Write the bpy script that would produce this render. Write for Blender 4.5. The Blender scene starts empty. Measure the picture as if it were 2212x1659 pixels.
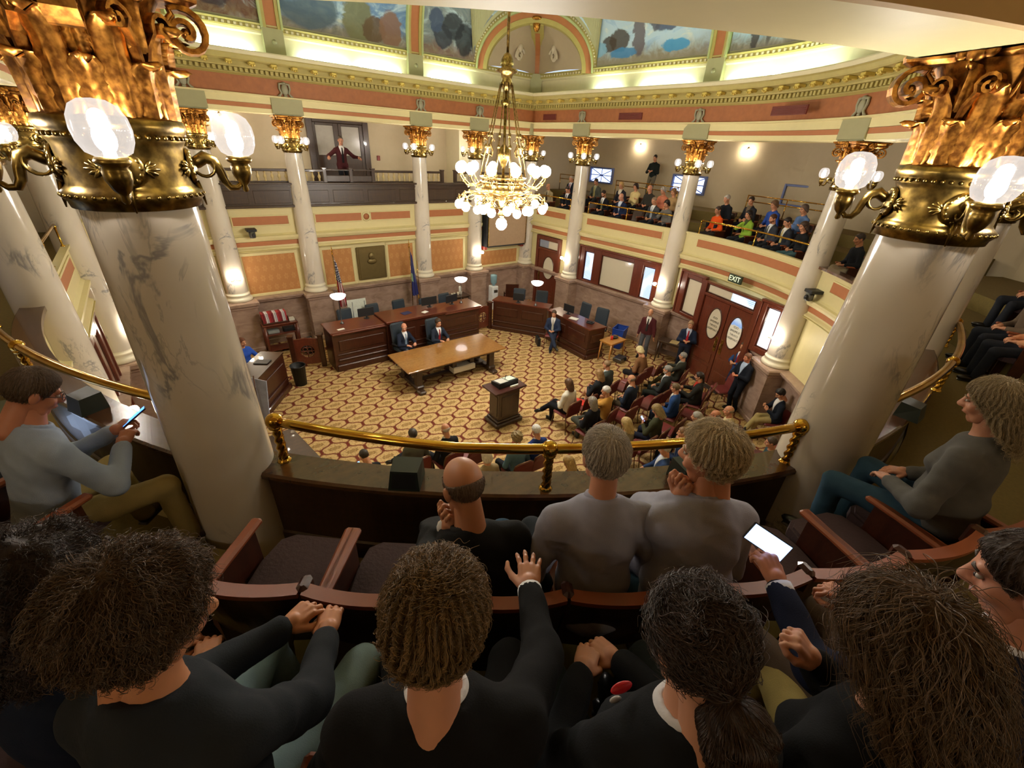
import bpy, bmesh, math, random
import numpy as np
from mathutils import Vector, Matrix
random.seed(7); rng = np.random.default_rng(7)
sc = bpy.context.scene
COLL = sc.collection
PI = math.pi
def rad(d): return d * PI / 180.0
# ---------------------------------------------------------------- camera, world, exposure
cam_d = bpy.data.cameras.new('camera'); cam = bpy.data.objects.new('camera', cam_d); COLL.objects.link(cam)
_r = Vector((0.79040, -0.61019, 0.05415)); _f = Vector((0.54977, 0.68106, -0.48354))
_f.normalize(); _u = _f.cross(_r) * -1; _u.normalize(); _r = _f.cross(_u)
cam.matrix_world = Matrix(((_r.x, _u.x, -_f.x, -5.437), (_r.y, _u.y, -_f.y, -14.875), (_r.z, _u.z, -_f.z, 6.052), (0, 0, 0, 1)))
cam_d.sensor_width = 36.0; cam_d.lens = 36.0 * 923.7 / 2212.0; cam_d.clip_start = 0.02; cam_d.clip_end = 200
sc.camera = cam
world = bpy.data.worlds.new('world'); sc.world = world; world.use_nodes = True
world.node_tree.nodes['Background'].inputs['Color'].default_value = (0.55, 0.7, 1.0, 1)
world.node_tree.nodes['Background'].inputs['Strength'].default_value = 1.0
sc.view_settings.view_transform = 'Standard'; sc.view_settings.look = 'None'
sc.view_settings.gamma = 1.0; sc.view_settings.use_curve_mapping = False
sc.view_settings.exposure = 0.4
sc.cycles.use_denoising = True
sc.cycles.max_bounces = 7; sc.cycles.diffuse_bounces = 4; sc.cycles.glossy_bounces = 3; sc.cycles.transparent_max_bounces = 8; sc.cycles.transmission_bounces = 4
sc.cycles.caustics_reflective = False; sc.cycles.caustics_refractive = False
sc.cycles.sample_clamp_indirect = 6.0
GLOBE_W, CHAND_W, COVE_W, SCONCE_W = 400.0, 420.0, 26.0, 330.0   # lamp radiances
# ---------------------------------------------------------------- helpers
def hexc(h):
    h = h.lstrip('#'); v = [int(h[i:i + 2], 16) / 255 for i in (0, 2, 4)]
    return tuple((c / 12.92 if c <= 0.04045 else ((c + 0.055) / 1.055) ** 2.4) for c in v)
class G:
    "node graph builder for one material"
    def __init__(s, m):
        m.use_nodes = True; s.t = m.node_tree; s.n = s.t.nodes; s.L = s.t.links
        s.b = s.n['Principled BSDF']; s.out = s.n['Material Output']
    def put(s, sock, v):
        if hasattr(v, 'is_output'): s.L.new(v, sock)
        elif isinstance(v, (tuple, list)): sock.default_value = tuple(v) + ((1,) if len(v) == 3 and sock.type == 'RGBA' else ())
        else: sock.default_value = v
    def m(s, op, a, b=None, c=None):
        n = s.n.new('ShaderNodeMath'); n.operation = op
        for i, v in enumerate((a, b, c)):
            if v is not None: s.put(n.inputs[i], v)
        return n.outputs[0]
    def mix(s, f, a, b, mode='MIX'):
        n = s.n.new('ShaderNodeMix'); n.data_type = 'RGBA'; n.blend_type = mode
        s.put(n.inputs['Factor'], f); s.put(n.inputs[6], a); s.put(n.inputs[7], b); return n.outputs[2]
    def coord(s, k='Object'): return s.n.new('ShaderNodeTexCoord').outputs[k]
    def xyz(s, v):
        n = s.n.new('ShaderNodeSeparateXYZ'); s.L.new(v, n.inputs[0]); return n.outputs
    def vec(s, x, y, z):
        n = s.n.new('ShaderNodeCombineXYZ'); s.put(n.inputs[0], x); s.put(n.inputs[1], y); s.put(n.inputs[2], z); return n.outputs[0]
    def map(s, v, scale=(1, 1, 1), rot=(0, 0, 0), loc=(0, 0, 0)):
        n = s.n.new('ShaderNodeMapping'); s.L.new(v, n.inputs[0]); n.inputs['Scale'].default_value = scale; n.inputs['Rotation'].default_value = rot; n.inputs['Location'].default_value = loc; return n.outputs[0]
    def noise(s, v, sc_=5, det=3, rough=.5, dist=0):
        n = s.n.new('ShaderNodeTexNoise'); s.L.new(v, n.inputs['Vector']); n.inputs['Scale'].default_value = sc_; n.inputs['Detail'].default_value = det; n.inputs['Roughness'].default_value = rough; n.inputs['Distortion'].default_value = dist; return n.outputs['Fac']
    def vor(s, v, sc_=5):
        n = s.n.new('ShaderNodeTexVoronoi'); s.L.new(v, n.inputs['Vector']); n.inputs['Scale'].default_value = sc_; return n.outputs['Distance']
    def ramp(s, f, stops):
        n = s.n.new('ShaderNodeValToRGB'); s.put(n.inputs[0], f); e = n.color_ramp.elements
        while len(e) < len(stops): e.new(.5)
        for q, (p, c) in zip(e, stops): q.position = p; q.color = tuple(c) + (1,)
        return n.outputs[0]
    def sstep(s, lo, hi, x):
        n = s.n.new('ShaderNodeMapRange'); n.interpolation_type = 'SMOOTHSTEP'; s.put(n.inputs[0], x); n.inputs[1].default_value = lo; n.inputs[2].default_value = hi; return n.outputs[0]
    def bump(s, h, st=.3, d=.01):
        n = s.n.new('ShaderNodeBump'); s.L.new(h, n.inputs['Height']); n.inputs['Strength'].default_value = st; n.inputs['Distance'].default_value = d; s.L.new(n.outputs[0], s.b.inputs['Normal'])
    def col(s, c): s.put(s.b.inputs['Base Color'], c)
    def set(s, rough=None, metal=None, spec=None, coat=None, sheen=None):
        for k, v in (('Roughness', rough), ('Metallic', metal), ('Specular IOR Level', spec), ('Coat Weight', coat), ('Sheen Weight', sheen)):
            if v is not None: s.put(s.b.inputs[k], v)
MATS = {}
def mat(key, color, rough=.6, metal=0, spec=.5, vary=.12, scale=8, bump=0, bscale=60, coat=0, sheen=0):
    "plain material with slight colour variation and fine relief"
    if key in MATS: return MATS[key]
    m = bpy.data.materials.new(key); g = G(m); c = hexc(color) if isinstance(color, str) else color
    v = g.coord(); n = g.noise(v, scale, 2)
    lo = tuple(x * (1 - vary) for x in c); hi = tuple(min(1, x * (1 + vary)) for x in c)
    g.col(g.mix(n, lo, hi)); g.set(rough, metal, spec, coat, sheen)
    if bump: g.bump(g.noise(v, bscale, 3), bump)
    MATS[key] = m; return m
def emis(key, color, strength, shown=None):
    if key in MATS: return MATS[key]
    m = bpy.data.materials.new(key); g = G(m); c = hexc(color) if isinstance(color, str) else color
    g.col((0.8, 0.8, 0.8)); g.put(g.b.inputs['Emission Color'], c); g.b.inputs['Emission Strength'].default_value = strength
    MATS[key] = m; return m
class MB:
    "collects shapes into one mesh"
    def __init__(s): s.v = []; s.f = []; s.mi = []; s.sm = []
    def add(s, vs, fs, mi=0, smooth=False):
        o = len(s.v); s.v += [tuple(p) for p in vs]
        for f in fs: s.f.append(tuple(i + o for i in f)); s.mi.append(mi); s.sm.append(smooth)
        return s
    def box(s, c, d, rz=0, mi=0, M=None, bev=0):
        x, y, z = (k / 2 for k in d); b = min(bev, x * .9, y * .9, z * .9)
        if b <= 0:
            P = [Vector((i * x, j * y, k * z)) for i in (-1, 1) for j in (-1, 1) for k in (-1, 1)]
            F = [(0, 1, 3, 2), (4, 6, 7, 5), (0, 4, 5, 1), (2, 3, 7, 6), (0, 2, 6, 4), (1, 5, 7, 3)]
        else:
            P = []; F = []
            for k, (ix, iy) in ((-z, (b, b)), (-z + b, (0, 0)), (z - b, (0, 0)), (z, (b, b))):
                X, Y = x - ix, y - iy; q = b if ix == 0 else b * .3
                P += [Vector(t + (k,)) for t in ((-X, -Y + q), (-X + q, -Y), (X - q, -Y), (X, -Y + q), (X, Y - q), (X - q, Y), (-X + q, Y), (-X, Y - q))]
            for r in range(3):
                for i in range(8): F.append((r * 8 + i, r * 8 + (i + 1) % 8, r * 8 + 8 + (i + 1) % 8, r * 8 + 8 + i))
            F += [tuple(range(7, -1, -1)), tuple(range(24, 32))]
        T = Matrix.Translation(c) @ Matrix.Rotation(rz, 4, 'Z')
        if M is not None: T = M @ T
        return s.add([T @ p for p in P], F, mi)
    def prism(s, poly, z0, z1, mi=0):
        n = len(poly)
        return s.add([(x, y, z0) for x, y in poly] + [(x, y, z1) for x, y in poly], [tuple(range(n - 1, -1, -1)), tuple(range(n, 2 * n))] + [(i, (i + 1) % n, n + (i + 1) % n, n + i) for i in range(n)], mi)
    def lathe(s, prof, n=16, c=(0, 0, 0), mi=0, smooth=True, M=None, a0=0, a1=2 * PI, sq=1):
        full = abs(a1 - a0 - 2 * PI) < 1e-6; k = n if full else n + 1; vs = []
        for r, z in prof:
            for i in range(k):
                a = a0 + (a1 - a0) * i / n; p = Vector((c[0] + r * math.cos(a), c[1] + r * math.sin(a) * sq, c[2] + z)); vs.append(M @ p if M is not None else p)
        fs = [(j * k + i, j * k + (i + 1) % k, (j + 1) * k + (i + 1) % k, (j + 1) * k + i) for j in range(len(prof) - 1) for i in range(n)]
        return s.add(vs, fs, mi, smooth)
    def tube(s, pts, r, n=8, mi=0, smooth=True, caps=True, flat=1.0):
        pts = [Vector(p) for p in pts]; R = r if isinstance(r, (list, tuple)) else [r] * len(pts); vs = []; fs = []
        up = None
        for i, p in enumerate(pts):
            t = (pts[min(i + 1, len(pts) - 1)] - pts[max(i - 1, 0)]).normalized()
            if up is None:
                up = Vector((0, 0, 1)) if abs(t.z) < .9 else Vector((1, 0, 0))
            a = t.cross(up)
            if a.length < 1e-4: a = t.orthogonal()
            a.normalize(); b = a.cross(t); up = b
            for k in range(n): q = 2 * PI * k / n; vs.append(p + a * (R[i] * math.cos(q)) + b * (R[i] * flat * math.sin(q)))
        for i in range(len(pts) - 1):
            for k in range(n): fs.append((i * n + k, i * n + (k + 1) % n, i * n + n + (k + 1) % n, i * n + n + k))
        if caps: fs += [tuple(range(n - 1, -1, -1)), tuple(range((len(pts) - 1) * n, len(pts) * n))]
        return s.add(vs, fs, mi, smooth)
    def ball(s, c, r, nu=16, nv=10, mi=0, M=None):
        r = (r, r, r) if not isinstance(r, (tuple, list)) else r; T = Matrix.Translation(c) if M is None else Matrix.Translation(c) @ M
        vs = [T @ Vector((0, 0, -r[2]))]; fs = []
        for j in range(1, nv):
            a = -PI / 2 + PI * j / nv
            for i in range(nu): b = 2 * PI * i / nu; vs.append(T @ Vector((r[0] * math.cos(a) * math.cos(b), r[1] * math.cos(a) * math.sin(b), r[2] * math.sin(a))))
        vs.append(T @ Vector((0, 0, r[2]))); e = len(vs) - 1
        for i in range(nu): fs.append((0, 1 + (i + 1) % nu, 1 + i)); fs.append((e, e - nu + i, e - nu + (i + 1) % nu))
        for j in range(nv - 2):
            for i in range(nu): fs.append((1 + j * nu + i, 1 + j * nu + (i + 1) % nu, 1 + (j + 1) * nu + (i + 1) % nu, 1 + (j + 1) * nu + i))
        return s.add(vs, fs, mi, True)
    def sweep(s, prof, path, closed=False, mi=0, endcaps=True, smooth=False, pclosed=False):
        "profile [(outward offset, z)] along a plan path; outward = left of travel"
        n = len(path); P = [Vector((a, b)) for a, b in path]; vs = []
        for i in range(n):
            d = []
            if closed or i > 0: d.append((P[i] - P[i - 1]).normalized())
            if closed or i < n - 1: d.append((P[(i + 1) % n] - P[i]).normalized())
            nn = [Vector((-q.y, q.x)) for q in d]
            m_ = nn[0] if len(nn) == 1 else (nn[0] + nn[1]) / max(.3, 1 + nn[0].dot(nn[1]))
            for o, z in prof: vs.append((P[i].x + m_.x * o, P[i].y + m_.y * o, z))
        k = len(prof); fs = []
        for i in range(n if closed else n - 1):
            j = (i + 1) % n
            for q in range(k if pclosed else k - 1): fs.append((i * k + q, i * k + (q + 1) % k, j * k + (q + 1) % k, j * k + q))
        if endcaps and not closed and pclosed: fs += [tuple(range(k)), tuple(range((n - 1) * k + k - 1, (n - 1) * k - 1, -1))]
        return s.add(vs, fs, mi, smooth)
    def build(s, name, m, parent=None, loc=None):
        me = bpy.data.meshes.new(name); me.from_pydata(s.v, [], s.f)
        for x in (m if isinstance(m, (list, tuple)) else [m]): me.materials.append(x)
        if len(s.f):
            me.polygons.foreach_set('material_index', s.mi); me.polygons.foreach_set('use_smooth', s.sm)
        me.update()
        return link(name, me, parent, loc)
KID = {}
def link(name, data, parent=None, loc=None):
    o = bpy.data.objects.new(name, data); COLL.objects.link(o)
    if parent is not None: o.parent = parent; KID.setdefault(parent.name, []).append(o)
    if loc is not None: o.location = loc
    return o
def tag(o, label, cat, group=None, kind=None):
    o['label'] = label; o['category'] = cat
    if group: o['group'] = group
    if kind: o['kind'] = kind
    return o
def thing(name, label, cat, loc=(0, 0, 0), rz=0, group=None):
    o = link(name, None); o.location = loc; o.rotation_euler = (0, 0, rz); o.empty_display_size = .1
    return tag(o, label, cat, group)
def struct(o): o['kind'] = 'structure'; return o
def dup(root, loc, rz, label=None, group=None):
    "a copy of a thing with copies of its parts and sub-parts"
    def cp(o, par):
        c = o.copy(); COLL.objects.link(c)
        if par is not None: c.parent = par; KID.setdefault(par.name, []).append(c)
        for ch in KID.get(o.name, ()): cp(ch, c)
        return c
    r = cp(root, None); r.location = loc; r.rotation_euler = (0, 0, rz)
    if label: r['label'] = label
    if group: r['group'] = group
    return r
def inst(o, parent, M=None, name=None):
    "a linked copy of a single mesh object under a parent"
    c = bpy.data.objects.new(name or o.name.split('.')[0], o.data); COLL.objects.link(c); c.parent = parent
    if parent is not None: KID.setdefault(parent.name, []).append(c)
    if M is not None: c.matrix_local = M
    return c
def rot2(x, y, a): return (x * math.cos(a) - y * math.sin(a), x * math.sin(a) + y * math.cos(a))
# ---------------------------------------------------------------- materials of the room
def carpet_mat():
    m = bpy.data.materials.new('carpet'); g = G(m); p = g.coord(); X = g.xyz(p)
    wob = g.noise(p, 9, 2); x = g.m('ADD', X[0], g.m('MULTIPLY', g.m('SUBTRACT', wob, .5), .03)); y = X[1]
    a = g.m('ADD', g.m('DIVIDE', x, .57), g.m('DIVIDE', y, .60)); b = g.m('SUBTRACT', g.m('DIVIDE', x, .57), g.m('DIVIDE', y, .60))
    sa = g.m('MULTIPLY', g.m('SINE', g.m('MULTIPLY', b, 2 * PI)), .09); sb = g.m('MULTIPLY', g.m('SINE', g.m('MULTIPLY', a, 2 * PI)), .09)
    fa = g.m('SUBTRACT', g.m('FRACT', g.m('ADD', g.m('ADD', a, sa), 100.0)), .5); fb = g.m('SUBTRACT', g.m('FRACT', g.m('ADD', g.m('ADD', b, sb), 100.0)), .5)
    ea = g.m('SUBTRACT', .5, g.m('ABSOLUTE', fa)); eb = g.m('SUBTRACT', .5, g.m('ABSOLUTE', fb))
    edge = g.m('MINIMUM', ea, eb); knot = g.m('MAXIMUM', ea, eb)
    line = g.m('SUBTRACT', 1.0, g.sstep(.035, .075, edge)); kn = g.m('SUBTRACT', 1.0, g.sstep(.10, .14, knot))
    r = g.m('SQRT', g.m('ADD', g.m('MULTIPLY', fa, fa), g.m('MULTIPLY', fb, fb))); an = g.m('ARCTAN2', fa, fb)
    rr = g.m('ADD', r, g.m('MULTIPLY', g.m('SINE', g.m('MULTIPLY', an, 8.0)), .025))
    med = g.m('SUBTRACT', 1.0, g.sstep(.19, .24, rr)); ring = g.m('SUBTRACT', 1.0, g.sstep(.02, .035, g.m('ABSOLUTE', g.m('SUBTRACT', rr, .15)))); core = g.m('SUBTRACT', 1.0, g.sstep(.05, .08, rr))
    leaf = g.sstep(.52, .6, g.noise(p, 26, 3))
    c = g.mix(leaf, hexc('#c6a672'), hexc('#a5875a'))
    c = g.mix(g.m('MULTIPLY', med, .75), c, hexc('#a98a55')); c = g.mix(g.m('MULTIPLY', ring, .7), c, hexc('#6d4a2e')); c = g.mix(g.m('MULTIPLY', core, .6), c, hexc('#7d5a38'))
    c = g.mix(g.m('MULTIPLY', kn, .8), c, hexc('#5a241c')); c = g.mix(g.m('MULTIPLY', line, .88), c, hexc('#66261f'))
    g.col(c); g.set(.95, 0, .1); g.bump(g.noise(p, 300, 2), .3, .004); return m
def marble_white():
    m = bpy.data.materials.new('white_marble'); g = G(m); p = g.map(g.coord(), (1, 1, .55), (.5, .35, 0))
    n1 = g.noise(p, 1.6, 6, .62, 1.6); v1 = g.m('SUBTRACT', 1.0, g.sstep(0, .035, g.m('ABSOLUTE', g.m('SUBTRACT', n1, .5))))
    n2 = g.noise(g.map(g.coord(), (1, 1, .4), (.2, .9, .3)), 4.2, 5, .6, 1.2); v2 = g.m('SUBTRACT', 1.0, g.sstep(0, .03, g.m('ABSOLUTE', g.m('SUBTRACT', n2, .47))))
    c = g.mix(g.noise(p, 2.5, 3), hexc('#d8d0c2'), hexc('#c3b7a5'))
    msk = g.sstep(.5, .62, g.noise(p, 1.9, 3))
    c = g.mix(g.m('MULTIPLY', g.m('MULTIPLY', v1, msk), .75), c, hexc('#76767c')); c = g.mix(g.m('MULTIPLY', g.m('MULTIPLY', v2, msk), .45), c, hexc('#8a8680'))
    g.col(c); g.set(.13, 0, .5); return m
def marble_pink():
    m = bpy.data.materials.new('brown_marble'); g = G(m); p = g.coord()
    n = g.noise(g.map(p, (1, 1, 2.2)), 2.2, 5, .6, .8); c = g.ramp(n, [(.25, hexc('#82695a')), (.5, hexc('#9c8272')), (.75, hexc('#b09684'))])
    g.col(c); g.set(.22, 0, .5); return m
def damask_mat():
    m = bpy.data.materials.new('damask'); g = G(m); X = g.xyz(g.coord()); a = g.m('DIVIDE', X[0], .22); b = g.m('DIVIDE', X[2], .30)
    row = g.m('FLOOR', b); fx = g.m('SUBTRACT', g.m('FRACT', g.m('ADD', g.m('ADD', a, g.m('MULTIPLY', row, .5)), 50.0)), .5); fz = g.m('SUBTRACT', g.m('FRACT', g.m('ADD', b, 50.0)), .5)
    r = g.m('SQRT', g.m('ADD', g.m('MULTIPLY', fx, fx), g.m('MULTIPLY', g.m('MULTIPLY', fz, fz), .8))); an = g.m('ARCTAN2', fz, fx)
    rr = g.m('ADD', r, g.m('MULTIPLY', g.m('SINE', g.m('MULTIPLY', an, 6.0)), .06)); f = g.m('SUBTRACT', 1.0, g.sstep(.22, .32, rr)); f2 = g.m('SUBTRACT', 1.0, g.sstep(.08, .14, rr))
    c = g.mix(g.m('MULTIPLY', f, .5), hexc('#b07a48'), hexc('#c4935a')); c = g.mix(g.m('MULTIPLY', f2, .4), c, hexc('#a8703f')); g.col(c); g.set(.7, 0, .3); return m
def wood_mat(key, c1, c2, rough=.3, sc_=1.0, coat=.3):
    if key in MATS: return MATS[key]
    m = bpy.data.materials.new(key); g = G(m); p = g.map(g.coord(), (sc_ * 2, sc_ * 26, sc_ * 26)); n = g.noise(p, 1, 4, .6, .6); q = g.noise(g.map(g.coord(), (sc_ * 26, sc_ * 26, sc_ * 2.5)), 1, 3, .6, .4)
    g.col(g.ramp(g.m('MULTIPLY', g.m('ADD', n, q), .5), [(.3, hexc(c1)), (.7, hexc(c2))])); g.set(rough, 0, .5, coat); MATS[key] = m; return m
def gold_mat(key, c, dark, rough=.32, metal=1.0, sc_=40):
    m = bpy.data.materials.new(key); g = G(m); n = g.noise(g.coord(), sc_, 3); g.col(g.mix(g.sstep(.3, .75, n), hexc(dark), hexc(c))); g.set(rough, metal); g.bump(n, .25, .006); return m
def glass_globe():
    m = bpy.data.materials.new('lamp_glass'); g = G(m); n = g.n
    tr = n.new('ShaderNodeBsdfTransparent'); em = n.new('ShaderNodeEmission'); gl = n.new('ShaderNodeBsdfGlossy'); gl.inputs['Roughness'].default_value = .08
    em.inputs[0].default_value = (1, .9, .82, 1); em.inputs[1].default_value = .8
    lw = n.new('ShaderNodeLayerWeight'); lw.inputs[0].default_value = .35
    nz = g.noise(g.map(g.coord(), (30, 30, 8)), 2, 2)
    m1 = n.new('ShaderNodeMixShader'); g.put(m1.inputs[0], g.m('ADD', .32, g.m('ADD', g.m('MULTIPLY', lw.outputs['Facing'], .35), g.m('MULTIPLY', nz, .2)))); g.L.new(tr.outputs[0], m1.inputs[1]); g.L.new(em.outputs[0], m1.inputs[2])
    m2 = n.new('ShaderNodeMixShader'); m2.inputs[0].default_value = .08; g.L.new(m1.outputs[0], m2.inputs[1]); g.L.new(gl.outputs[0], m2.inputs[2]); g.L.new(m2.outputs[0], g.out.inputs[0]); return m
def mural_mat(key, sky1, sky2, land, figs, seed):
    m = bpy.data.materials.new(key); g = G(m); p = g.coord(); X = g.xyz(p)
    n = g.noise(g.map(p, (1, 1, 1.5), loc=(seed, 0, seed)), 1.3, 6, .62, .9); n2 = g.noise(g.map(p, (1, 1, 1), loc=(seed * 3, 0, 2)), 3.4, 5, .65, 1.1)
    c = g.ramp(n, [(.3, hexc(sky1)), (.48, hexc(sky2)), (.6, hexc('#a9bccb')), (.75, hexc('#d5d0c0'))])
    z = g.m('ADD', X[2], g.m('MULTIPLY', g.m('SUBTRACT', n2, .5), .5)); c = g.mix(g.m('MULTIPLY', g.m('SUBTRACT', 1.0, g.sstep(8.55, 8.95, z)), .85), c, g.ramp(n2, [(.3, hexc(land)), (.7, hexc('#8f7f63'))]))
    for (fx, fz, rx, rz, col) in figs:
        dx = g.m('DIVIDE', g.m('ADD', g.m('SUBTRACT', X[0], fx), g.m('MULTIPLY', g.m('SUBTRACT', n2, .5), .35)), rx); dz = g.m('DIVIDE', g.m('ADD', g.m('SUBTRACT', X[2], fz), g.m('MULTIPLY', g.m('SUBTRACT', n, .5), .3)), rz)
        d = g.m('ADD', g.m('MULTIPLY', dx, dx), g.m('MULTIPLY', dz, dz)); c = g.mix(g.m('MULTIPLY', g.m('SUBTRACT', 1.0, g.sstep(.7, 1.1, d)), .9), c, hexc(col))
    g.col(c); g.set(.6, 0, .25); return m
M_CARPET = carpet_mat(); M_MARBLE = marble_white(); M_PINK = marble_pink(); M_DAMASK = damask_mat()
M_CREAM = mat('cream_paint', '#d2c591', .55, vary=.04); M_PALE = mat('pale_plaster', '#cfc4a0', .6, vary=.05)
M_ORANGE = mat('terracotta_paint', '#a9693f', .6, vary=.08); M_FRIEZE = mat('frieze_paint', '#9a5c33', .6, vary=.25, scale=9, bump=.25, bscale=14)
M_GREEN = mat('green_gold_paint', '#a99a58', .5, vary=.10); M_SAGE = mat('sage_paint', '#9b9670', .55, vary=.06)
M_WALLG = mat('gallery_wall_paint', '#b8a888', .7, vary=.04); M_CEIL = mat('tan_ceiling', '#c0a06a', .7, vary=.05); M_SOFF = mat('white_plaster', '#d9cdbb', .7, vary=.03)
M_MAHOG = wood_mat('mahogany', '#2c130a', '#4a2415', .3); M_RED = wood_mat('red_wood', '#4a2015', '#6e3421', .3); M_OAK = wood_mat('oak_table', '#7d5426', '#9a6c36', .16, .7, .6); M_DARKW = wood_mat('dark_walnut', '#2a1b14', '#44301f', .35); M_TAN = wood_mat('tan_wood', '#a9712f', '#bf8741', .35)
M_LEDGEW = wood_mat('ledge_wood', '#3a2112', '#5c3a20', .2, .5, .5)
M_GOLD = gold_mat('gold_leaf', '#cf9140', '#6e4218', .38, .92, 30); M_BRONZE = gold_mat('aged_bronze', '#a08546', '#574522', .3, 1, 18); M_BRASS = gold_mat('polished_brass', '#dcb04a', '#b98a34', .14, 1, 6)
M_DBRASS = gold_mat('dull_brass', '#b79a5c', '#6f5730', .3, 1, 30)
M_GLASS = glass_globe(); M_BULB = emis('lamp_bulb', (1, .92, .81), GLOBE_W); M_OPAL = emis('opal_globe', (1, .93, .83), CHAND_W * .2); M_SHADE = emis('sconce_shade', (1, .88, .70), SCONCE_W * .2); M_COVE = emis('cove_tube', (.78, 1.0, .80), COVE_W * 2.2)
M_DAY = emis('daylit_pane', (.5, .66, 1.0), 2.0); M_PANE = mat('blind_pane', '#c9bfa8', .06, 0, .5, .03); M_BLACK = mat('black_plastic', '#15171a', .45); M_LEATHER = mat('blue_grey_leather', '#2b343d', .45, vary=.1); M_WHITE = mat('white_paper', '#e2e0d6', .7, vary=.03)
M_BURG = mat('burgundy_vinyl', '#6b2724', .5, vary=.1); M_OLIVE = mat('olive_carpet', '#6a5a2c', .95, vary=.2, scale=30); M_PLUM = mat('plum_upholstery', '#3a2627', .85, vary=.15, scale=20, bump=.2); M_STEEL = mat('grey_metal', '#6a6a6a', .3, .9)
# ---------------------------------------------------------------- plan of the room
COL = dict(A0=(-6.9, 0), A1=(-4.21, 0), A2=(-1.98, 0), A3=(1.98, 0), A4=(4.22, 0), A5=(6.9, 0), B1=(7.02, -2.74), B2=(7.31, -6.94), B3=(5.97, -11.34), R2=(1.95, -14.05), RB=(-1.985, -14.297), LB=(-5.502, -12.006), L2=(-6.89, -7.37), L3=(-6.93, -3.16))
COLW = dict(COL, RB=(-1.74, -14.256), LB=(-5.507, -11.806))   # parapet line beside the two near columns
ORD = ['A0', 'A1', 'A2', 'A3', 'A4', 'A5', 'B1', 'B2', 'B3', 'R2', 'RB', 'LB', 'L2', 'L3']
OX, OY = 0.15, -7.05
def polar(r, deg): return (OX + r * math.cos(rad(deg)), OY + r * math.sin(rad(deg)))
def ang(p): return math.degrees(math.atan2(p[1] - OY, p[0] - OX))
def arc(a, b, n=10, last=True, D=COLW):
    P, Q = D[a], D[b]; a0, a1 = ang(P), ang(Q)
    if a1 > a0 + 1: a1 -= 360
    r0, r1 = math.hypot(P[0] - OX, P[1] - OY), math.hypot(Q[0] - OX, Q[1] - OY)
    return [polar(r0 + (r1 - r0) * i / n, a0 + (a1 - a0) * i / n) for i in range(n + (1 if last else 0))]
P_BACK = [COL['A0'], COL['A5']]
P_RIGHT = [COL['A5'], COL['B1']] + arc('B2', 'B3', 10)
P_FRONT = arc('B3', 'R2', 10, False) + arc('R2', 'RB', 8, False) + arc('RB', 'LB', 14)
P_LEFT = arc('LB', 'L2', 12) + [COL['L3'], COL['A0']]
P_ALL = P_BACK[:1] + P_RIGHT + arc('B3', 'R2', 10, D=COL)[1:] + arc('R2', 'RB', 8, D=COL)[1:] + arc('RB', 'LB', 14, D=COL)[1:] + arc('LB', 'L2', 12, D=COL)[1:] + [COL['L3']]
#P_ALL = P_BACK[:1] + P_RIGHT + P_FRONT[1:] + P_LEFT[1:-1]
def baym(a, b, off=0.0):
    P, Q = Vector(COL[a] + (0,)), Vector(COL[b] + (0,)); t = (Q - P).normalized(); n = Vector((-t.y, t.x, 0))
    M = Matrix((t, n, (0, 0, 1))).transposed().to_4x4(); M.translation = P + n * off; return M
# ---------------------------------------------------------------- chamber floor and walls
b = MB(); b.prism([(p[0] * 1.03, p[1] * 1.02 + .1) for p in P_ALL], -.15, 0); struct(b.build('floor', M_CARPET))
WALLS = {}
for nm, path in (('wall_back', P_BACK), ('wall_right', P_RIGHT), ('wall_front', P_FRONT), ('wall_left', P_LEFT)):
    top = 4.17 if nm == 'wall_back' else 4.06
    b = MB(); b.sweep([(.30, 0), (.12, 0), (.12, 2.93), (.02, 2.945), (.0, 2.98), (.0, 3.02), (.06, 3.06), (.07, 3.10), (.07, 3.225), (-.02, 3.25), (-.06, 3.32), (-.07, 3.385), (.0, 3.40), (.05, 3.44), (.05, top - .06), (.01, top - .05), (.0, top), (.115, top), (.115, 3.35), (.30, 3.35)], path, pclosed=True)
    w = struct(b.build(nm, M_CREAM)); WALLS[nm] = w
    b = MB(); b.sweep([(.13, 0), (.06, 0), (.06, .14), (.08, .16), (.08, 1.40), (.13, 1.40)], path, pclosed=True); b.build('wainscot', M_PINK, w)
    b = MB(); b.sweep([(.13, 1.38), (.06, 1.38), (.03, 1.42), (-.05, 1.45), (-.06, 1.50), (-.13, 1.53), (-.13, 1.58), (.13, 1.60)], path, pclosed=True); b.build('ledge', M_PINK, w)
    b = MB(); b.sweep([(.08, 3.10), (.052, 3.10), (.052, 3.222), (.08, 3.222)], path, pclosed=True); b.build('painted_stripe', M_ORANGE, w)
    b = MB(); b.sweep([(.04, 2.965), (-.02, 2.97), (-.02, 2.985), (.04, 2.99)], path, pclosed=True); b.build('molding', M_GREEN, w)
for k in ORD:   # marble pedestals under the columns
    x, y = COL[k]; rz = 0 if k[0] == 'A' else math.atan2(OY - y, OX - x) + PI / 2 if k not in ('B1', 'B2', 'L2', 'L3') else PI / 2
    w = WALLS['wall_back' if k[0] == 'A' else 'wall_right' if k[0] == 'B' else 'wall_left' if k in ('L2', 'L3') else 'wall_front']
    b = MB(); T = Matrix.Translation((x, y, 0)) @ Matrix.Rotation(rz, 4, 'Z')
    b.box((0, 0, .69), (.74, .74, 1.38), M=T); b.box((0, 0, .07), (.82, .82, .14), M=T, bev=.02); b.box((0, 0, 1.42), (.80, .80, .08), M=T, bev=.02); b.box((0, 0, 1.53), (.90, .90, .14), M=T, bev=.03)
    b.build('pedestal', M_PINK, w)
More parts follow.
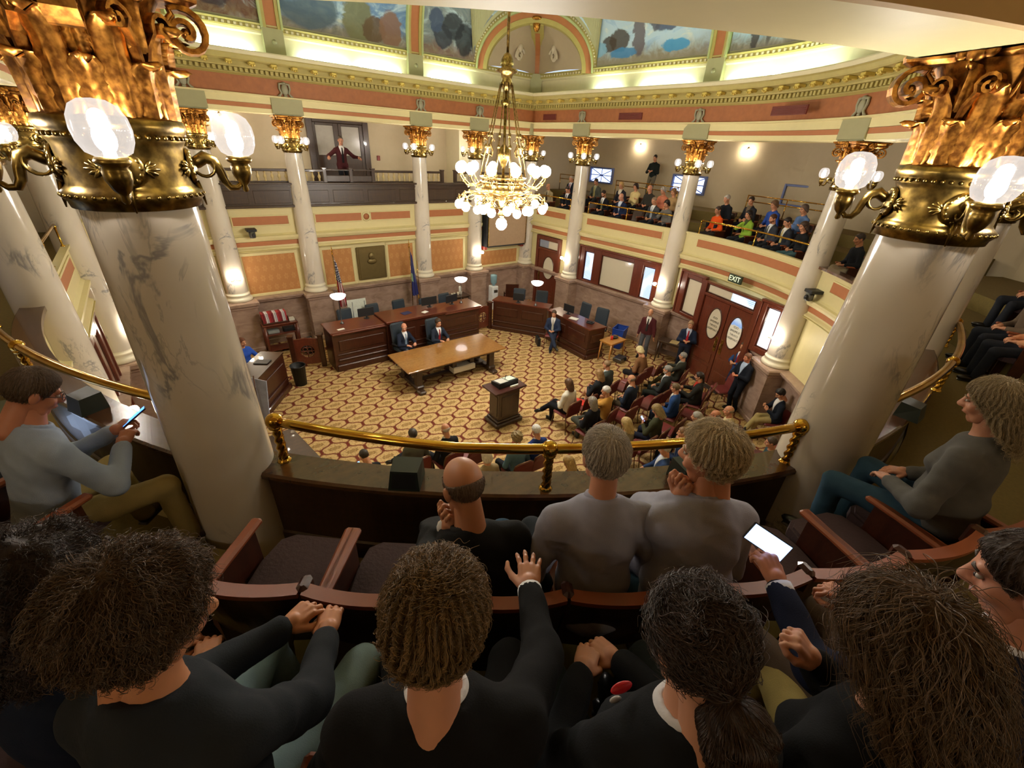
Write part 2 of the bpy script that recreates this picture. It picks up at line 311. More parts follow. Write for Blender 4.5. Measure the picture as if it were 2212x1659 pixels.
# painted panels and damask panels
def wall_panel(w, M, s0, s1, z0, z1, m, frame=.07, off=.05, name='panel', fm=None, deep=.025, d0=.0):
    o = MB(); o.box(((s1 - s0) / 2, 0, (z1 - z0) / 2), (s1 - s0, .012, z1 - z0)); ob = o.build(name, m, w); ob.matrix_local = M @ Matrix.Translation((s0, off - d0 - .006, z0))
    if frame:
        f = MB()
        for c, d in ((((s0 + s1) / 2, z0 - frame / 2), (s1 - s0 + 2 * frame, frame)), (((s0 + s1) / 2, z1 + frame / 2), (s1 - s0 + 2 * frame, frame)), ((s0 - frame / 2, (z0 + z1) / 2), (frame, z1 - z0)), ((s1 + frame / 2, (z0 + z1) / 2), (frame, z1 - z0))):
            f.box((c[0], off - d0 - deep / 2, c[1]), (d[0], deep, d[1]), M=M, bev=.008)
        f.build('panel_frame', fm or M_CREAM, w)
MB_ = {}
for a, c in zip(ORD, ORD[1:] + ORD[:1]): MB_[a + c] = baym(a, c)
wb = WALLS['wall_back']; IB = Matrix.Identity(4)
for s0, s1 in ((-6.6, -4.6), (-3.89, -2.43), (-1.64, -.20), (.13, 1.54), (2.30, 3.72), (4.6, 6.6)): wall_panel(wb, IB, s0, s1, 3.69, 3.92, M_ORANGE, .035)
for s0, s1 in ((-6.5, -4.6), (-3.88, -2.43), (-1.59, -.65), (.65, 1.59), (2.33, 3.75)): wall_panel(wb, IB, s0, s1, 1.68, 2.82, M_DAMASK, .085, .12)
wall_panel(wb, IB, 4.57, 6.48, 1.68, 2.24, M_DAMASK, .085, .12)
b = MB(); b.lathe([(.10, 0), (.145, 0), (.15, .03), (.10, .03)], 28, M=Matrix.Translation((-.035, .05, 3.80)) @ Matrix.Rotation(PI / 2, 4, 'X')); b.build('ring_ornament', M_CREAM, wb)
b = MB(); b.lathe([(.0, .012), (.10, .012), (.10, 0)], 28, M=Matrix.Translation((-.035, .05, 3.80)) @ Matrix.Rotation(PI / 2, 4, 'X')); b.build('ring_center', M_ORANGE, wb)
wr = WALLS['wall_right']; wl = WALLS['wall_left']; wf = WALLS['wall_front']
wall_panel(wr, MB_['A5B1'], .5, 2.15, 3.69, 3.90, M_ORANGE, .035)
wall_panel(wr, MB_['B1B2'], .5, 3.65, 3.69, 3.90, M_ORANGE, .035)
wall_panel(wl, MB_['L3A0'], .5, 2.6, 3.69, 3.90, M_ORANGE, .035); wall_panel(wl, MB_['L2L3'], .5, 3.65, 3.69, 3.90, M_ORANGE, .035)
def arc_panel(w, path, i0, i1):
    q = path[i0:i1 + 1]; o = MB(); o.sweep([(.055, 3.69), (.035, 3.69), (.035, 3.90), (.055, 3.90)], q, pclosed=True); o.build('panel', M_ORANGE, w)
    o = MB(); o.sweep([(.05, 3.655), (.025, 3.66), (.025, 3.685), (.05, 3.69)], q, pclosed=True); o.sweep([(.05, 3.90), (.025, 3.905), (.025, 3.93), (.05, 3.935)], q, pclosed=True); o.build('panel_frame', M_CREAM, w)
arc_panel(wr, arc('B2', 'B3', 20), 3, 18); arc_panel(wf, arc('B3', 'R2', 20), 3, 18); arc_panel(wf, arc('RB', 'LB', 20), 3, 18); arc_panel(wl, arc('LB', 'L2', 20), 3, 18); arc_panel(wf, arc('R2', 'RB', 20), 4, 16)
# ---------------------------------------------------------------- doors and windows of the lower walls
def bars(o, M, rects, y0, d, bev=.012):
    for x0, x1, z0, z1 in rects: o.box(((x0 + x1) / 2, y0, (z0 + z1) / 2), (x1 - x0, d, z1 - z0), M=M, bev=bev)
def frame_holes(x0, x1, z0, z1, holes):
    "rectangles of wood around window openings that stand side by side in one row"
    out = []; x = x0
    for h0, h1, q0, q1 in sorted(holes):
        out.append((x, h0, z0, z1)); out.append((h0, h1, z0, q0)); out.append((h0, h1, q1, z1)); x = h1
    out.append((x, x1, z0, z1)); return [r for r in out if r[1] - r[0] > .01 and r[3] - r[2] > .01]
def window_unit(n, M, x0, x1, z0, z1, holes, mats, off=.10):
    t = link('window_%d' % n, None); t['kind'] = 'structure'
    o = MB(); bars(o, M, frame_holes(x0, x1, z0, z1, holes), off - .03, .10); o.build('window_frame', M_RED, t)
    o = MB(); bars(o, M, [(x0 - .06, x1 + .06, z1, z1 + .07), (x0 - .06, x0, z0, z1), (x1, x1 + .06, z0, z1)], off - .045, .13); o.build('casing', M_RED, t)
    for (h0, h1, q0, q1), mm in zip(holes, mats):
        o = MB(); bars(o, M, [(h0 + .035, h1 - .035, q0 + .035, q1 - .035)], off + .0, .006, 0); o.build('pane', mm, t)
        o = MB(); bars(o, M, [(h0, h0 + .035, q0, q1), (h1 - .035, h1, q0, q1), (h0, h1, q0, q0 + .035), (h0, h1, q1 - .035, q1)], off - .015, .04, .006); o.build('sash', M_MAHOG, t)
    return t
def day_mat():
    m = bpy.data.materials.new('window_with_blinds'); g = G(m); X = g.xyz(g.coord()); f = g.m('FRACT', g.m('MULTIPLY', X[2], 22.0)); n = g.noise(g.coord(), 1.6, 1)
    c = g.mix(g.sstep(.35, .5, f), (.16, .36, 1.0), (.75, .88, 1.0)); c = g.mix(g.sstep(.45, .6, n), c, (.8, .9, 1.0)); g.col((0, 0, 0)); g.put(g.b.inputs['Emission Color'], c); g.b.inputs['Emission Strength'].default_value = 1.2; g.set(.1); return m
M_BLIND = day_mat()
window_unit(1, MB_['B1B2'], .40, 3.86, 1.60, 2.88, [(.60, 1.04, 1.66, 2.74), (1.40, 2.83, 1.62, 2.74), (3.22, 3.68, 1.62, 2.73)], [M_BLIND, M_PANE, M_BLIND])
# exit doors between B2 and B3
MD = MB_['B2B3']
def dwin(n, x0, x1, hole, mm): return window_unit(n, MD, x0, x1, 1.60, 2.93, [hole], [mm])
dwin(2, .60, 1.56, (.84, 1.46, 1.70, 2.80), M_PANE)
def street_mat():
    m = bpy.data.materials.new('street_view_pane'); g = G(m); X = g.xyz(g.coord()); n = g.noise(g.coord(), 3.5, 3)
    c = g.ramp(g.m('ADD', g.m('MULTIPLY', X[2], .55), g.m('MULTIPLY', n, .5)), [(1.15 / 2, (.10, .28, .6)), (1.32 / 2, (.9, .95, 1.0)), (1.5 / 2, (.12, .40, .9)), (1.66 / 2, (.85, .93, 1.0))]); g.col((0, 0, 0)); g.put(g.b.inputs['Emission Color'], c); g.b.inputs['Emission Strength'].default_value = 2.2; return m
M_STREET = street_mat()
dwin(3, 3.66, 4.30, (3.80, 4.20, 1.75, 2.84), M_STREET)
# ---------------------------------------------------------------- doors
def text_part(txt, size, M, m, parent, mirror=False, ext=.0015, name='lettering'):
    cu = bpy.data.curves.new(name, 'FONT'); cu.body = txt; cu.size = size; cu.extrude = ext; cu.align_x = 'CENTER'; cu.align_y = 'CENTER'; cu.resolution_u = 2; cu.materials.append(m)
    tmp = bpy.data.objects.new(name, cu); COLL.objects.link(tmp); me = bpy.data.meshes.new_from_object(tmp.evaluated_get(bpy.context.evaluated_depsgraph_get())); bpy.data.objects.remove(tmp); o = link(name, me, parent); o.matrix_local = M @ Matrix.Scale(-1 if mirror else 1, 4, (1, 0, 0)); return o
RX = Matrix.Rotation(PI / 2, 4, 'X')
def oval(o, M, cx, cz, rx, rz, y0, y1, n=36, hole=None):
    pts = [(math.cos(2 * PI * i / n), math.sin(2 * PI * i / n)) for i in range(n)]
    if hole is None:
        vs = [M @ Vector((cx + a * rx, y, cz + c * rz)) for y in (y0, y1) for a, c in pts]
        o.add(vs, [tuple(range(n - 1, -1, -1)), tuple(range(n, 2 * n))] + [(i, (i + 1) % n, n + (i + 1) % n, n + i) for i in range(n)])
    else:
        P = [M @ Vector((cx + pts[i][0] * (rx + dx), y, cz + pts[i][1] * (rz + dx))) for dx, y in ((0, y1), (0, y0), (hole, y0), (hole, y1)) for i in range(n)]
        o.add(P, [(k * n + i, k * n + (i + 1) % n, (k + 1) * n + (i + 1) % n, (k + 1) * n + i) for k in range(3) for i in range(n)], 0, True)
M_LETTER = mat('dark_lettering', '#4a4030', .5); M_PANE_S = emis('daylit_transom', (.35, .55, 1.0), 1.3)
def door_leaf(n, M, x0, x1, z0, z1, ov, pane, off=.06, words=None, handle=None, panels=True):
    t = link('door_%d' % n, None); t['kind'] = 'structure'
    o = MB(); bars(o, M, [(x0, x1, z0, z1)], off, .05); o.build('door_leaf', M_RED, t)
    cx, cz, rx, rz = ov
    o = MB(); oval(o, M, cx, cz, rx, rz, off - .032, off - .026); o.build('oval_pane', pane, t)
    o = MB(); oval(o, M, cx, cz, rx, rz, off - .045, off - .02, hole=.03); o.build('oval_bead', M_MAHOG, t)
    if panels:
        o = MB(); w = (x1 - x0); bars(o, M, [(x0 + .12, x1 - .12, z0 + .18, z0 + .52), (x0 + .12, x1 - .12, z0 + .62, z0 + .95)], off - .03, .02, .01); o.build('raised_panel', M_RED, t)
    if handle is not None:
        o = MB(); bars(o, M, [(handle - .05, handle + .05, 1.05, 1.50)], off - .03, .012, .004); o.tube([M @ Vector((handle, off - .03, 1.18)), M @ Vector((handle, off - .08, 1.2)), M @ Vector((handle, off - .08, 1.36)), M @ Vector((handle, off - .03, 1.38))], .012); o.build('push_plate', M_DBRASS, t)
    if words:
        for i, wd in enumerate(words): text_part(wd, .085, M @ Matrix.Translation((cx, off - .036, cz + .17 - i * .115)) @ RX, M_LETTER, t, True)
    return t
t = link('door_1', None); t['kind'] = 'structure'    # casing of the exit doors
o = MB(); bars(o, MD, [(1.56, 1.72, 0, 2.93), (3.50, 3.66, 0, 2.93), (1.72, 3.50, 2.86, 2.93), (1.72, 3.50, 2.52, 2.60)], .06, .16); o.build('casing', M_RED, t)
o = MB(); bars(o, MD, [(1.76, 2.62, 2.62, 2.84)], .07, .01, 0); o.build('transom_pane', M_PANE, t)
o = MB(); bars(o, MD, [(2.62, 3.42, 2.62, 2.84)], .07, .01, 0); o.build('transom_pane', M_BLIND, t)
o = MB(); bars(o, MD, [(1.72, 3.50, 2.60, 2.625), (1.72, 3.50, 2.835, 2.86), (1.72, 1.76, 2.6, 2.86), (3.42, 3.50, 2.6, 2.86)], .05, .05); o.build('transom_frame', M_MAHOG, t)
WORDS = ['OLD', 'SUPREME', 'COURT', 'CHAMBERS']
door_leaf(2, MD, 1.73, 2.68, 0, 2.50, (2.32, 1.82, .235, .45), M_PANE, words=WORDS, handle=2.58)
def pane_day2():
    m = bpy.data.materials.new('oval_street_pane'); g = G(m); X = g.xyz(g.coord()); n = g.noise(g.coord(), 6, 2); z = g.m('ADD', X[2], g.m('MULTIPLY', n, .15))
    c = g.ramp(g.m('DIVIDE', z, 2.5), [(.70, hexc('#c9bfa8')), (.845, hexc('#c9c4b4')), (.86, (.22, .42, .9)), (.92, (.6, .75, 1.0))]); g.col(c); g.put(g.b.inputs['Emission Color'], c); g.b.inputs['Emission Strength'].default_value = .25; g.set(.06); return m
door_leaf(3, MD, 2.70, 3.52, 0, 2.50, (3.10, 1.82, .225, .45), pane_day2(), words=WORDS, handle=2.80)
o = MB(); bars(o, MD, [(2.2, 3.3, 0, .02)], -.1, .18, .004); struct(o.build('trim_3', M_STEEL))
t = thing('exit_sign', 'small dark green exit sign with pale letters above the double doors', 'sign'); o = MB(); bars(o, MD, [(2.40, 2.84, 3.12, 3.33)], .0, .07, .008); o.build('housing', mat('dark_green_sign', '#243424', .4), t)
text_part('EXIT', .19, MD @ Matrix.Translation((2.62, -.037, 3.225)) @ RX, emis('exit_letters', hexc('#d9e8a8'), .75), t)
# side door in the corner bay
MC = MB_['A5B1']
t = link('door_4', None); t['kind'] = 'structure'
o = MB(); bars(o, MC, [(.66, .80, 0, 2.92), (1.92, 2.06, 0, 2.92), (.80, 1.92, 2.76, 2.92), (.80, 1.92, 2.36, 2.44)], .05, .12); o.build('casing', M_RED, t)
o = MB(); bars(o, MC, [(.82, 1.35, 2.46, 2.74)], .06, .01, 0); o.build('transom_pane', mat('grey_pane', '#8d93a3', .06), t)
o = MB(); bars(o, MC, [(1.35, 1.90, 2.46, 2.74)], .06, .01, 0); o.build('transom_pane', M_PANE, t)
door_leaf(5, MC, .80, 1.92, 0, 2.36, (1.46, 1.66, .30, .45), M_PANE, handle=.92)
# dark red door and window casings of the left wall
ML2 = MB_['L2L3']; ML = MB_['L3A0']
window_unit(4, ML2, .9, 3.3, .05, 2.88, [(1.15, 1.6, 1.0, 2.7), (1.85, 2.35, 1.0, 2.7), (2.6, 3.05, 1.0, 2.7)], [M_PANE] * 3)
t = link('door_6', None); t['kind'] = 'structure'; o = MB(); bars(o, ML, [(.55, .69, 0, 2.9), (1.85, 1.99, 0, 2.9), (.69, 1.85, 2.76, 2.9)], .05, .12); o.build('casing', M_RED, t)
door_leaf(7, ML, .69, 1.85, 0, 2.74, (1.27, 1.66, .3, .45), M_PANE, handle=.8)
# ---------------------------------------------------------------- Corinthian columns with ring lamps
def leaf(h, W, r0, curl=.09, lob=5, nu=9, nt=15):
    "acanthus leaf standing at radius r0, local +X outward"
    F = []; B = []
    for j in range(nt):
        t = j / (nt - 1); c = max(0, (t - .62) / .38)
        zc = h * (t if t < .62 else .62 + .38 * math.sin(c * 2.2) / 1.15); ro = r0 + .012 + .02 * t + curl * (1 - math.cos(c * 2.0)) * .75
        w = W * (.50 + .5 * math.sin(PI * min(1, t * .9 + .12))) * (1 if t < .8 else 1 - (t - .8) * 3.2) * (1 - .13 * (1 + math.cos(2 * PI * t * lob)))
        for i in range(nu):
            u = -1 + 2 * i / (nu - 1); rdg = .013 * math.cos(u * 3 * PI) * (1 - t * .5) + .012 * (1 - u * u)
            F.append((ro + rdg - .035 * u * u, u * w, zc - .02 * abs(u) * c)); B.append((ro + rdg - .035 * u * u - .014, u * w * .96, zc - .02 * abs(u) * c - .004))
    n = len(F); fs = []
    for j in range(nt - 1):
        for i in range(nu - 1):
            a = j * nu + i; fs.append((a, a + 1, a + nu + 1, a + nu)); fs.append((n + a, n + a + nu, n + a + nu + 1, n + a + 1))
        for a, q in ((j * nu, (j + 1) * nu), (j * nu + nu - 1, (j + 1) * nu + nu - 1)): fs.append((a, q, n + q, n + a))
    for i in range(nu - 1): a = (nt - 1) * nu + i; fs.append((a, a + 1, n + a + 1, n + a))
    return F + B, fs
def ribbon(o, pts, side, w, th):
    "flat band along pts; side = direction of its width"
    s = Vector(side); vs = []; n = len(pts); pts = [Vector(p) for p in pts]
    for i, p in enumerate(pts):
        t = (pts[min(i + 1, n - 1)] - pts[max(0, i - 1)]).normalized(); nn = t.cross(s).normalized()
        ww = w[i] if isinstance(w, list) else w
        for a, c in ((-1, -1), (1, -1), (1, 1), (-1, 1)): vs.append(p + s * (a * ww / 2) + nn * (c * th / 2))
    fs = [(i * 4 + k, i * 4 + (k + 1) % 4, i * 4 + 4 + (k + 1) % 4, i * 4 + 4 + k) for i in range(n - 1) for k in range(4)] + [(0, 3, 2, 1), tuple((n - 1) * 4 + k for k in range(4))]
    o.add(vs, fs, 0, False)
def volute(o):
    "corner scroll in the plane of local X-Z, rising from the bell to the corner of the abacus"
    pts = [(.235, 0, .20), (.245, 0, .27), (.275, 0, .34), (.33, 0, .395)]
    cx, cz = .365, .335
    for i in range(26):
        q = i / 25; a = rad(118) - q * 2 * PI * 1.6; r = .078 * (1 - q) ** .9 + .012; pts.append((cx + r * math.cos(a), 0, cz + r * math.sin(a)))
    n = len(pts); ribbon(o, pts, (0, 1, 0), [.05 + .055 * min(1, i / 6) * (1 - .35 * i / n) for i in range(n)], .02)
    for s in (-1, 1):
        q = [(x * .985 + .0, s * (.036 - .012 * i / n), z) for i, (x, _, z) in enumerate(pts)]; o.tube(q, .011, 5)
    o.ball((cx, 0, cz), (.022, .05, .022), 8, 6)
def helix(o, s):
    pts = [(.25, s * .012, .19), (.262, s * .025, .25), (.275, s * .055, .30)]
    for i in range(16):
        q = i / 15; a = rad(175 if s > 0 else 5) - s * q * 2 * PI * 1.25; r = .042 * (1 - q) + .008; pts.append((.285, s * .098 + r * math.cos(a), .325 + r * math.sin(a)))
    ribbon(o, pts, (1, 0, 0), .045, .014)
def abacus(o):
    def ring(hh, dg, z):
        P = []
        for q in range(4):
            a = PI / 2 * q; ca, sa = math.cos(a), math.sin(a)
            E = [(dg * .94, -dg * 1.06), (hh + .06, -dg * .55), (hh, 0), (hh + .06, dg * .55), (dg * .94, dg * 1.06)] if 0 else [(dg, -dg * .88), (hh + .035, -dg * .45), (hh, 0), (hh + .035, dg * .45), (dg, dg * .88)]
            P += [(x * ca - y * sa, x * sa + y * ca, z) for x, y in E]
        return P
    L = [ring(.25, .30, .428), ring(.27, .325, .445), ring(.275, .33, .47), ring(.265, .32, .475), ring(.30, .36, .50), ring(.305, .37, .53)]; n = len(L[0]); vs = sum(L, [])
    o.add(vs, [(j * n + i, j * n + (i + 1) % n, (j + 1) * n + (i + 1) % n, (j + 1) * n + i) for j in range(len(L) - 1) for i in range(n)] + [tuple(range(n - 1, -1, -1)), tuple(range((len(L) - 1) * n, len(L) * n))])
def fleuron(o):
    o.ball((.31, 0, .455), (.03, .045, .04), 10, 8)
    for i in range(6): a = PI * i / 5; o.ball((.315, .055 * math.cos(a), .455 + .045 * math.sin(a)), (.018, .03, .03), 8, 6)
    F, f = leaf(.20, .05, .262, .05); o.add([(x, y, z + .23) for x, y, z in F], f, 0, True)
def bell(o): o.lathe([(.225, 0), (.228, .2), (.235, .3), (.26, .38), (.29, .43)], 24)
LV = {}
def proto(key, fn, m, smooth=True):
    o = MB(); fn(o); LV[key] = o; return o
for key, args in (('low', (.215, .088, .222, .075)), ('mid', (.36, .090, .226, .10)), ('small', (.11, .05, .255, .06))):
    o = MB(); F, f = leaf(*args); o.add(F, f, 0, True); LV[key] = o
for key, fn in (('volute', volute), ('hl', lambda o: (helix(o, 1), helix(o, -1))), ('fleuron', fleuron), ('abacus', abacus), ('bell', bell)): proto(key, fn, M_GOLD)
CAP = [('acanthus_leaf', 'low', [22.5 * 2 * i for i in range(8)]), ('acanthus_leaf', 'mid', [22.5 + 45 * i for i in range(8)]), ('volute', 'volute', [45 + 90 * i for i in range(4)]), ('scroll', 'hl', [90 * i for i in range(4)]), ('fleuron', 'fleuron', [90 * i for i in range(4)]), ('acanthus_leaf', 'small', [45 + 90 * i for i in range(4)]), ('abacus', 'abacus', [0])]
ZS = {'small': .20}
CAPM = {}
def mesh_of(o, name, m):
    ob = o.build(name, m); me = ob.data; KID.pop(ob.name, None); bpy.data.objects.remove(ob); return me
def cap_mesh(detail):
    if detail in CAPM: return CAPM[detail]
    o = MB(); s = LV['bell']; o.add(s.v, s.f, 0, True)
    if not detail:
        for nm, k, angs in CAP:
            for a in angs:
                T = Matrix.Rotation(rad(a), 4, 'Z') @ Matrix.Translation((0, 0, ZS.get(k, 0))); s = LV[k]; n0 = len(o.sm); o.add([T @ Vector(p) for p in s.v], s.f, 0, True); o.sm[n0:] = s.sm
    CAPM[detail] = mesh_of(o, 'capital', M_GOLD); return CAPM[detail]
PIECE = {k: mesh_of(LV[k], k, M_GOLD) for k in LV}
o = MB(); o.lathe([(.29, 1.60), (.35, 1.60), (.365, 1.63), (.36, 1.67), (.335, 1.70), (.31, 1.715), (.305, 1.75), (.315, 1.77), (.32, 1.795), (.305, 1.815), (.292, 1.82), (.288, 1.86)], 40); ME_BASE = mesh_of(o, 'base_molding', mat('white_stone', '#d8d0ba', .35, vary=.05))
o = MB(); o.lathe([(.288, 1.84)] + [(.288 - .06 * ((z - 1.84) / 3.8) ** 1.6, z) for z in (2.5, 3.2, 3.9, 4.5, 5.1, 5.65)], 48); ME_SHAFT = mesh_of(o, 'shaft', M_MARBLE)
o = MB(); o.lathe([(.228, 5.60), (.25, 5.605), (.255, 5.63), (.268, 5.645), (.268, 5.67), (.25, 5.685), (.238, 5.70), (.236, 5.85), (.245, 5.87), (.252, 5.88), (.252, 5.90), (.262, 5.91), (.268, 5.93), (.262, 5.955), (.235, 5.965)], 40)
for i in range(44): a = 2 * PI * i / 44; o.ball((.254 * math.cos(a), .254 * math.sin(a), 5.89), .010, 6, 4); o.ball((.269 * math.cos(a), .269 * math.sin(a), 5.658), .009, 6, 4)
ME_COLLAR = mesh_of(o, 'collar', M_BRONZE)
def lamp_arm(o):
    pts = [(.235, 0, 5.775), (.27, 0, 5.79), (.31, 0, 5.815), (.345, 0, 5.80), (.365, 0, 5.755), (.375, 0, 5.71), (.395, 0, 5.68), (.425, 0, 5.68), (.445, 0, 5.70)]
    o.tube(pts, [.016, .026, .03, .026, .022, .02, .017, .014, .012], 8)
    for s in (-1, 1):
        o.tube([(.30 + .045 * math.cos(a), s * .018, 5.775 + .045 * math.sin(a)) for a in [rad(100 - 24 * i) for i in range(12)]], .007, 5)
    M = Matrix.Translation((.236, 0, 5.775)) @ Matrix.Rotation(PI / 2, 4, 'Y')
    o.lathe([(.075, 0), (.078, .008), (.06, .02), (.045, .018), (.03, .032), (0, .034)], 18, M=M)
    for i in range(14): a = 2 * PI * i / 14; o.ball((.248, .062 * math.cos(a), 5.775 + .062 * math.sin(a)), (.01, .013, .013), 6, 4)
    for s in (-1, 1):          # palmettes spreading over the drum
        for i in range(5):
            a = rad(-50 + 25 * i); p0 = Vector((0, s * .075, 5.77)); L = .055 - abs(i - 2) * .006
            q = [(math.sqrt(max(0, .245 ** 2 - y * y)), y, z) for y, z in ((s * (.072 + L * f * math.cos(a)), 5.77 + L * f * math.sin(a)) for f in (0, .5, 1))]; o.tube(q, [.006, .009, .005], 5)
    o.tube([(.25, 0, 5.71), (.262, 0, 5.66), (.268, 0, 5.60)], [.016, .012, .003], 6)
    o.lathe([(.008, 5.66), (.016, 5.67), (.012, 5.69), (.03, 5.71), (.045, 5.745), (.047, 5.775), (.04, 5.79), (.055, 5.80), (.06, 5.81), (.052, 5.825), (.0, 5.825)], 18, c=(.46, 0, 0))
o = MB(); lamp_arm(o); ME_ARM = mesh_of(o, 'lamp_arm', M_BRONZE)
o = MB(); o.lathe([(.04, 5.822), (.072, 5.84), (.088, 5.875), (.093, 5.915), (.088, 5.955), (.07, 5.99), (.04, 6.008), (.0, 6.012)], 28, c=(.46, 0, 0)); ME_GLOBE = mesh_of(o, 'globe', M_GLASS)
o = MB(); o.ball((.46, 0, 5.885), (.036, .036, .05), 12, 8); o.lathe([(.02, 5.82), (.02, 5.845)], 8, c=(.46, 0, 0)); ME_BULB = mesh_of(o, 'bulb', M_BULB)
CLAB = dict(A0='marble column in the far left corner of the back wall', A1='marble column with a low two-lamp sconce left of the flags', A2='marble column rising behind the striped flag', A3='marble column rising behind the blue flag', A4='marble column with lit sconce left of the hanging screen', A5='marble column at the corner between hanging screen and side door', B1='marble column between the oval-window side door and the long window', B2='marble column behind the standing man in the maroon jacket', B3='marble column right of the exit doors', R2='marble column mostly hidden behind the big right-hand column', RB='large near column at the right with gilded capital and globe lamps', LB='large near column at the left with gilded capital and globe lamps', L2='marble column cut by the left picture edge', L3='left marble column standing beside the dark red door casing')
GLOBES = []
for k in ORD:
    x, y = COL[k]
    if k[0] == 'A': rz = 0
    elif k in ('B1', 'L3'): rz = 0
    else: rz = math.atan2(y - OY, x - OX)
    t = thing('marble_column', CLAB[k], 'column', (x, y, 0), rz, 'marble columns around the chamber')
    link('shaft', ME_SHAFT, t); link('base_molding', ME_BASE, t); link('collar', ME_COLLAR, t)
    near = k in ('LB', 'RB')
    if near: t.scale = (1, 1, 1.02)
    cp = link('capital', cap_mesh(near), t, (0, 0, 5.96))
    if near:
        for nm, q, angs in CAP:
            for a in angs: e = link(nm, PIECE[q], cp); e.matrix_local = Matrix.Rotation(rad(a), 4, 'Z') @ Matrix.Translation((0, 0, ZS.get(q, 0)))
    for i in range(4):
        a = link('lamp_arm', ME_ARM, t); a.rotation_euler = (0, 0, rad(45 + 90 * i)); link('globe', ME_GLOBE, a); link('bulb', ME_BULB, a)
# ---------------------------------------------------------------- entablature
ent = link('trim_1', None); ent['kind'] = 'structure'
def sst(a, b2, x): x = min(1, max(0, (x - a) / (b2 - a))); return x * x * (3 - 2 * x)
def lift(x, y): return .045 * sst(-9.0, -11.8, y) * sst(4.5, 1.0, x)
def ring(name, prof, m, parent, path=P_ALL, closed=True):
    o = MB(); o.sweep(prof, path, closed, pclosed=True)
    if parent is ent: o.v = [(x, y, z + lift(x, y)) for x, y, z in o.v]
    return o.build(name, m, parent)
ring('architrave', [(.30, 6.50), (-.22, 6.50), (-.24, 6.515), (-.24, 6.53), (-.25, 6.615), (-.23, 6.615), (-.23, 6.715), (-.27, 6.72), (-.28, 6.87), (-.33, 6.885), (-.33, 6.915), (-.20, 6.915), (.30, 7.0)], M_CREAM, ent)
ring('painted_stripe', [(-.22, 6.617), (-.255, 6.617), (-.255, 6.712), (-.22, 6.712)], M_ORANGE, ent)
ring('frieze', [(-.15, 6.91), (-.25, 6.912), (-.26, 7.29), (-.15, 7.30)], M_FRIEZE, ent)
ring('frieze_molding', [(-.2, 7.285), (-.27, 7.288), (-.30, 7.31), (-.33, 7.33), (-.33, 7.345), (-.2, 7.345)], M_GREEN, ent)
ring('dentil_course', [(-.2, 7.345), (-.31, 7.345), (-.31, 7.44), (-.42, 7.445), (-.44, 7.47), (-.2, 7.47)], M_GREEN, ent)
ring('cornice', [(-.2, 7.47), (-.44, 7.472), (-.44, 7.56), (-.66, 7.575), (-.68, 7.60), (-.70, 7.66), (-.74, 7.68), (-.2, 7.68)], M_GREEN, ent)
ring('cornice_ledge', [(-.2, 7.68), (-.755, 7.682), (-.775, 7.75), (-.76, 7.775), (.14, 7.775), (.14, 7.68)], M_PALE, ent)
# dentils (too small to pick apart) and modillions
def stations(step, off):
    out = []
    for i in range(len(P_ALL)):
        p, q = Vector(P_ALL[i]), Vector(P_ALL[(i + 1) % len(P_ALL)]); t = (q - p); L = t.length; t.normalize(); n = Vector((-t.y, t.x)); k = max(1, round(L / step))
        for j in range(k): c = p + t * (L * (j + .5) / k) + n * off; out.append((c.x, c.y, math.atan2(t.y, t.x)))
    return out
o = MB()
for x, y, a in stations(.115, -.345): o.box((x, y, 7.395 + lift(x, y)), (.062, .07, .085), a)
d = o.build('dentils', M_GREEN, ent); d['kind'] = 'stuff'
o = MB(); o.box((0, 0, 0), (.13, .20, .07), bev=.012); o.tube([(-.05, -.02, -.04), (-.05, -.09, -.045), (-.05, -.11, -.02)], .016, 6); o.tube([(.05, -.02, -.04), (.05, -.09, -.045), (.05, -.11, -.02)], .016, 6); o.ball((0, -.07, -.05), (.035, .05, .03), 8, 6); MOD = mesh_of(o, 'modillion', mat('gilded_plaster', '#cdb45c', .35, .35))
for x, y, a in stations(.50, -.55): e = link('modillion', MOD, ent, (x, y, 7.535 + lift(x, y))); e.rotation_euler = (0, 0, a)
o = MB(); o.ball((0, 0, 0), (.085, .045, .13), 14, 10)
for s in (-1, 1): o.tube([(s * .03, -.01, .13), (s * .12, 0, .12), (s * .13, 0, .02), (s * .09, 0, -.08), (s * .14, 0, -.14), (s * .19, 0, -.15)], [.025, .03, .028, .025, .03, .012], 7)
o.ball((0, 0, .14), (.05, .04, .035), 10, 6); o.ball((0, 0, -.14), (.05, .03, .03), 8, 6); CART = mesh_of(o, 'cartouche', mat('stone_grey_paint', '#8f8a72', .5))
for k in ORD:
    x, y = COL[k]; a = 0 if k[0] == 'A' else -PI / 2 if k in ('B1', 'B2') else PI / 2 if k in ('L2', 'L3') else math.atan2(OY - y, OX - x) + PI / 2
    n = Vector((math.sin(a), -math.cos(a))); e = link('cartouche', CART, ent, (x + n.x * .29, y + n.y * .29, 7.08 + lift(x, y))); e.rotation_euler = (0, 0, a)
    o = MB(); o.box((0, 0, 6.715), (.78, .60, .39), bev=.01); o.box((0, 0, 6.565), (.70, .56, .13)); e = o.build('architrave_block', M_SAGE, ent, (x, y, lift(x, y))); e.rotation_euler = (0, 0, a)
for key, s0, s1 in (('A5B1', .80, 1.45), ('B1B2', 1.48, 2.34), ('B2B3', 2.45, 3.35)):
    o = MB(); M = MB_[key]; bars(o, M, [(s0, s1, 6.99, 7.17)], -.26, .05, .006)
    for i in range(5): bars(o, M, [(s0 + .02, s1 - .02, 7.0 + i * .033, 7.015 + i * .033)], -.29, .02, .004)
    o.build('vent_grille', mat('oxblood_paint', '#6a2a22', .5), ent)
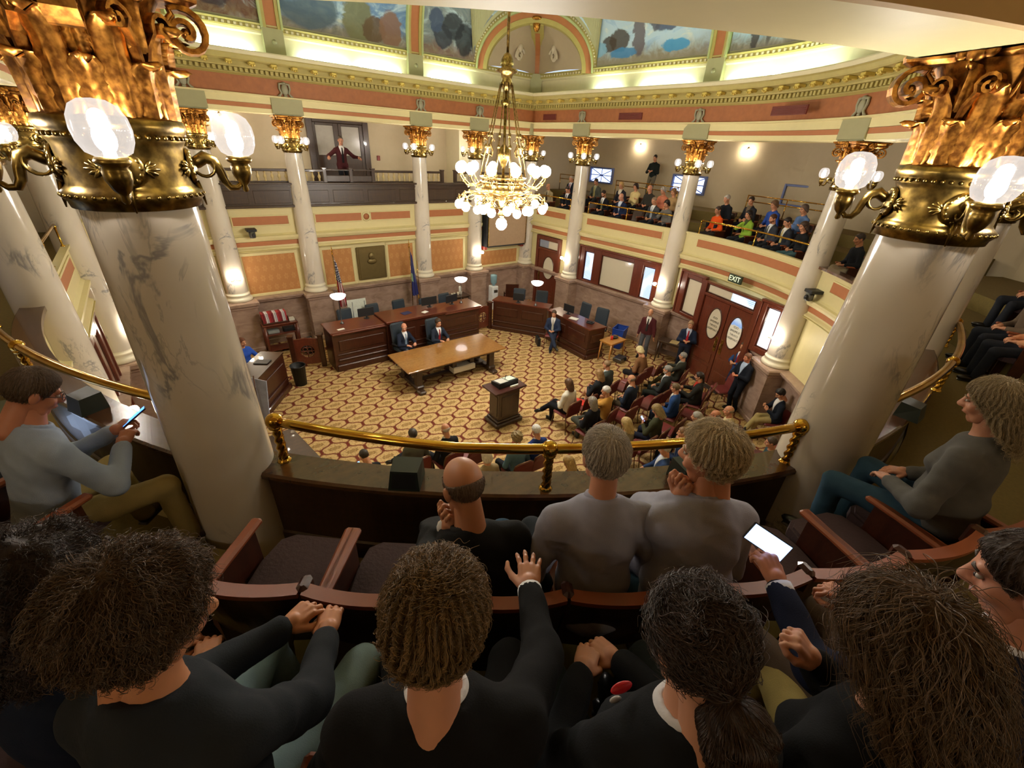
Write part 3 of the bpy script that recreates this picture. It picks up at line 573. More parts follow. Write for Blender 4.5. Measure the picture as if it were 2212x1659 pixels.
# ---------------------------------------------------------------- vault: lit cove wall, ribs, corner arches, murals
vau = link('ceiling', None); vau['kind'] = 'structure'
def cove_d(z): return 0 if z < 8.45 else 3.3 - math.sqrt(max(.2, 3.3 ** 2 - (z - 8.45) ** 2))
OCT = [COL['A1'], COL['A4'], COL['B1']] + arc('B2', 'B3', 8) + arc('B3', 'R2', 8)[1:] + arc('R2', 'RB', 6)[1:] + arc('RB', 'LB', 8)[1:] + arc('LB', 'L2', 8)[1:] + [COL['L3']]
BAND = [COL['A0'], COL['A5'], COL['B1']] + OCT[3:]
ring('cove_wall', [(.06, 7.75), (.05, 8.22), (.02, 8.235), (.0, 8.25), (.0, 8.30), (.3, 8.30), (.3, 7.75)], M_PALE, vau, BAND)
ring('cove_molding', [(.05, 8.29), (-.04, 8.295), (-.05, 8.33), (-.02, 8.335), (-.02, 8.40), (-.06, 8.41), (-.07, 8.44), (.05, 8.45)], M_GREEN, vau, BAND)
o = MB()
for i in range(len(BAND)):
    p, q = Vector(BAND[i]), Vector(BAND[(i + 1) % len(BAND)]); t = q - p; L = t.length; t.normalize(); n = Vector((-t.y, t.x)); k = max(1, round(L / .13))
    for j in range(k): c = p + t * (L * (j + .5) / k) - n * .03; o.box((c.x, c.y, 8.365), (.06, .04, .055), math.atan2(t.y, t.x))
d = o.build('bead_course', M_PALE, vau); d['kind'] = 'stuff'
zs = [8.45 + 2.2 * i / 10 for i in range(11)]
o = MB(); q = OCT[2:] + OCT[:1]; o.sweep([(.30, 8.3)] + [(.02 - cove_d(z), z) for z in zs] + [(-1.9, 11.0), (-1.9, 11.2), (.3, 11.2)], q, pclosed=True); o.sweep([(.30, 8.3)] + [(.02 - cove_d(z), z) for z in zs] + [(-1.9, 11.0), (-1.9, 11.2), (.3, 11.2)], OCT[:2], pclosed=True); o.build('cove', M_SAGE, vau)
o = MB(); o.prism([(p[0] * .9, p[1] * .9 - .6) for p in P_ALL], 11.0, 11.2); o.build('flat_ceiling', M_PALE, vau)
AP = (1.955, 8.30, 1.88, 1.55)   # centre, springing, half-span, rise of the corner arch
def ap(th, d=0): return AP[0] - (AP[2] + d) * math.cos(th), AP[1] + (AP[3] + d) * math.sin(th)
MA = baym('A4', 'B1'); _q = Vector(COL['L3']); MA2 = baym('L3', 'A1')
def build_corner(M, Lc, P1, P2, C5):
    k = Lc / 3.911; N = 40; ths = [PI * i / N for i in range(N + 1)]
    def arch(name, d0, d1, y0, y1, m):
        o = MB(); vs = []
        for th in ths:
            for d, y in ((d0, y0), (d1, y0), (d1, y1), (d0, y1)): s, z = ap(th, d); vs.append(M @ Vector((s * k, y, z)))
        o.add(vs, [(i * 4 + q, i * 4 + (q + 1) % 4, i * 4 + 4 + (q + 1) % 4, i * 4 + 4 + q) for i in range(N) for q in range(4)]); o.build(name, m, vau)
    arch('arch_band', -.30, -.17, -.02, .25, M_GREEN); arch('arch_stripe', -.17, .0, .0, .25, M_ORANGE); arch('arch_molding', .0, .06, -.09, .2, mat('light_green_paint', '#a9b07a', .5)); arch('arch_molding', .06, .2, -.05, .2, M_GREEN)
    o = MB()
    for i in range(64): s, z = ap(PI * (i + .5) / 64, .13); p = M @ Vector((s * k, -.06, z)); o.ball(p, .03, 6, 4)
    d = o.build('arch_beads', M_PALE, vau); d['kind'] = 'stuff'
    # wall above the arch
    o = MB(); vs = []
    for th in ths: s, z = ap(th, .15); vs += [M @ Vector((s * k, .02 - 0 + cove_d(z) * -1, z)), M @ Vector(((s * k if 0 < th < PI else s * k), .02 - cove_d(10.65), 10.65))]
    o.add(vs, [(i * 2, i * 2 + 2, i * 2 + 3, i * 2 + 1) for i in range(N)]); o.build('spandrel', M_SAGE, vau)
    # squinch behind the arch: two curved panels meeting at a corner rib
    apex = M @ Vector((ap(PI / 2, -.3)[0] * k, .1, ap(PI / 2, -.3)[1])); c0 = Vector((C5[0], C5[1], 8.42))
    rib = []
    for i in range(13): t = i / 12; h = math.sin(t * PI / 2); w = 1 - math.cos(t * PI / 2); rib.append(Vector((c0.x + (apex.x - c0.x) * w, c0.y + (apex.y - c0.y) * w, c0.z + (apex.z - c0.z) * h)))
    for side in (0, 1):
        o = MB(); vs = []
        for i in range(13):
            t = i / 12; th = t * PI / 2; s, z = ap(th if side == 0 else PI - th, -.25); p = M @ Vector((s * k, .15, max(8.42, z)))
            for j in range(9): f = j / 8; vs.append(p.lerp(rib[i], f) + Vector((0, 0, .06 * math.sin(PI * f))))
        o.add(vs, [(i * 9 + j, i * 9 + j + 1, i * 9 + 10 + j, i * 9 + 9 + j) for i in range(12) for j in range(8)], 0, True); o.build('relief_panel', mat('rose_plaster', '#a8957c', .6, vary=.05), vau)
        o = MB(); cen = (M @ Vector(((.95 if side == 0 else 2.96) * k, .3, 8.85))).lerp(c0 + Vector((0, 0, .4)), .42); dv = ((c0 - M @ Vector(((0 if side == 0 else 3.9) * k, 0, 8.42))).normalized())
        for (a0, r0, sgn) in ((20, .22, 1), (200, .17, -1), (110, .12, 1)):
            pts = [cen + dv * (r0 * (1 - i / 20) * math.cos(rad(a0 + sgn * i * 22))) + Vector((0, 0, r0 * 1.2 * (1 - i / 20) * math.sin(rad(a0 + sgn * i * 22)))) for i in range(16)]; o.tube(pts, [.05 - .0018 * i for i in range(16)], 7)
        o.ball(cen + Vector((0, 0, .22)), (.10, .10, .13), 10, 8); o.build('plaster_relief', mat('plaster_relief', '#bfb09a', .55), vau)
    nn = Vector((-(apex - c0).y, (apex - c0).x, 0)).normalized()
    o = MB(); ribbon(o, [p - Vector((0, 0, .0)) for p in rib], nn, .42, .10); o.build('corner_rib', M_GREEN, vau)
    o = MB(); ribbon(o, [p + (apex - c0).normalized() * .06 - Vector((0, 0, .03)) for p in rib], nn, .16, .08); o.build('corner_rib_stripe', M_ORANGE, vau)
    o = MB(); o.box((c0.x, c0.y, 8.1), (.42, .42, .68), math.atan2(nn.y, nn.x)); o.build('corner_pilaster', M_SAGE, vau)
    o = MB(); o.ball(apex + Vector((0, 0, -.02)), (.12, .12, .2), 12, 8); o.ball(apex + Vector((0, 0, .12)), (.2, .2, .07), 12, 6); o.build('crown_boss', M_GOLD, vau)
build_corner(MA, 3.911, COL['A4'], COL['B1'], COL['A5']); build_corner(MA2, (Vector(COL['A1']) - Vector(COL['L3'])).length, COL['L3'], COL['A1'], COL['A0'])
def rib_at(k, a):
    x, y = COL[k]; T = Matrix.Translation((x, y, 0)) @ Matrix.Rotation(a, 4, 'Z')
    o = MB(); o.box((0, .02, 8.06), (.50, .22, .66), M=T, bev=.01); o.lathe([(.0, .0), (.05, .0), (.06, .02), (0, .03)], 12, M=T @ Matrix.Translation((0, -.09, 8.1)) @ RX); o.build('pilaster', M_SAGE, vau)
    for x0, x1, dd, m, nm in ((-.13, .13, .05, M_ORANGE, 'rib_stripe'), (-.21, -.13, .09, M_GREEN, 'rib_molding'), (.13, .21, .09, M_GREEN, 'rib_molding'), (-.26, -.21, .13, mat('light_green_paint', '#a9b07a', .5), 'rib_edge'), (.21, .26, .13, mat('light_green_paint', '#a9b07a', .5), 'rib_edge')):
        o = MB(); vs = []
        for z in [8.38] + zs: 
            for xx, yy in ((x0, -dd), (x1, -dd), (x1, .1), (x0, .1)): vs.append(T @ Vector((xx, yy + cove_d(z) * -1 * (-1) * -1, z)))
        n = len(zs); o.add(vs, [(i * 4 + q, i * 4 + (q + 1) % 4, i * 4 + 4 + (q + 1) % 4, i * 4 + 4 + q) for i in range(n) for q in range(4)] + [(0, 1, 2, 3)]); o.build(nm, m, vau)
for k in ('A2', 'A3'): rib_at(k, 0)
for k in ('B2', 'B3', 'R2', 'L2'):
    x, y = COL[k]; rib_at(k, math.atan2(OY - y, OX - x) + PI / 2)
def mural(label, M, x0, x1, m, clip=None, curve=None, zt=10.4):
    "painted canvas on the cove between two ribs; clip(x) gives its lower edge"
    N = 26; K = 12; vs = []
    for i in range(N + 1):
        x = x0 + (x1 - x0) * i / N; zb = clip(x) if clip else 8.50
        for j in range(K + 1): z = zb + (zt - zb) * j / K; yo = curve(x) if curve else 0; vs.append((x, yo - cove_d(z) - .012, z))
    o = MB(); o.add(vs, [(i * (K + 1) + j, (i + 1) * (K + 1) + j, (i + 1) * (K + 1) + j + 1, i * (K + 1) + j + 1) for i in range(N) for j in range(K)], 0, True)
    ob = o.build('mural', m, vau); ob.matrix_local = M; ob['label'] = label; return ob
mm1 = mural_mat('mural_sea', '#3f5f93', '#6a86ad', '#5e5138', [(-1.0, 9.0, .8, .5, '#4a5a6a'), (.3, 8.9, .45, .55, '#6b6a4a'), (.75, 8.8, .35, .3, '#5a4632'), (1.25, 8.85, .35, .45, '#7a5a4a'), (-1.5, 9.4, .5, .4, '#5f7a9a')], 1.0)
mural('wide blue painted mural over the flags, dim figures along its foot', IB, -1.72, 1.72, mm1)
mm2 = mural_mat('mural_dusk', '#5b6a78', '#7c8588', '#6d4038', [(2.95, 8.95, .35, .3, '#2d3140'), (3.3, 9.25, .4, .35, '#2a2e38'), (3.75, 9.0, .35, .45, '#23262e'), (2.7, 9.3, .25, .3, '#3d4a66')], 4.0)
mural('narrow dusky painted mural with dark figures left of the corner arch', IB, 2.24, 4.22, mm2)
e = mural('grey painted spandrel canvas above the left half of the corner arch', MA, .02, 1.95, mm2, clip=lambda x: AP[1] + (AP[3] + .22) * math.sqrt(max(0, 1 - ((x - AP[0]) / (AP[2] + .22)) ** 2)))
mm3 = mural_mat('mural_hunt', '#7f9dc4', '#a9bdd0', '#7a6a48', [(.55, 9.0, .30, .22, '#3d3028'), (.95, 9.05, .38, .30, '#41342b'), (1.65, 9.1, .22, .5, '#5a5058'), (2.55, 9.35, .45, .24, '#3c4460'), (2.2, 9.45, .2, .3, '#4a4a58'), (2.6, 9.75, .12, .25, '#9a6a4c'), (1.1, 8.75, .5, .14, '#3f7cb0'), (2.9, 8.8, .45, .16, '#3d8ac0'), (.2, 8.9, .3, .2, '#7fa8c8')], 7.0)
mural('bright blue and white painted mural of dark running animals on the right', MB_['B1B2'], .12, 3.95, mm3)
mural('blue painted spandrel canvas above the right half of the corner arch', MA, 1.95, 3.90, mm3, clip=lambda x: AP[1] + (AP[3] + .22) * math.sqrt(max(0, 1 - ((x - AP[0]) / (AP[2] + .22)) ** 2)))
mm4 = mural_mat('mural_forest', '#3f7fb8', '#8fb4cf', '#5a4a30', [(.9, 9.2, .16, .8, '#3f3a3a'), (1.25, 9.3, .14, .8, '#4a4440'), (2.05, 9.1, .2, .5, '#b56a5a'), (2.4, 9.1, .25, .5, '#3f4a78'), (3.2, 8.9, .5, .3, '#6a5a44')], 11.0)
_P, _Q = Vector(COL['B2']), Vector(COL['B3']); _L = (_Q - _P).length
def sag(x): R = 7.3; h = _L / 2; return math.sqrt(R * R - (x - h) ** 2) - math.sqrt(R * R - h * h)
mural('painted mural of tree trunks and a pale red figure at far right', MD, .28, _L - .28, mm4, curve=sag)
mural('dark red-brown painted mural mostly hidden by the near left capital', IB, -4.1, -2.24, mural_mat('mural_red', '#4a3f4a', '#6a4a42', '#5a2f26', [(-3.2, 9.0, .5, .4, '#3a2f38')], 15.0))
# fluorescent cove lights lying on the ledge
def cove_light(M, s0, s1, yo=-.10):
    t = thing('cove_light', 'white-green fluorescent strip lying on the cornice ledge', 'light', group='cove strip lights on the cornice')
    o = MB(); o.tube([M @ Vector((s0, yo, 7.835)), M @ Vector((s1, yo, 7.835))], .022, 8); o.build('tube', M_COVE, t)
    o = MB(); bars(o, M, [(s0 - .03, s1 + .03, 7.775, 7.81)], yo, .09, .004); o.build('batten', M_PALE, t)
for s0, s1 in ((-3.7, -2.5), (-1.38, -.08), (.18, 1.48), (2.48, 3.98)): cove_light(IB, s0, s1)
for key, L, ys in (('B1B2', 4.2, None), ('B2B3', 4.6, 1), ('L2L3', 4.2, None)):
    for s0, s1 in ((.15, 1.15), (1.9, 3.6)) if key == 'B1B2' else ((.4, 1.7), (1.85, 3.2)): cove_light(MB_[key], s0, s1, -.10 + (.16 if ys else 0))
for a, c in (('B3', 'R2'), ('LB', 'L2'), ('RB', 'LB')):
    L = (Vector(COL[a]) - Vector(COL[c])).length; cove_light(MB_[a + c], .5, L / 2 - .15, .15); cove_light(MB_[a + c], L / 2 + .15, L - .5, .15)
# ---------------------------------------------------------------- galleries: floors, outer walls, ceiling
OUT = [(-11.5, 2.2), (11.7, 2.2), (11.7, -7.05)] + [polar(11.55, -a) for a in range(6, 180, 8)] + [(-11.5, -7.05)]
o = MB(); o.sweep([(0, 2.9), (0, 7.2), (.2, 7.2), (.2, 2.9)], OUT, True, pclosed=True); struct(o.build('wall_gallery', M_WALLG)); WG = bpy.data.objects['wall_gallery']
o = MB(); o.sweep([(-.02, 3.0), (-.02, 4.6), (.0, 4.6), (.0, 3.0)], OUT, True, pclosed=True); 
def rayhit(poly, c, a):
    d = Vector((math.cos(a), math.sin(a))); best = None; C = Vector(c)
    for i in range(len(poly)):
        p, q = Vector(poly[i]), Vector(poly[(i + 1) % len(poly)]); e = q - p; den = d.x * e.y - d.y * e.x
        if abs(den) < 1e-9: continue
        w = p - C; t = (w.x * e.y - w.y * e.x) / den; u = (w.x * d.y - w.y * d.x) / den
        if t > 0 and -1e-6 <= u <= 1 + 1e-6 and (best is None or t < best): best = t
    return C + d * best
o = MB(); N = 120; vs = []
for i in range(N):
    a = 2 * PI * i / N; p = rayhit(P_ALL, (0, -5), a); q = rayhit(OUT, (0, -5), a); p = p + (p - Vector((0, -5))).normalized() * .1; q = q + (q - p).normalized() * .2
    vs += [(p.x, p.y, 7.0), (q.x, q.y, 7.0), (q.x, q.y, 7.15), (p.x, p.y, 7.15)]
o.add(vs, [(i * 4 + k, ((i + 1) % N) * 4 + k, ((i + 1) % N) * 4 + (k + 1) % 4, i * 4 + (k + 1) % 4) for i in range(N) for k in range(4)]); gc = o.build('gallery_ceiling', M_CEIL, vau)
ring('architrave_back', [(.30, 6.495), (.33, 6.50), (.33, 6.80), (.37, 6.83), (.37, 6.86), (.42, 6.93), (.45, 7.0), (.30, 7.0)], M_CEIL, ent)
fl = struct(link('floor', None)); 
def steps(name, path, prof, m): o = MB(); o.sweep(prof, path, pclosed=True); return o.build(name, m, fl)
R_PATH = [(6.9, 2.2)] + P_RIGHT
steps('gallery_step', R_PATH, [(.17, 3.0), (.17, 3.43), (1.35, 3.43), (1.35, 3.75), (2.25, 3.75), (2.25, 4.05), (3.1, 4.05), (3.1, 4.37), (4.85, 4.37), (4.85, 3.0)], M_OLIVE)
L_PATH = P_LEFT[9:] + [(-6.9, 2.2)]
steps('gallery_step', L_PATH, [(.17, 3.0), (.17, 3.43), (1.35, 3.43), (1.35, 3.75), (2.25, 3.75), (2.25, 4.05), (4.7, 4.05), (4.7, 3.0)], M_OLIVE)
F_PATH = P_FRONT[:19]
steps('gallery_step', F_PATH, [(.17, 3.0), (.17, 3.43), (1.35, 3.43), (1.35, 3.75), (2.25, 3.75), (2.25, 4.05), (4.3, 4.05), (4.3, 3.0)], M_OLIVE)
N_PATH = [polar(7.45, -97 - i * 3.2) for i in range(20)]
steps('gallery_step', N_PATH, [(.13, 3.0), (.13, 3.45), (.42, 3.45), (.42, 3.72), (1.30, 3.72), (1.30, 3.97), (2.12, 3.97), (2.12, 4.35), (4.1, 4.35), (4.1, 3.0)], M_OLIVE)
o = MB(); o.box((0, 1.25, 4.27), (13.6, 2.0, .2)); o.build('clerk_gallery_floor', M_OLIVE, fl)
M_YEL = mat('yellow_tape', '#b8952a', .7)
for x, y, a, z in ((-.86, -15.38, -7, 4.055), (-1.07, -14.97, -7, 3.755)): o = MB(); o.box((0, 0, 0), (.24, .07, .004), rad(a)); tag(o.build('step_marking', M_YEL, None, (x, y, z)), 'upper yellow step marking strip on the olive aisle' if z > 4 else 'lower yellow step marking strip on the olive aisle', 'marking')
# pier and side partitions of the back gallery
o = MB(); o.box((4.75, 1.7, 5.5), (.95, 1.0, 3.0)); struct(o.build('wall_pier', M_PALE))
o = MB(); o.box((6.85, 1.25, 5.05), (.25, 1.9, 3.9)); o.build('partition', M_WALLG, WG); o = MB(); o.box((-6.85, 1.25, 5.05), (.25, 1.9, 3.9)); o.build('partition', M_WALLG, WG)
# double door behind the clerk
t = link('door_8', None); t['kind'] = 'structure'; o = MB(); M = Matrix.Translation((0, 2.2, 0))
bars(o, M, [(-.95, -.75, 4.37, 6.6), (.92, 1.12, 4.37, 6.6), (-.75, .92, 6.46, 6.6)], -.04, .10); o.build('casing', M_DARKW, t)
for x0, x1, p0, p1 in ((-.75, .08, -.66, -.08), (.09, .92, .19, .80)):
    o = MB(); bars(o, M, frame_holes(x0, x1, 4.37, 6.46, [(p0, p1, 5.50, 6.38)]), -.03, .05); o.build('door_leaf', M_DARKW, t)
    o = MB(); bars(o, M, [(p0, p1, 5.50, 6.38)], -.01, .01, 0); o.build('pane', mat('frosted_pane', '#a9a396', .2), t)
o = MB(); o.box((1.43, 2.17, 5.46), (.11, .05, .16), bev=.01); tag(o.build('alarm_box', mat('alarm_red', '#7a2a20', .4)), 'small red alarm box on the wall right of the gallery double door', 'alarm')
# wood front and balustrade of the clerk gallery
t = thing('balustrade', 'dark wood balustrade with pale turned balusters in front of the clerk gallery', 'balustrade', (0, 0, 0))
o = MB(); o.box((0, .02, 4.49), (13.3, .14, .64)); o.box((0, -.03, 4.80), (13.3, .22, .05), bev=.01); o.box((0, -.03, 4.20), (13.3, .2, .07), bev=.015); o.box((0, -.06, 4.70), (13.3, .03, .03)); o.build('front', M_DARKW, t)
for i in range(12):
    x = -6.05 + 1.1 * i; o = MB(); o.box((x, -.055, 4.45), (.96, .016, .34), bev=.012); o.build('raised_panel', M_DARKW, t)
o = MB(); bars(o, IB, [(-6.6, -1.16, 5.11, 5.18), (.36, 2.84, 5.11, 5.18), (3.5, 6.6, 5.11, 5.18), (-6.6, -1.16, 4.82, 4.86), (.36, 2.84, 4.82, 4.86), (3.5, 6.6, 4.82, 4.86)], .12, .10); o.build('handrail', M_DARKW, t)
for x in (-1.16, -.36, .36, 2.90, 3.44): o = MB(); o.box((x, .12, 5.01), (.11, .11, .38), bev=.01); o.box((x, .12, 5.21), (.14, .14, .04), bev=.01); o.build('newel', M_DARKW, t)
o = MB(); bars(o, IB, [(-1.16, .36, 4.84, 5.02)], .12, .06); o.box((-.75, .2, 5.17), (.75, .3, .03), bev=.005); o.box((.02, .2, 5.17), (.6, .3, .03), bev=.005); o.build('reading_ledge', M_DARKW, t)
o = MB(); o.lathe([(.03, 0), (.03, .03), (.018, .045), (.045, .10), (.048, .13), (.024, .18), (.018, .21), (.03, .225), (.03, .25)], 10); ME_BAL = mesh_of(o, 'baluster', mat('pale_wood', '#c2ac78', .5))
x = -6.5
while x < 6.5:
    if not (-1.3 < x < .5 or 2.75 < x < 3.6): link('baluster', ME_BAL, t, (x, .12, 4.86))
    x += .185
# gallery windows with radial muntins
def gal_win(n, M, w, z0, z1):
    t = link('window_%d' % n, None); t['kind'] = 'structure'; h = z1 - z0
    o = MB(); bars(o, M, [(0, w, z0, z1)], -.01, .01, 0); o.build('pane', M_DAY, t)
    o = MB(); bars(o, M, [(-.07, 0, z0 - .07, z1 + .07), (w, w + .07, z0 - .07, z1 + .07), (0, w, z1, z1 + .07), (0, w, z0 - .07, z0)], -.06, .12); o.build('window_frame', mat('blue_grey_frame', '#5f6c9a', .5), t)
    o = MB(); c = Vector((w / 2, -.03, (z0 + z1) / 2))
    for a, b2 in (((0, z0), (w, z1)), ((0, z1), (w, z0)), ((0, c.z), (w, c.z)), ((c.x, z0), (c.x, z1))): o.tube([M @ Vector((a[0], -.03, a[1])), M @ Vector((b2[0], -.03, b2[1]))], .018, 5)
    o.build('muntins', mat('blue_muntin', '#3a49a8', .5), t)
MX = Matrix(((0, 1, 0, 11.7), (-1, 0, 0, 0), (0, 0, 1, 0), (0, 0, 0, 1)))
for n, y1, w in ((9, 1.12, 1.3), (10, -3.5, 1.38), (11, -7.9, 1.15)): gal_win(n, MX @ Matrix.Translation((-y1, 0, 0)), w, 4.84, 5.38)
# ---------------------------------------------------------------- sconces
o = MB(); o.lathe([(.02, 0), (.05, .015), (.062, .05), (.05, .095), (.03, .10)], 14); ME_SH = mesh_of(o, 'shade', M_SHADE)
def sconce(label, loc, rz, up, name='wall_sconce', span=.11):
    t = thing(name, label, 'lamp', loc, rz); o = MB(); o.ball((0, .02, 0), (.045, .02, .06), 10, 6)
    for s in (-1, 1): o.tube([(0, .02, 0), (s * span * .5, -.05, -.03), (s * span, -.09, -.02), (s * span, -.10, .0)], .010, 6); o.ball((s * span, -.10, .0), .022, 8, 6)
    o.build('bracket', M_BRONZE, t)
    for s in (-1, 1): e = link('shade', ME_SH, t, (s * span, -.10, .0)); e.rotation_euler = (0 if up else PI, 0, 0)
sconce('pair of lit shades high on the right gallery wall by the officer', (11.66, -1.49, 6.42), -PI / 2, False); sconce('pair of lit shades high on the right gallery wall over the seated crowd', (11.66, -6.2, 6.43), -PI / 2, False)
sconce('pair of lit shades high on the clerk gallery wall at left', (-3.31, 2.16, 6.48), 0, False)
for k, lab in (('A1', 'lit two-shade sconce low on the column beside the left damask panel'), ('A4', 'lit two-shade sconce low on the column beside the hanging screen'), ('B1', 'lit two-shade sconce low on the column by the oval-window side door'), ('B2', 'lit two-shade sconce low on the column left of the exit doors'), ('B3', 'lit two-shade sconce low on the column right of the exit doors'), ('L3', 'lit two-shade sconce low on the left column by the red door casing'), ('L2', 'lit two-shade sconce on the left column below the seated man with phone')):
    x, y = COL[k]; a = 0 if k[0] == 'A' else -PI / 2 - .3 if k in ('B1', 'B2') else math.atan2(OY - y, OX - x) + PI / 2 if k == 'B3' else PI / 2
    n = Vector((math.sin(a), -math.cos(a))); sconce(lab, (x + n.x * .28, y + n.y * .28, 2.28), a, True, 'column_sconce', .13)
# ---------------------------------------------------------------- brass rails on the gallery parapets
def post_twist(o, x, y, z0, z1, r=.028):
    n = 26; o.lathe([(.045, 0), (.045, .015), (.03, .03)], 14, c=(x, y, z0))
    vs = []; k = 12
    for i in range(n + 1):
        f = i / n; z = z0 + .03 + (z1 - z0 - .06) * f
        for j in range(k): a = 2 * PI * j / k; rr = r * (1 + .22 * math.cos(3 * (a - f * 9))); vs.append((x + rr * math.cos(a), y + rr * math.sin(a), z))
    o.add(vs, [(i * k + j, i * k + (j + 1) % k, i * k + k + (j + 1) % k, i * k + k + j) for i in range(n) for j in range(k)], 0, True)
    o.lathe([(.03, -.04), (.044, -.03), (.046, -.015), (.03, -.005), (.03, .01)], 14, c=(x, y, z1))
def rail(label, pts, posts, zr=4.43, r=.027, zl=4.10, ball=.05):
    t = thing('brass_rail', label, 'railing'); o = MB(); o.tube([(x, y, zr) for x, y in pts], r, 12); o.build('handrail', M_BRASS, t)
    for x, y in posts:
        o = MB(); post_twist(o, x, y, zl, zr - r * .6); q = o.build('post', M_BRASS, t); o = MB(); o.ball((x, y, zr), ball, 16, 10); o.build('ball_finial', M_BRASS, q)
rail('near brass handrail on the ledge between the two big columns', [polar(7.40 + .11 * min(1, i / 8), -136.3 + 27.9 * i / 24) for i in range(25)], [polar(7.40, -136.3), polar(7.51, -122.6), polar(7.51, -108.4)], r=.033, ball=.056)
rail('brass handrail on the left ledge beside the seated man with phone', [polar(7.38, -142.4 - 28.6 * i / 24) for i in range(25)], [polar(7.38, -142.4), polar(7.38, -157.1), polar(7.38, -170.9)], r=.033, ball=.052)
rail('brass handrail on the near right ledge beyond the big right column', [polar(7.50, -100.5 + 25.8 * i / 24) for i in range(25)], [polar(7.50, -100.5), polar(7.50, -88.2), polar(7.50, -74.8)], r=.033, ball=.052)
def rail_line(label, key, ss, off=.08, ballr=.028):
    M = MB_[key]; P = [M @ Vector((s, off + (sag(s) if key == 'B2B3' else 0), 0)) for s in [ss[0] + (ss[-1] - ss[0]) * i / 12 for i in range(13)]]; Q = [M @ Vector((s, off + (sag(s) if key == 'B2B3' else 0), 0)) for s in ss]
    t = thing('brass_rail', label, 'railing'); o = MB(); o.tube([(p.x, p.y, 4.43) for p in P], .022, 8); o.build('handrail', M_BRASS, t)
    for p in Q: o = MB(); o.lathe([(.035, 0), (.035, .01), (.016, .03), (.016, .30), (.025, .32), (.028, .34), (.02, .37)], 10, c=(p.x, p.y, 4.06)); o.build('post', M_BRASS, t)
rail_line('brass rail on the far right parapet next to the corner', 'A5B1', (.25, 2.3)); rail_line('brass rail on the right parapet in front of the men in suits', 'B1B2', (.46, 2.15, 3.93)); rail_line('brass rail on the right parapet in front of the orange shirt', 'B2B3', (.6, 2.45, 4.3)); rail_line('brass rail on the left parapet near the far left column', 'L2L3', (.4, 2.1, 3.8))
def aisle_rail(label, pts):
    t = thing('aisle_rail', label, 'railing'); o = MB()
    for z in (.50, .68): o.tube([(x, y, 4.37 + z) for x, y in pts], .018, 8)
    o.build('bars', M_BRASS, t)
    for x, y in (pts[0], pts[len(pts) // 2], pts[-1]): o = MB(); o.tube([(x, y, 4.37), (x, y, 5.06)], .016, 8); o.build('post', M_BRASS, t)
aisle_rail('two-bar brass rail behind the upper seats near the far corner', [(10.35, 1.9), (10.35, 1.2), (10.35, .5)]); aisle_rail('two-bar brass rail behind the upper seats below the officer', [(10.35, -1.6), (10.4, -3.2), (10.4, -4.6)]); aisle_rail('two-bar brass rail behind the black hoodie and suits', [(10.4, -7.3), (10.3, -8.6), (10.0, -9.9)])
# near parapet: wood ledge and dark wood face
for nm, path in (('near', arc('RB', 'LB', 20)), ('left', arc('LB', 'L2', 20)), ('right', arc('R2', 'RB', 16)), ('far_right', arc('B3', 'R2', 16))):
    o = MB(); q = path; o.sweep([(-.07, 4.055), (.15, 4.055), (.165, 4.07), (.165, 4.095), (.15, 4.11), (-.07, 4.11)], q, pclosed=True); o.build('wood_ledge', M_LEDGEW, WALLS['wall_front'])
    o = MB(); o.sweep([(.08, 3.40), (.135, 3.40), (.135, 3.55), (.12, 3.56), (.12, 4.06), (.08, 4.06)], q, pclosed=True); o.build('wood_face', M_DARKW, WALLS['wall_front'])
for lab, x, y, a in (('dark green-black speaker box on the near ledge left of the bald man', -4.61, -12.82, 38), ('dark speaker box on the near ledge between the two white-haired men', -3.02, -13.86, 22), ('dark speaker box on the ledge right of the big right column', -.54, -14.53, 2), ('dark speaker box on the left ledge behind the phone lamp glow', -6.27, -10.70, 62)):
    t = thing('ledge_speaker', lab, 'speaker', (x, y, 4.11), -rad(a), 'speaker boxes on the ledges'); o = MB(); o.add([(-.10, -.09, 0), (.10, -.09, 0), (.10, .09, 0), (-.10, .09, 0), (-.085, -.06, .13), (.085, -.06, .13), (.095, .08, .14), (-.095, .08, .14)], [(3, 2, 1, 0), (4, 5, 6, 7), (0, 1, 5, 4), (1, 2, 6, 5), (2, 3, 7, 6), (3, 0, 4, 7)]); o.build('case', mat('dark_green_case', '#1f2823', .4), t)
    o = MB(); o.add([(-.08, -.087, .015), (.08, -.087, .015), (.07, -.064, .115), (-.07, -.064, .115)], [(0, 1, 2, 3)]); o.build('grille', M_BLACK, t)
# ---------------------------------------------------------------- chandelier
ch = thing('chandelier', 'large brass chandelier with many white globe lamps hanging over the chamber', 'chandelier', (.33, -7.05, 0))
o = MB(); o.tube([(0, 0, 7.3), (0, 0, 11.0)], .028, 8); o.build('stem', M_BRONZE, ch)
o = MB(); o.lathe([(.03, 7.55), (.07, 7.52), (.11, 7.45), (.12, 7.38), (.10, 7.33), (.20, 7.30), (.21, 7.27), (.12, 7.24), (.09, 7.15), (.12, 7.08), (.08, 7.02), (.05, 6.98), (.0, 6.97)], 20); o.build('canopy', M_DBRASS, ch)
o = MB(); o.tube([(0, 0, 7.0), (0, 0, 5.2)], .03, 8); o.lathe([(.03, 6.85), (.09, 6.82), (.10, 6.78), (.03, 6.74)], 14); o.lathe([(.03, 6.1), (.10, 6.02), (.13, 5.9), (.07, 5.76), (.05, 5.7)], 14); o.build('shaft', M_BRONZE, ch)
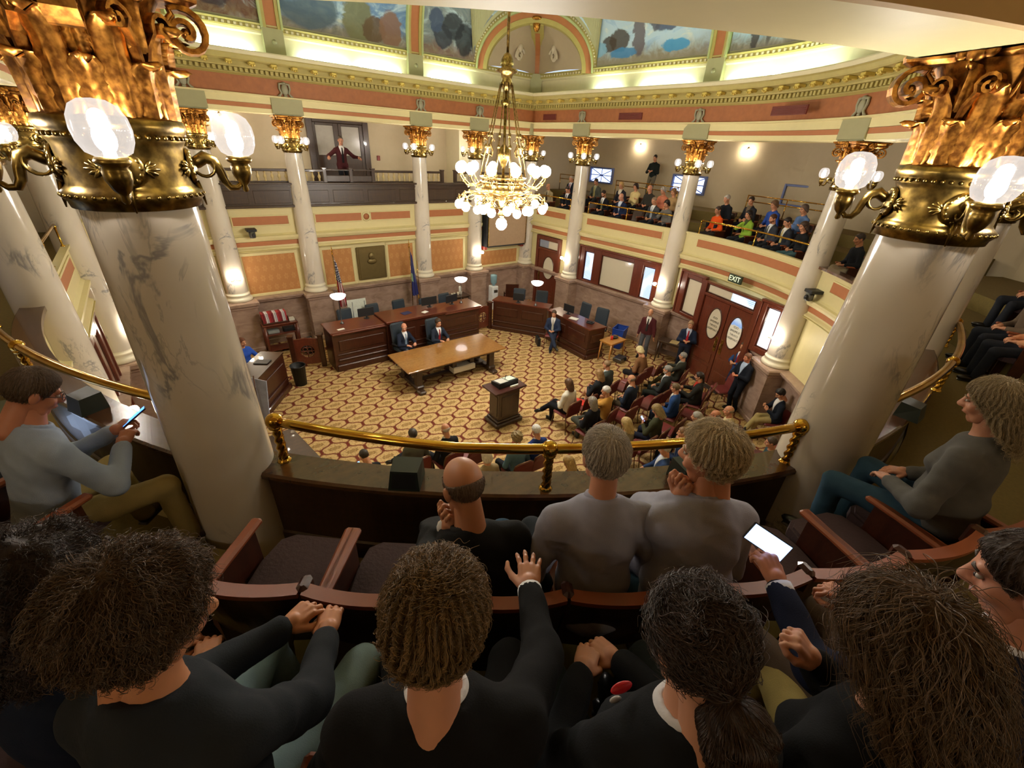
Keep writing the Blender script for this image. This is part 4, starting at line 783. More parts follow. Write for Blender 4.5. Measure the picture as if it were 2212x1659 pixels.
for i in range(10):
    a = 2 * PI * i / 10; c, s = math.cos(a), math.sin(a); o = MB()
    o.tube([(.11 * c, .11 * s, 7.10), (.20 * c, .20 * s, 6.7), (.30 * c, .30 * s, 6.25), (.40 * c, .40 * s, 5.85), (.46 * c, .46 * s, 5.5)], .011, 6)
    for z in (6.25, 6.05): o.ball((.31 * c + (6.25 - z) * .25 * c, .31 * s + (6.25 - z) * .25 * s, z), (.028, .028, .045), 8, 6)
    o.build('suspension_rod', M_DBRASS, ch)
for i in range(10):
    a = 2 * PI * (i + .5) / 10; c, s = math.cos(a), math.sin(a); o = MB(); o.tube([(.34 * c, .34 * s, 6.15), (.42 * c, .42 * s, 6.2), (.45 * c, .45 * s, 6.08), (.38 * c, .38 * s, 5.98), (.42 * c, .42 * s, 5.88), (.48 * c, .48 * s, 5.92)], .014, 6); o.build('scroll', M_DBRASS, ch)
def tor(o, R, z, r, n=40): o.tube([(R * math.cos(2 * PI * i / n), R * math.sin(2 * PI * i / n), z) for i in range(n + 1)], r, 6)
o = MB(); tor(o, .46, 5.50, .022); tor(o, .46, 5.42, .015); tor(o, .40, 5.12, .02); tor(o, .55, 5.24, .02); o.lathe([(.42, 5.38), (.45, 5.3), (.40, 5.2), (.30, 5.1), (.18, 5.02), (.10, 4.95), (.05, 4.86), (.09, 4.80), (.05, 4.74), (.0, 4.72)], 28); o.build('basket', M_DBRASS, ch)
o = MB(); o.lathe([(0, 0), (.05, .01), (.085, .045), (.1, .10), (.085, .155), (.05, .19), (.03, .20)], 16); ME_OPAL = mesh_of(o, 'globe', M_OPAL)
def chand_arm(a, R, z0, zt, up, big, name):
    c, s = math.cos(a), math.sin(a); o = MB()
    if up: pts = [(.40, z0), (.55, z0 - .10), (.72, z0 - .12), (R - .05, z0 - .02), (R, zt - .06), (R, zt)]
    else: pts = [(.36, z0), (.52, z0 + .10), (R - .12, z0 + .12), (R, z0 + .03), (R + .01, zt + .06), (R, zt)]
    o.tube([(r * c, r * s, z) for r, z in pts], .016, 7)
    for q in (1, 2, 3): r, z = pts[q]; o.ball((r * c, r * s, z), .028, 8, 6)
    o.lathe([(.02, 0), (.05, .01 if up else -.01), (.045, .03 if up else -.03), (.02, .035 if up else -.035)], 12, c=(R * c, R * s, zt - (.03 if up else -.03)))
    arm = o.build(name, M_DBRASS, ch); g = link('globe', ME_OPAL, arm, (R * c, R * s, zt)); g.scale = (big, big, big if up else -big)
for i in range(12): chand_arm(2 * PI * (i + .3) / 12, .88, 5.45, 5.56, True, 1.0, 'upper_arm')
for i in range(12): chand_arm(2 * PI * i / 12, .90, 5.08, 5.06, False, .88, 'lower_arm')
for i in range(6): chand_arm(2 * PI * (i + .5) / 6, .52, 4.98, 4.96, False, .88, 'lower_arm')
for i in range(24):
    a0, a1 = 2 * PI * i / 24, 2 * PI * (i + 1) / 24
    if i % 2 == 0: o = MB(); o.tube([(.9 * math.cos(a0 + (a1 - a0) * 2 * f), .9 * math.sin(a0 + (a1 - a0) * 2 * f), 5.16 - .16 * math.sin(PI * f)) for f in [k / 8 for k in range(9)]], .010, 5); o.build('festoon', M_DBRASS, ch)
o = MB(); o.lathe([(.04, 0), (.05, .03), (.03, .06), (.03, .1)], 12, c=(0, 0, 4.70)); bt = o.build('finial', M_DBRASS, ch); g = link('globe', ME_OPAL, bt, (0, 0, 4.72)); g.scale = (1.2, 1.2, -1.2)
# ---------------------------------------------------------------- rostrum and desks
def panel_front(o, M, x0, x1, z0, z1, y, n, base=.14):
    "framed wood front with raised panels, drawn in the plane y (facing -y)"
    for i in range(n):
        a = x0 + (x1 - x0) * i / n; b2 = x0 + (x1 - x0) * (i + 1) / n
        o.box(((a + b2) / 2, y, (z0 + z1) / 2 + .1), (b2 - a - .16, .03, z1 - z0 - .55), M=M, bev=.012)
T0 = IB
t = thing('rostrum_bench', 'long dark wood judges bench with raised panels before the marble wall', 'bench', (0, 0, 0))
o = MB(); o.box((-1.70, -2.62, .60), (1.60, .80, 1.20)); o.box((1.75, -2.55, .58), (1.55, .80, 1.16)); o.box((.08, -2.68, .63), (2.0, .92, 1.26)); o.build('carcass', M_MAHOG, t)
for x0, x1, z, y in ((-2.55, -.86, 1.23, -2.66), (.98, 2.58, 1.19, -2.58), (-.95, 1.12, 1.29, -2.72)):
    o = MB(); o.box(((x0 + x1) / 2, y, z), (x1 - x0, 1.0 if z > 1.25 else .92, .05), bev=.012); o.box(((x0 + x1) / 2, y - .42, z - .05), (x1 - x0 - .06, .10, .06), bev=.02); o.build('counter', M_RED, t)
for x0, x1, y, z1 in ((-2.42, -.92, -3.03, 1.12), (-.88, 1.04, -3.15, 1.16), (1.08, 2.46, -2.96, 1.08)):
    o = MB(); n = 1 if x1 - x0 < 1.7 else 2; panel_front(o, IB, x0, x1, .25, z1, y, n); o.build('raised_panel', M_MAHOG, t)
    o = MB(); o.box(((x0 + x1) / 2, y, .10), (x1 - x0 + .1, .09, .2), bev=.02); o.box(((x0 + x1) / 2, y - .01, .36), (x1 - x0 - .02, .07, .05), bev=.015); o.box(((x0 + x1) / 2, y, .52), (x1 - x0 - .02, .05, .03), bev=.01); o.build('base_rail', M_MAHOG, t)
def desk(name, label, poly, z1, fronts):
    t = thing(name, label, 'desk', (0, 0, 0)); o = MB(); o.prism(poly, 0, z1 - .04); o.build('carcass', M_MAHOG, t)
    cx = sum(p[0] for p in poly) / len(poly); cy = sum(p[1] for p in poly) / len(poly)
    o = MB(); o.prism([(cx + (x - cx) * 1.04, cy + (y - cy) * 1.06) for x, y in poly], z1 - .04, z1); o.build('desk_top', M_DARKW if name == 'clerk_desk' else M_RED, t)
    for i in fronts:
        P, Q = Vector(poly[i] + (0,)), Vector(poly[(i + 1) % len(poly)] + (0,)); d = Q - P; L = d.length; d.normalize(); n = Vector((d.y, -d.x, 0))
        M = Matrix((d, -n, (0, 0, 1))).transposed().to_4x4(); M.translation = P
        o = MB(); panel_front(o, M, .05, L - .05, .2, z1 - .06, -.01, 1 if L < 1.8 else 2); o.build('raised_panel', M_MAHOG, t)
        o = MB(); o.box((L / 2, -.03, .08), (L + .04, .08, .16), M=M, bev=.02); o.box((L / 2, -.02, .34), (L - .05, .05, .05), M=M, bev=.015); o.build('base_rail', M_MAHOG, t)
    return t
desk('clerk_desk', 'dark wood angled desk at the left where the person in blue types', [(-4.85, -4.75), (-3.85, -3.28), (-4.30, -2.95), (-5.35, -4.42)], 1.05, (0, 1))
desk('corner_desk', 'dark wood desk section by the water cooler and torchiere lamp', [(3.45, -2.50), (4.62, -4.18), (5.05, -3.88), (3.95, -2.22)], 1.12, (3, 0))
desk('side_desk', 'dark wood desk section with monitors behind the seated man in blue suit', [(4.60, -4.28), (4.52, -6.32), (5.20, -6.40), (5.20, -4.25)], 1.08, (0, 1))
def gate(label, P, Q):
    P, Q = Vector(P + (0,)), Vector(Q + (0,)); d = Q - P; L = d.length; M = Matrix.Translation(P) @ Matrix.Rotation(math.atan2(d.y, d.x), 4, 'Z')
    t = thing('carved_gate', label, 'gate', (0, 0, 0)); o = MB(); c = L / 2
    n = 24; h = .05
    # board with arched top around a round opening
    def ringpts(r): return [(c + r * math.cos(2 * PI * i / n), .52 + r * math.sin(2 * PI * i / n)) for i in range(n)]
    outer = []
    for i in range(n):
        a = 2 * PI * i / n; ca, sa = math.cos(a), math.sin(a); k = min((L / 2) / max(1e-6, abs(ca)), (.40 if sa < 0 else .36 + .06 * (1 - abs(ca))) / max(1e-6, abs(sa))); outer.append((c + k * ca, .52 + k * sa))
    inner = ringpts(.19); vs = [M @ Vector((x, y, z)) for y in (-.025, .025) for q in (outer, inner) for x, z in q]
    fs = []
    for i in range(n): j = (i + 1) % n; fs += [(i, j, n + j, n + i), (2 * n + i, 3 * n + i, 3 * n + j, 2 * n + j), (i, 2 * n + i, 2 * n + j, j), (n + i, n + j, 3 * n + j, 3 * n + i)]
    o.add(vs, fs); o.build('board', M_RED, t)
    o = MB()
    for i in range(4):
        a = PI / 4 + PI / 2 * i; o.tube([M @ Vector((c + .085 * math.cos(a) + .062 * math.cos(b2), 0, .52 + .085 * math.sin(a) + .062 * math.sin(b2))) for b2 in [2 * PI * k / 14 for k in range(15)]], .014, 5)
        o.tube([M @ Vector((c, 0, .52)), M @ Vector((c + .19 * math.cos(a + PI / 4), 0, .52 + .19 * math.sin(a + PI / 4)))], .016, 5)
    o.build('quatrefoil_tracery', M_RED, t)
    for s in (.0, L): o = MB(); o.box((s, 0, .5), (.14, .16, 1.0), M=M, bev=.015); o.box((s, 0, 1.02), (.18, .2, .05), M=M, bev=.015); o.build('post', M_MAHOG, t)
gate('carved wood gate with quatrefoil opening left of the long bench', (-3.42, -2.18), (-2.68, -2.42)); gate('carved wood gate with quatrefoil opening right of the long bench', (2.66, -2.48), (3.36, -2.40))
# long table and lectern
t = thing('conference_table', 'long polished oak table in the middle of the patterned carpet', 'table', (.2, -4.87, 0))
o = MB(); o.box((0, 0, .745), (3.18, 1.34, .045), bev=.012); o.build('table_top', M_OAK, t); o = MB(); o.box((0, 0, .68), (2.9, 1.1, .09)); o.build('apron', M_DARKW, t)
for sx in (-1, 1):
    for sy in (-1, 1):
        o = MB(); o.box((sx * 1.2, sy * .42, .36), (.18, .18, .60), bev=.02); o.box((sx * 1.2, sy * .42, .14), (.24, .26, .12), bev=.03); o.box((sx * 1.2, sy * .58, .05), (.2, .26, .1), bev=.03); o.build('leg', M_DARKW, t)
    o = MB(); o.box((sx * 1.2, 0, .09), (.18, .95, .10), bev=.02); o.build('foot_rail', M_DARKW, t)
o = MB(); o.box((0, 0, .12), (2.4, .14, .08), bev=.015); o.build('stretcher', M_DARKW, t)
for x, d in ((.05, .12), (.65, .10)): o = MB(); o.box((x, 0, .38), (.14, .5, .52), bev=.01); o.build('inner_support', M_DARKW, t)
o = MB(); o.box((.55, -5.05, .24), (.75, .28, .16), bev=.01); o.box((.55, -5.05, .33), (.70, .24, .02)); tag(o.build('white_box', M_WHITE), 'white carton lying under the oak table', 'box')
t = thing('lectern', 'dark wood lectern with sloped top and papers facing the long table', 'lectern', (.12, -7.73, 0), 0)
o = MB(); o.box((0, 0, .48), (.62, .40, .90), bev=.01); o.build('pedestal', M_DARKW, t); o = MB(); o.box((0, 0, .06), (.82, .56, .12), bev=.03); o.box((0, 0, .15), (.72, .48, .06), bev=.02); o.build('base', M_DARKW, t)
o = MB(); o.box((0, -.205, .55), (.46, .02, .55), bev=.008); o.box((-.315, 0, .55), (.02, .28, .55), bev=.008); o.box((.315, 0, .55), (.02, .28, .55), bev=.008); o.build('raised_panel', M_DARKW, t)
o = MB(); o.box((0, 0, .95), (.72, .48, .06), bev=.02); o.box((-.02, 0, 1.0), (.94, .58, .05), bev=.012); o.build('top', mat('dark_cherry', '#3a1a14', .3), t)
o = MB(); o.add([(-.26, -.12, 1.02), (.30, -.12, 1.02), (.30, .22, 1.02), (-.26, .22, 1.02), (-.26, -.12, 1.16), (.30, -.12, 1.16), (.30, .22, 1.10), (-.26, .22, 1.10)], [(3, 2, 1, 0), (4, 5, 6, 7), (0, 1, 5, 4), (1, 2, 6, 5), (2, 3, 7, 6), (3, 0, 4, 7)]); o.build('reading_desk', M_BLACK, t)
o = MB(); o.add([(-.22, -.10, 1.163), (.02, -.10, 1.163), (.02, .18, 1.116), (-.22, .18, 1.116)], [(0, 1, 2, 3)]); o.build('open_folder', mat('grey_paper', '#b9b6ac', .6), t)
o = MB(); o.add([(.04, -.07, 1.162), (.26, -.07, 1.162), (.26, .18, 1.118), (.04, .18, 1.118)], [(0, 1, 2, 3)]); o.build('paper_sheet', mat('pale_green_paper', '#c9d8c0', .6), t)
o = MB(); o.tube([(.02, .05, 1.13), (.02, .02, 1.25)], .008, 6); o.ball((.02, .015, 1.26), .014, 8, 6); o.build('microphone', M_BLACK, t)
o = MB(); o.box((.12, -.2, 1.05), (.24, .03, .05), bev=.004); o.build('name_plate', M_WHITE, t)
text_part('COUNSEL', .03, Matrix.Translation((.12, -.217, 1.05)) @ RX, M_LETTER, t) if 0 else None
# torchiere lamps standing on the desks
def torch(label, x, y, z0):
    t = thing('torchiere_lamp', label, 'lamp', (x, y, z0)); o = MB(); o.lathe([(0, 0), (.06, 0), (.06, .02), (.03, .05), (.012, .08), (.012, .70), (.02, .72), (.015, .74), (0, .74)], 16); o.build('stand', M_STEEL, t)
    o = MB(); o.lathe([(.015, .72), (.10, .735), (.17, .775), (.21, .83), (.215, .86), (.205, .86), (.195, .83), (.10, .775), (0, .765)], 28); o.build('bowl_shade', emis('bowl_shade', (1, .90, .86), 3.2), t)
    o = MB(); o.ball((0, 0, .82), .05, 12, 8); o.build('bulb', emis('torch_bulb', (1, .93, .88), 60), t)
torch('glowing bowl lamp on the left end of the long bench', -2.02, -2.5, 1.255); torch('glowing bowl lamp on the right end of the long bench', 2.1, -2.45, 1.215); torch('glowing bowl lamp on the corner desk by the side door', 4.42, -3.75, 1.12)
# office chairs
def office_chair(label, x, y, rz, col=None):
    t = thing('office_chair', label, 'chair', (x, y, 0), rz); m = col or M_LEATHER
    o = MB(); o.box((0, 0, .50), (.50, .48, .10), bev=.04); o.build('seat', m, t); o = MB(); T = Matrix.Translation((0, -.22, .92)) @ Matrix.Rotation(rad(8), 4, 'X'); o.box((0, 0, 0), (.48, .09, .70), M=T, bev=.04); o.build('backrest', m, t)
    for s in (-1, 1): o = MB(); o.tube([(s * .27, -.14, .48), (s * .29, -.12, .68), (s * .29, .12, .70)], .018, 6); o.box((s * .29, .02, .71), (.06, .28, .03), bev=.01); o.build('armrest', M_BLACK, t)
    o = MB(); o.tube([(0, 0, .08), (0, 0, .46)], .03, 8)
    for i in range(5): a = 2 * PI * i / 5; o.tube([(0, 0, .10), (.28 * math.cos(a), .28 * math.sin(a), .06)], .02, 6); o.ball((.28 * math.cos(a), .28 * math.sin(a), .03), .03, 8, 6)
    o.build('star_base', M_BLACK, t)
for x, y, lab in ((-1.55, -1.55, 'dark office chair behind the bench, nearest the striped flag'), (-.62, -1.5, 'dark office chair behind the bench beside the white board'), (.32, -1.5, 'dark office chair in the centre behind the bench'), (1.2, -1.75, 'dark office chair behind the bench, below the blue flag'), (2.05, -1.6, 'dark office chair behind the right end of the bench')): office_chair(lab, x, y, PI + .1)
office_chair('blue-grey office chair behind the corner desk near the water cooler', 4.75, -2.35, PI * .75); office_chair('blue-grey office chair behind the corner desk near the side door', 5.35, -3.0, PI * .75)
office_chair('blue-grey office chair turned sideways behind the side desk', 5.75, -4.75, PI * .5); office_chair('blue-grey office chair behind the side desk by the recycling bin', 5.85, -5.55, PI * .6)
# white board, papers, monitors on the bench
t = thing('chart_board', 'white printed board leaning behind the bench chairs', 'board', (-1.05, -1.15, 0)); o = MB(); o.box((0, 0, .95), (.62, .02, .95), M=Matrix.Rotation(rad(-6), 4, 'X')); o.build('sheet', mat('printed_board', '#c4c8bc', .6, vary=.2, scale=30), t); o = MB(); o.tube([(-.2, 0, 0), (-.2, -.05, 1.4)], .012, 6); o.tube([(.2, 0, 0), (.2, -.05, 1.4)], .012, 6); o.build('easel_leg', M_STEEL, t)
def monitor(label, x, y, z, rz, w=.42, tilt=0):
    t = thing('monitor', label, 'monitor', (x, y, z), rz); o = MB(); o.box((0, 0, .20), (w, .03, .26), bev=.008); o.build('screen_case', M_BLACK, t); o = MB(); o.box((0, -.016, .20), (w - .03, .004, .23)); o.build('screen', mat('dark_screen', '#0a0c10', .1), t); o = MB(); o.box((0, .02, .04), (.05, .03, .10)); o.lathe([(0, 0), (.09, 0), (.085, .01), (0, .015)], 14); o.build('stand', M_BLACK, t)
monitor('low black monitor on the left wing of the bench', -1.25, -2.42, 1.255, PI, .5); monitor('low black monitor at the centre of the bench', .82, -2.55, 1.315, PI, .55); monitor('black monitor on the right end of the bench', 1.75, -2.4, 1.215, PI + .2, .5)
monitor('low black monitor on the corner desk', 4.1, -3.15, 1.12, 2.3, .4); monitor('black monitor on the side desk behind the seated man', 4.95, -4.9, 1.08, 1.7, .45)
for lab, x, y, z, w, d, a in (('white folded paper sheet at the front of the bench', .45, -2.95, 1.318, .2, .15, .4), ('white paper on the left wing of the bench', -2.2, -2.95, 1.258, .2, .1, .1), ('blue folder on the centre of the bench', -.1, -2.75, 1.318, .3, .22, .2), ('white papers in front of the side desk monitor', 4.78, -5.35, 1.083, .22, .3, .3), ('tan paper on the marble bench by the navy-suited man', 6.75, -8.05, .783, .3, .25, .3)):
    o = MB(); o.box((0, 0, .004), (w, d, .008)); e = o.build('paper', M_WHITE if 'white' in lab else mat('navy_folder', '#1f2a55', .5) if 'blue' in lab else mat('tan_paper', '#b09a6a', .6), None, (x, y, z)); e.rotation_euler = (0, 0, a); tag(e, lab, 'paper')
t = thing('desk_phone', 'black desk telephone on the side desk', 'telephone', (4.95, -5.95, 1.08), .3); o = MB(); o.box((0, 0, .03), (.2, .22, .06), bev=.015); o.build('body', M_BLACK, t); o = MB(); o.tube([(-.06, -.1, .08), (-.07, 0, .09), (-.06, .1, .08)], .02, 6); o.build('handset', M_BLACK, t)
# flags
def flag(label, x, y, lean, kind):
    t = thing('flag', label, 'flag', (x, y, 0)); top = Vector((lean, 0, 2.85)); o = MB(); o.tube([(0, 0, 0), top], .014, 8); o.lathe([(0, 0), (.14, 0), (.13, .03), (.03, .06), (.02, .12)], 16); o.build('pole', M_DBRASS, t)
    o = MB(); o.lathe([(.02, 0), (.03, .03), (.012, .06), (.02, .10), (0, .30)], 10, c=top); o.build('spear_finial', M_BRASS, t)
    z1, z0 = 2.80, 1.15; N = 26; K = 36; vs = []; uv = []
    for i in range(N + 1):
        u = i / N
        for j in range(K + 1):
            v = j / K; w = .05 + .17 * v ** .8; zz = z1 - (z1 - z0) * v - .22 * u * (1 - v) * 0 - .30 * u * (1 - u * .3) * (1 - v) 
            x_ = lean * zz / 2.85 + .015 + u * w + .012 * math.sin(u * 15); y_ = -.03 + .05 * math.sin(u * 14 + v * 2) * (.3 + v); vs.append((x_, y_, zz)); uv.append((u, v))
    o = MB(); fs = [(i * (K + 1) + j, (i + 1) * (K + 1) + j, (i + 1) * (K + 1) + j + 1, i * (K + 1) + j + 1) for i in range(N) for j in range(K)]; o.add(vs, fs, 0, True); ob = o.build('cloth', flag_mat(kind), t)
    at = ob.data.attributes.new('fuv', 'FLOAT_VECTOR', 'POINT'); at.data.foreach_set('vector', [c for u, v in uv for c in (u, v, 0)])
    if kind == 'blue': o = MB(); o.tube([(lean * .4 + .2, -.06, 1.2), (lean * .4 + .22, -.08, 1.02), (lean * .4 + .2, -.07, .88)], [.012, .02, .03], 6); o.tube([(lean * .4 + .235, -.05, 2.4), (lean * .4 + .24, -.06, 1.8), (lean * .4 + .245, -.06, 1.15)], .010, 5); o.build('gold_fringe', M_BRASS, t)
def flag_mat(kind):
    m = bpy.data.materials.new('flag_' + kind); g = G(m); a = g.n.new('ShaderNodeAttribute'); a.attribute_name = 'fuv'; X = g.xyz(a.outputs['Vector'])
    if kind == 'stripes':
        st = g.m('GREATER_THAN', g.m('FRACT', g.m('MULTIPLY', X[0], 3.5)), .5); c = g.mix(st, hexc('#a3212f'), hexc('#ded7d2'))
        can = g.m('LESS_THAN', X[1], .46); fu = g.m('SUBTRACT', g.m('FRACT', g.m('ADD', g.m('MULTIPLY', X[0], 4.0), g.m('MULTIPLY', g.m('FLOOR', g.m('MULTIPLY', X[1], 20.0)), .5))), .5); fv = g.m('SUBTRACT', g.m('FRACT', g.m('MULTIPLY', X[1], 20.0)), .5)
        d = g.m('ADD', g.m('MULTIPLY', fu, fu), g.m('MULTIPLY', fv, fv)); c2 = g.mix(g.m('LESS_THAN', d, .09), hexc('#1d2450'), hexc('#e4e2e6')); c = g.mix(can, c, c2)
    else:
        c = g.mix(g.m('MULTIPLY', g.m('GREATER_THAN', X[1], .50), g.m('LESS_THAN', X[1], .68)), hexc('#1a2270'), g.mix(g.m('GREATER_THAN', X[0], .35), hexc('#8fae8a'), hexc('#22307a')))
    g.col(c); g.set(.7, 0, .2, 0, .3); return m
flag('striped flag with white stars hanging on a pole behind the long bench', -1.52, -.75, .0, 'stripes'); flag('dark blue flag with gold fringe hanging on a pole behind the bench', 1.08, -.75, -.02, 'blue')
# relief plaque and hanging screen
t = thing('bronze_plaque', 'square bronze relief plaque with a bust on the wall between the flags', 'plaque', (0, 0, 0)); o = MB(); o.box((.005, .07, 2.265), (1.02, .06, 1.12), bev=.02); o.build('plate', mat('plaque_bronze', '#6f5f38', .45, .6, vary=.15), t); o = MB(); o.box((.005, .035, 2.265), (.90, .02, 1.0), bev=.01); o.build('field', mat('plaque_bronze', '#6f5f38'), t)
o = MB(); o.ball((.0, .01, 2.50), (.11, .05, .14), 14, 10); o.ball((.0, .015, 2.33), (.17, .05, .10), 14, 8); o.ball((0, -.03, 2.49), (.02, .03, .035), 8, 6); o.build('bust_relief', mat('plaque_bronze', '#6f5f38'), t)
t = thing('projection_screen', 'large hanging damask-patterned board in front of the corner wall', 'screen', (0, 0, 0)); o = MB(); o.box((5.58, -.36, 3.15), (1.84, .05, 1.22)); o.build('board', mat('screen_cloth', '#a58a6e', .7, vary=.12, scale=14), t)
for x in (4.64, 6.52): o = MB(); o.box((x, -.36, 3.15), (.04, .07, 1.24)); o.build('edge_strip', M_DBRASS, t)
o = MB(); o.box((5.58, -.2, 2.50), (1.9, .3, .05)); o.box((4.58, -.2, 3.1), (.05, .34, 1.2)); o.build('bracket_frame', M_BLACK, t)
for x in (4.62, 6.5): o = MB(); o.box((x, -.12, 2.44), (.16, .2, .14), bev=.01); o.build('red_bracket', mat('alarm_red', '#7a2a20'), t)
# wall camera devices
def devcam(label, x, y, z, rz):
    t = thing('ceiling_camera', label, 'camera', (x, y, z), rz); o = MB(); o.box((0, .02, .05), (.26, .3, .07), bev=.01); o.build('bracket', M_BLACK, t); o = MB(); o.lathe([(0, .02), (.085, .02), (.085, -.14), (.07, -.16), (0, -.17)], 18, c=(0, -.05, 0)); o.build('housing', M_STEEL, t); o = MB(); o.ball((.02, -.13, -.08), (.05, .05, .06), 10, 8); o.build('lens', M_BLACK, t)
devcam('grey camera on the parapet ledge above the left damask panel', -3.5, -.16, 3.55, 0); p = MD @ Vector((5.15, -.05, 0)); devcam('grey device on the parapet ledge right of the exit doors', 5.62, -11.62, 3.55, -2.2)
# water cooler, armchair, small things by the corner
t = thing('water_cooler', 'white water cooler with blue bottle against the corner wall', 'water cooler', (4.78, -.62, 0), 0); o = MB(); o.box((0, 0, .5), (.30, .32, 1.0), bev=.03); o.build('cabinet', mat('white_enamel', '#d8dcdc', .35), t); o = MB(); o.box((0, -.165, .35), (.2, .01, .1)); o.build('blue_label', mat('blue_label', '#2b3f9a', .5), t)
o = MB(); o.lathe([(.04, 1.0), (.06, 1.04), (.13, 1.12), (.135, 1.4), (.12, 1.45), (0, 1.47)], 20); bt = o.build('bottle', mat('water_blue', '#7fa3ae', .15), t)
o = MB(); o.box((0, -.17, .8), (.16, .06, .12), bev=.01); o.build('tap_recess', M_STEEL, t)
t = thing('red_armchair', 'dark wood armchair with red seat beside the water cooler', 'chair', (5.55, -.85, 0), 2.6)
o = MB(); o.box((0, 0, .44), (.52, .48, .08), bev=.03); o.build('seat', mat('red_leather', '#7a2a22', .45), t); o = MB(); o.box((0, .23, .78), (.46, .06, .5), bev=.02); o.build('backrest', M_LEATHER, t); o = MB(); o.box((0, .26, .80), (.54, .04, .58), bev=.02); o.build('back_frame', M_MAHOG, t)
for sx in (-1, 1):
    for sy in (-1, 1): o = MB(); o.box((sx * .24, sy * .22, .2), (.05, .05, .42)); o.build('leg', M_MAHOG, t)
    o = MB(); o.tube([(sx * .27, -.2, .42), (sx * .28, -.18, .64), (sx * .28, .2, .66)], .025, 6); o.build('armrest', M_MAHOG, t)
def simple_table(name, label, x, y, w, d, h, rz, m, leg=.035, shelf=None, inset=.05, taper=True):
    t = thing(name, label, 'table', (x, y, 0), rz); o = MB(); o.box((0, 0, h - .02), (w, d, .04), bev=.008); o.build('table_top', m, t); o = MB(); o.box((0, 0, h - .07), (w - .12, d - .12, .06)); o.build('apron', m, t)
    for sx in (-1, 1):
        for sy in (-1, 1): o = MB(); o.tube([(sx * (w / 2 - inset), sy * (d / 2 - inset), h - .05), (sx * (w / 2 - inset + (.02 if taper else 0)), sy * (d / 2 - inset + (.02 if taper else 0)), 0)], [leg, leg * .6 if taper else leg], 6); o.build('leg', m, t)
    for z in (shelf or ()): o = MB(); o.box((0, 0, z), (w - .08, d - .06, .03)); o.build('shelf', m, t)
    return t
simple_table('coffee_table', 'dark side table with cups behind the right end of the bench', 2.95, -.75, .9, .55, .9, 0, M_DARKW)
for i, (dx, c) in enumerate(((-.25, '#e8e0cc'), (-.12, '#e0d8c4'), (.05, '#d8d0bc'), (.2, '#efe8d8'))):
    o = MB(); o.lathe([(.03, 0), (.045, .1), (.04, .1), (.028, .01)], 12); e = o.build('cup', mat('cup_%d' % i, c, .4), None, (2.95 + dx, -.8 + .03 * i, .9)); tag(e, 'cream cup on the side table behind the right end of the bench', 'cup', 'cups on the side table')
o = MB(); o.lathe([(0, 0), (.06, 0), (.06, .27), (.03, .3), (0, .3)], 14); tag(o.build('paper_towel_roll', M_WHITE, None, (3.15, -.65, .9)), 'tall white roll on the side table by the right bowl lamp', 'roll')
simple_table('wood_table', 'small light wood table with a red cup beside the side desk', 5.28, -6.74, .78, .50, .72, .05, M_TAN)
o = MB(); o.lathe([(0, 0), (.035, 0), (.045, .12), (.04, .12), (.03, .01), (0, .01)], 14); tag(o.build('red_cup', mat('red_plastic', '#c4251c', .35), None, (5.22, -6.72, .72)), 'bright red cup on the small light wood table', 'cup')
o = MB(); o.lathe([(0, 0), (.09, 0), (.11, .05), (.1, .05), (.08, .01), (0, .01)], 18); tag(o.build('dark_bowl', M_BLACK, None, (5.42, -6.68, .72)), 'dark round bowl on the small light wood table', 'bowl')
t = thing('recycling_bin', 'blue recycling bin with a pale label by the marble wall', 'bin', (6.35, -6.15, 0), -1.2); o = MB(); o.add([(-.16, -.22, 0), (.16, -.22, 0), (.16, .22, 0), (-.16, .22, 0), (-.2, -.27, .72), (.2, -.27, .72), (.2, .27, .72), (-.2, .27, .72)], [(3, 2, 1, 0), (0, 1, 5, 4), (1, 2, 6, 5), (2, 3, 7, 6), (3, 0, 4, 7)]); o.build('body', mat('bin_blue', '#1f3f92', .4), t)
o = MB(); o.tube([(-.2, -.27, .72), (.2, -.27, .72), (.2, .27, .72), (-.2, .27, .72), (-.2, -.27, .72)], .018, 6); o.build('rim', mat('bin_blue', '#1f3f92'), t); o = MB(); o.box((0, -.262, .42), (.26, .005, .34), M=Matrix.Rotation(rad(-4), 4, 'X')); o.build('pale_label', mat('pale_label', '#c8cf9a', .5), t); o = MB(); o.ball((0, -.275, .5), (.05, .01, .05), 10, 6); o.build('label_emblem', M_BLACK, t)
t = thing('projector', 'grey electronic box lying on the carpet under the small light wood table', 'projector', (5.45, -7.0, 0), .2); o = MB(); o.box((0, 0, .09), (.42, .3, .14), bev=.02); o.build('case', M_STEEL, t); o = MB(); o.lathe([(0, .0), (.05, .0), (.05, .03)], 12, M=Matrix.Translation((.1, -.15, .1)) @ RX); o.build('lens', M_BLACK, t)
t = simple_table('marble_side_table', 'low dark wood table beside the standing navy-suited man', 6.75, -7.95, .42, .80, .78, .25, M_DARKW, shelf=(.35,))
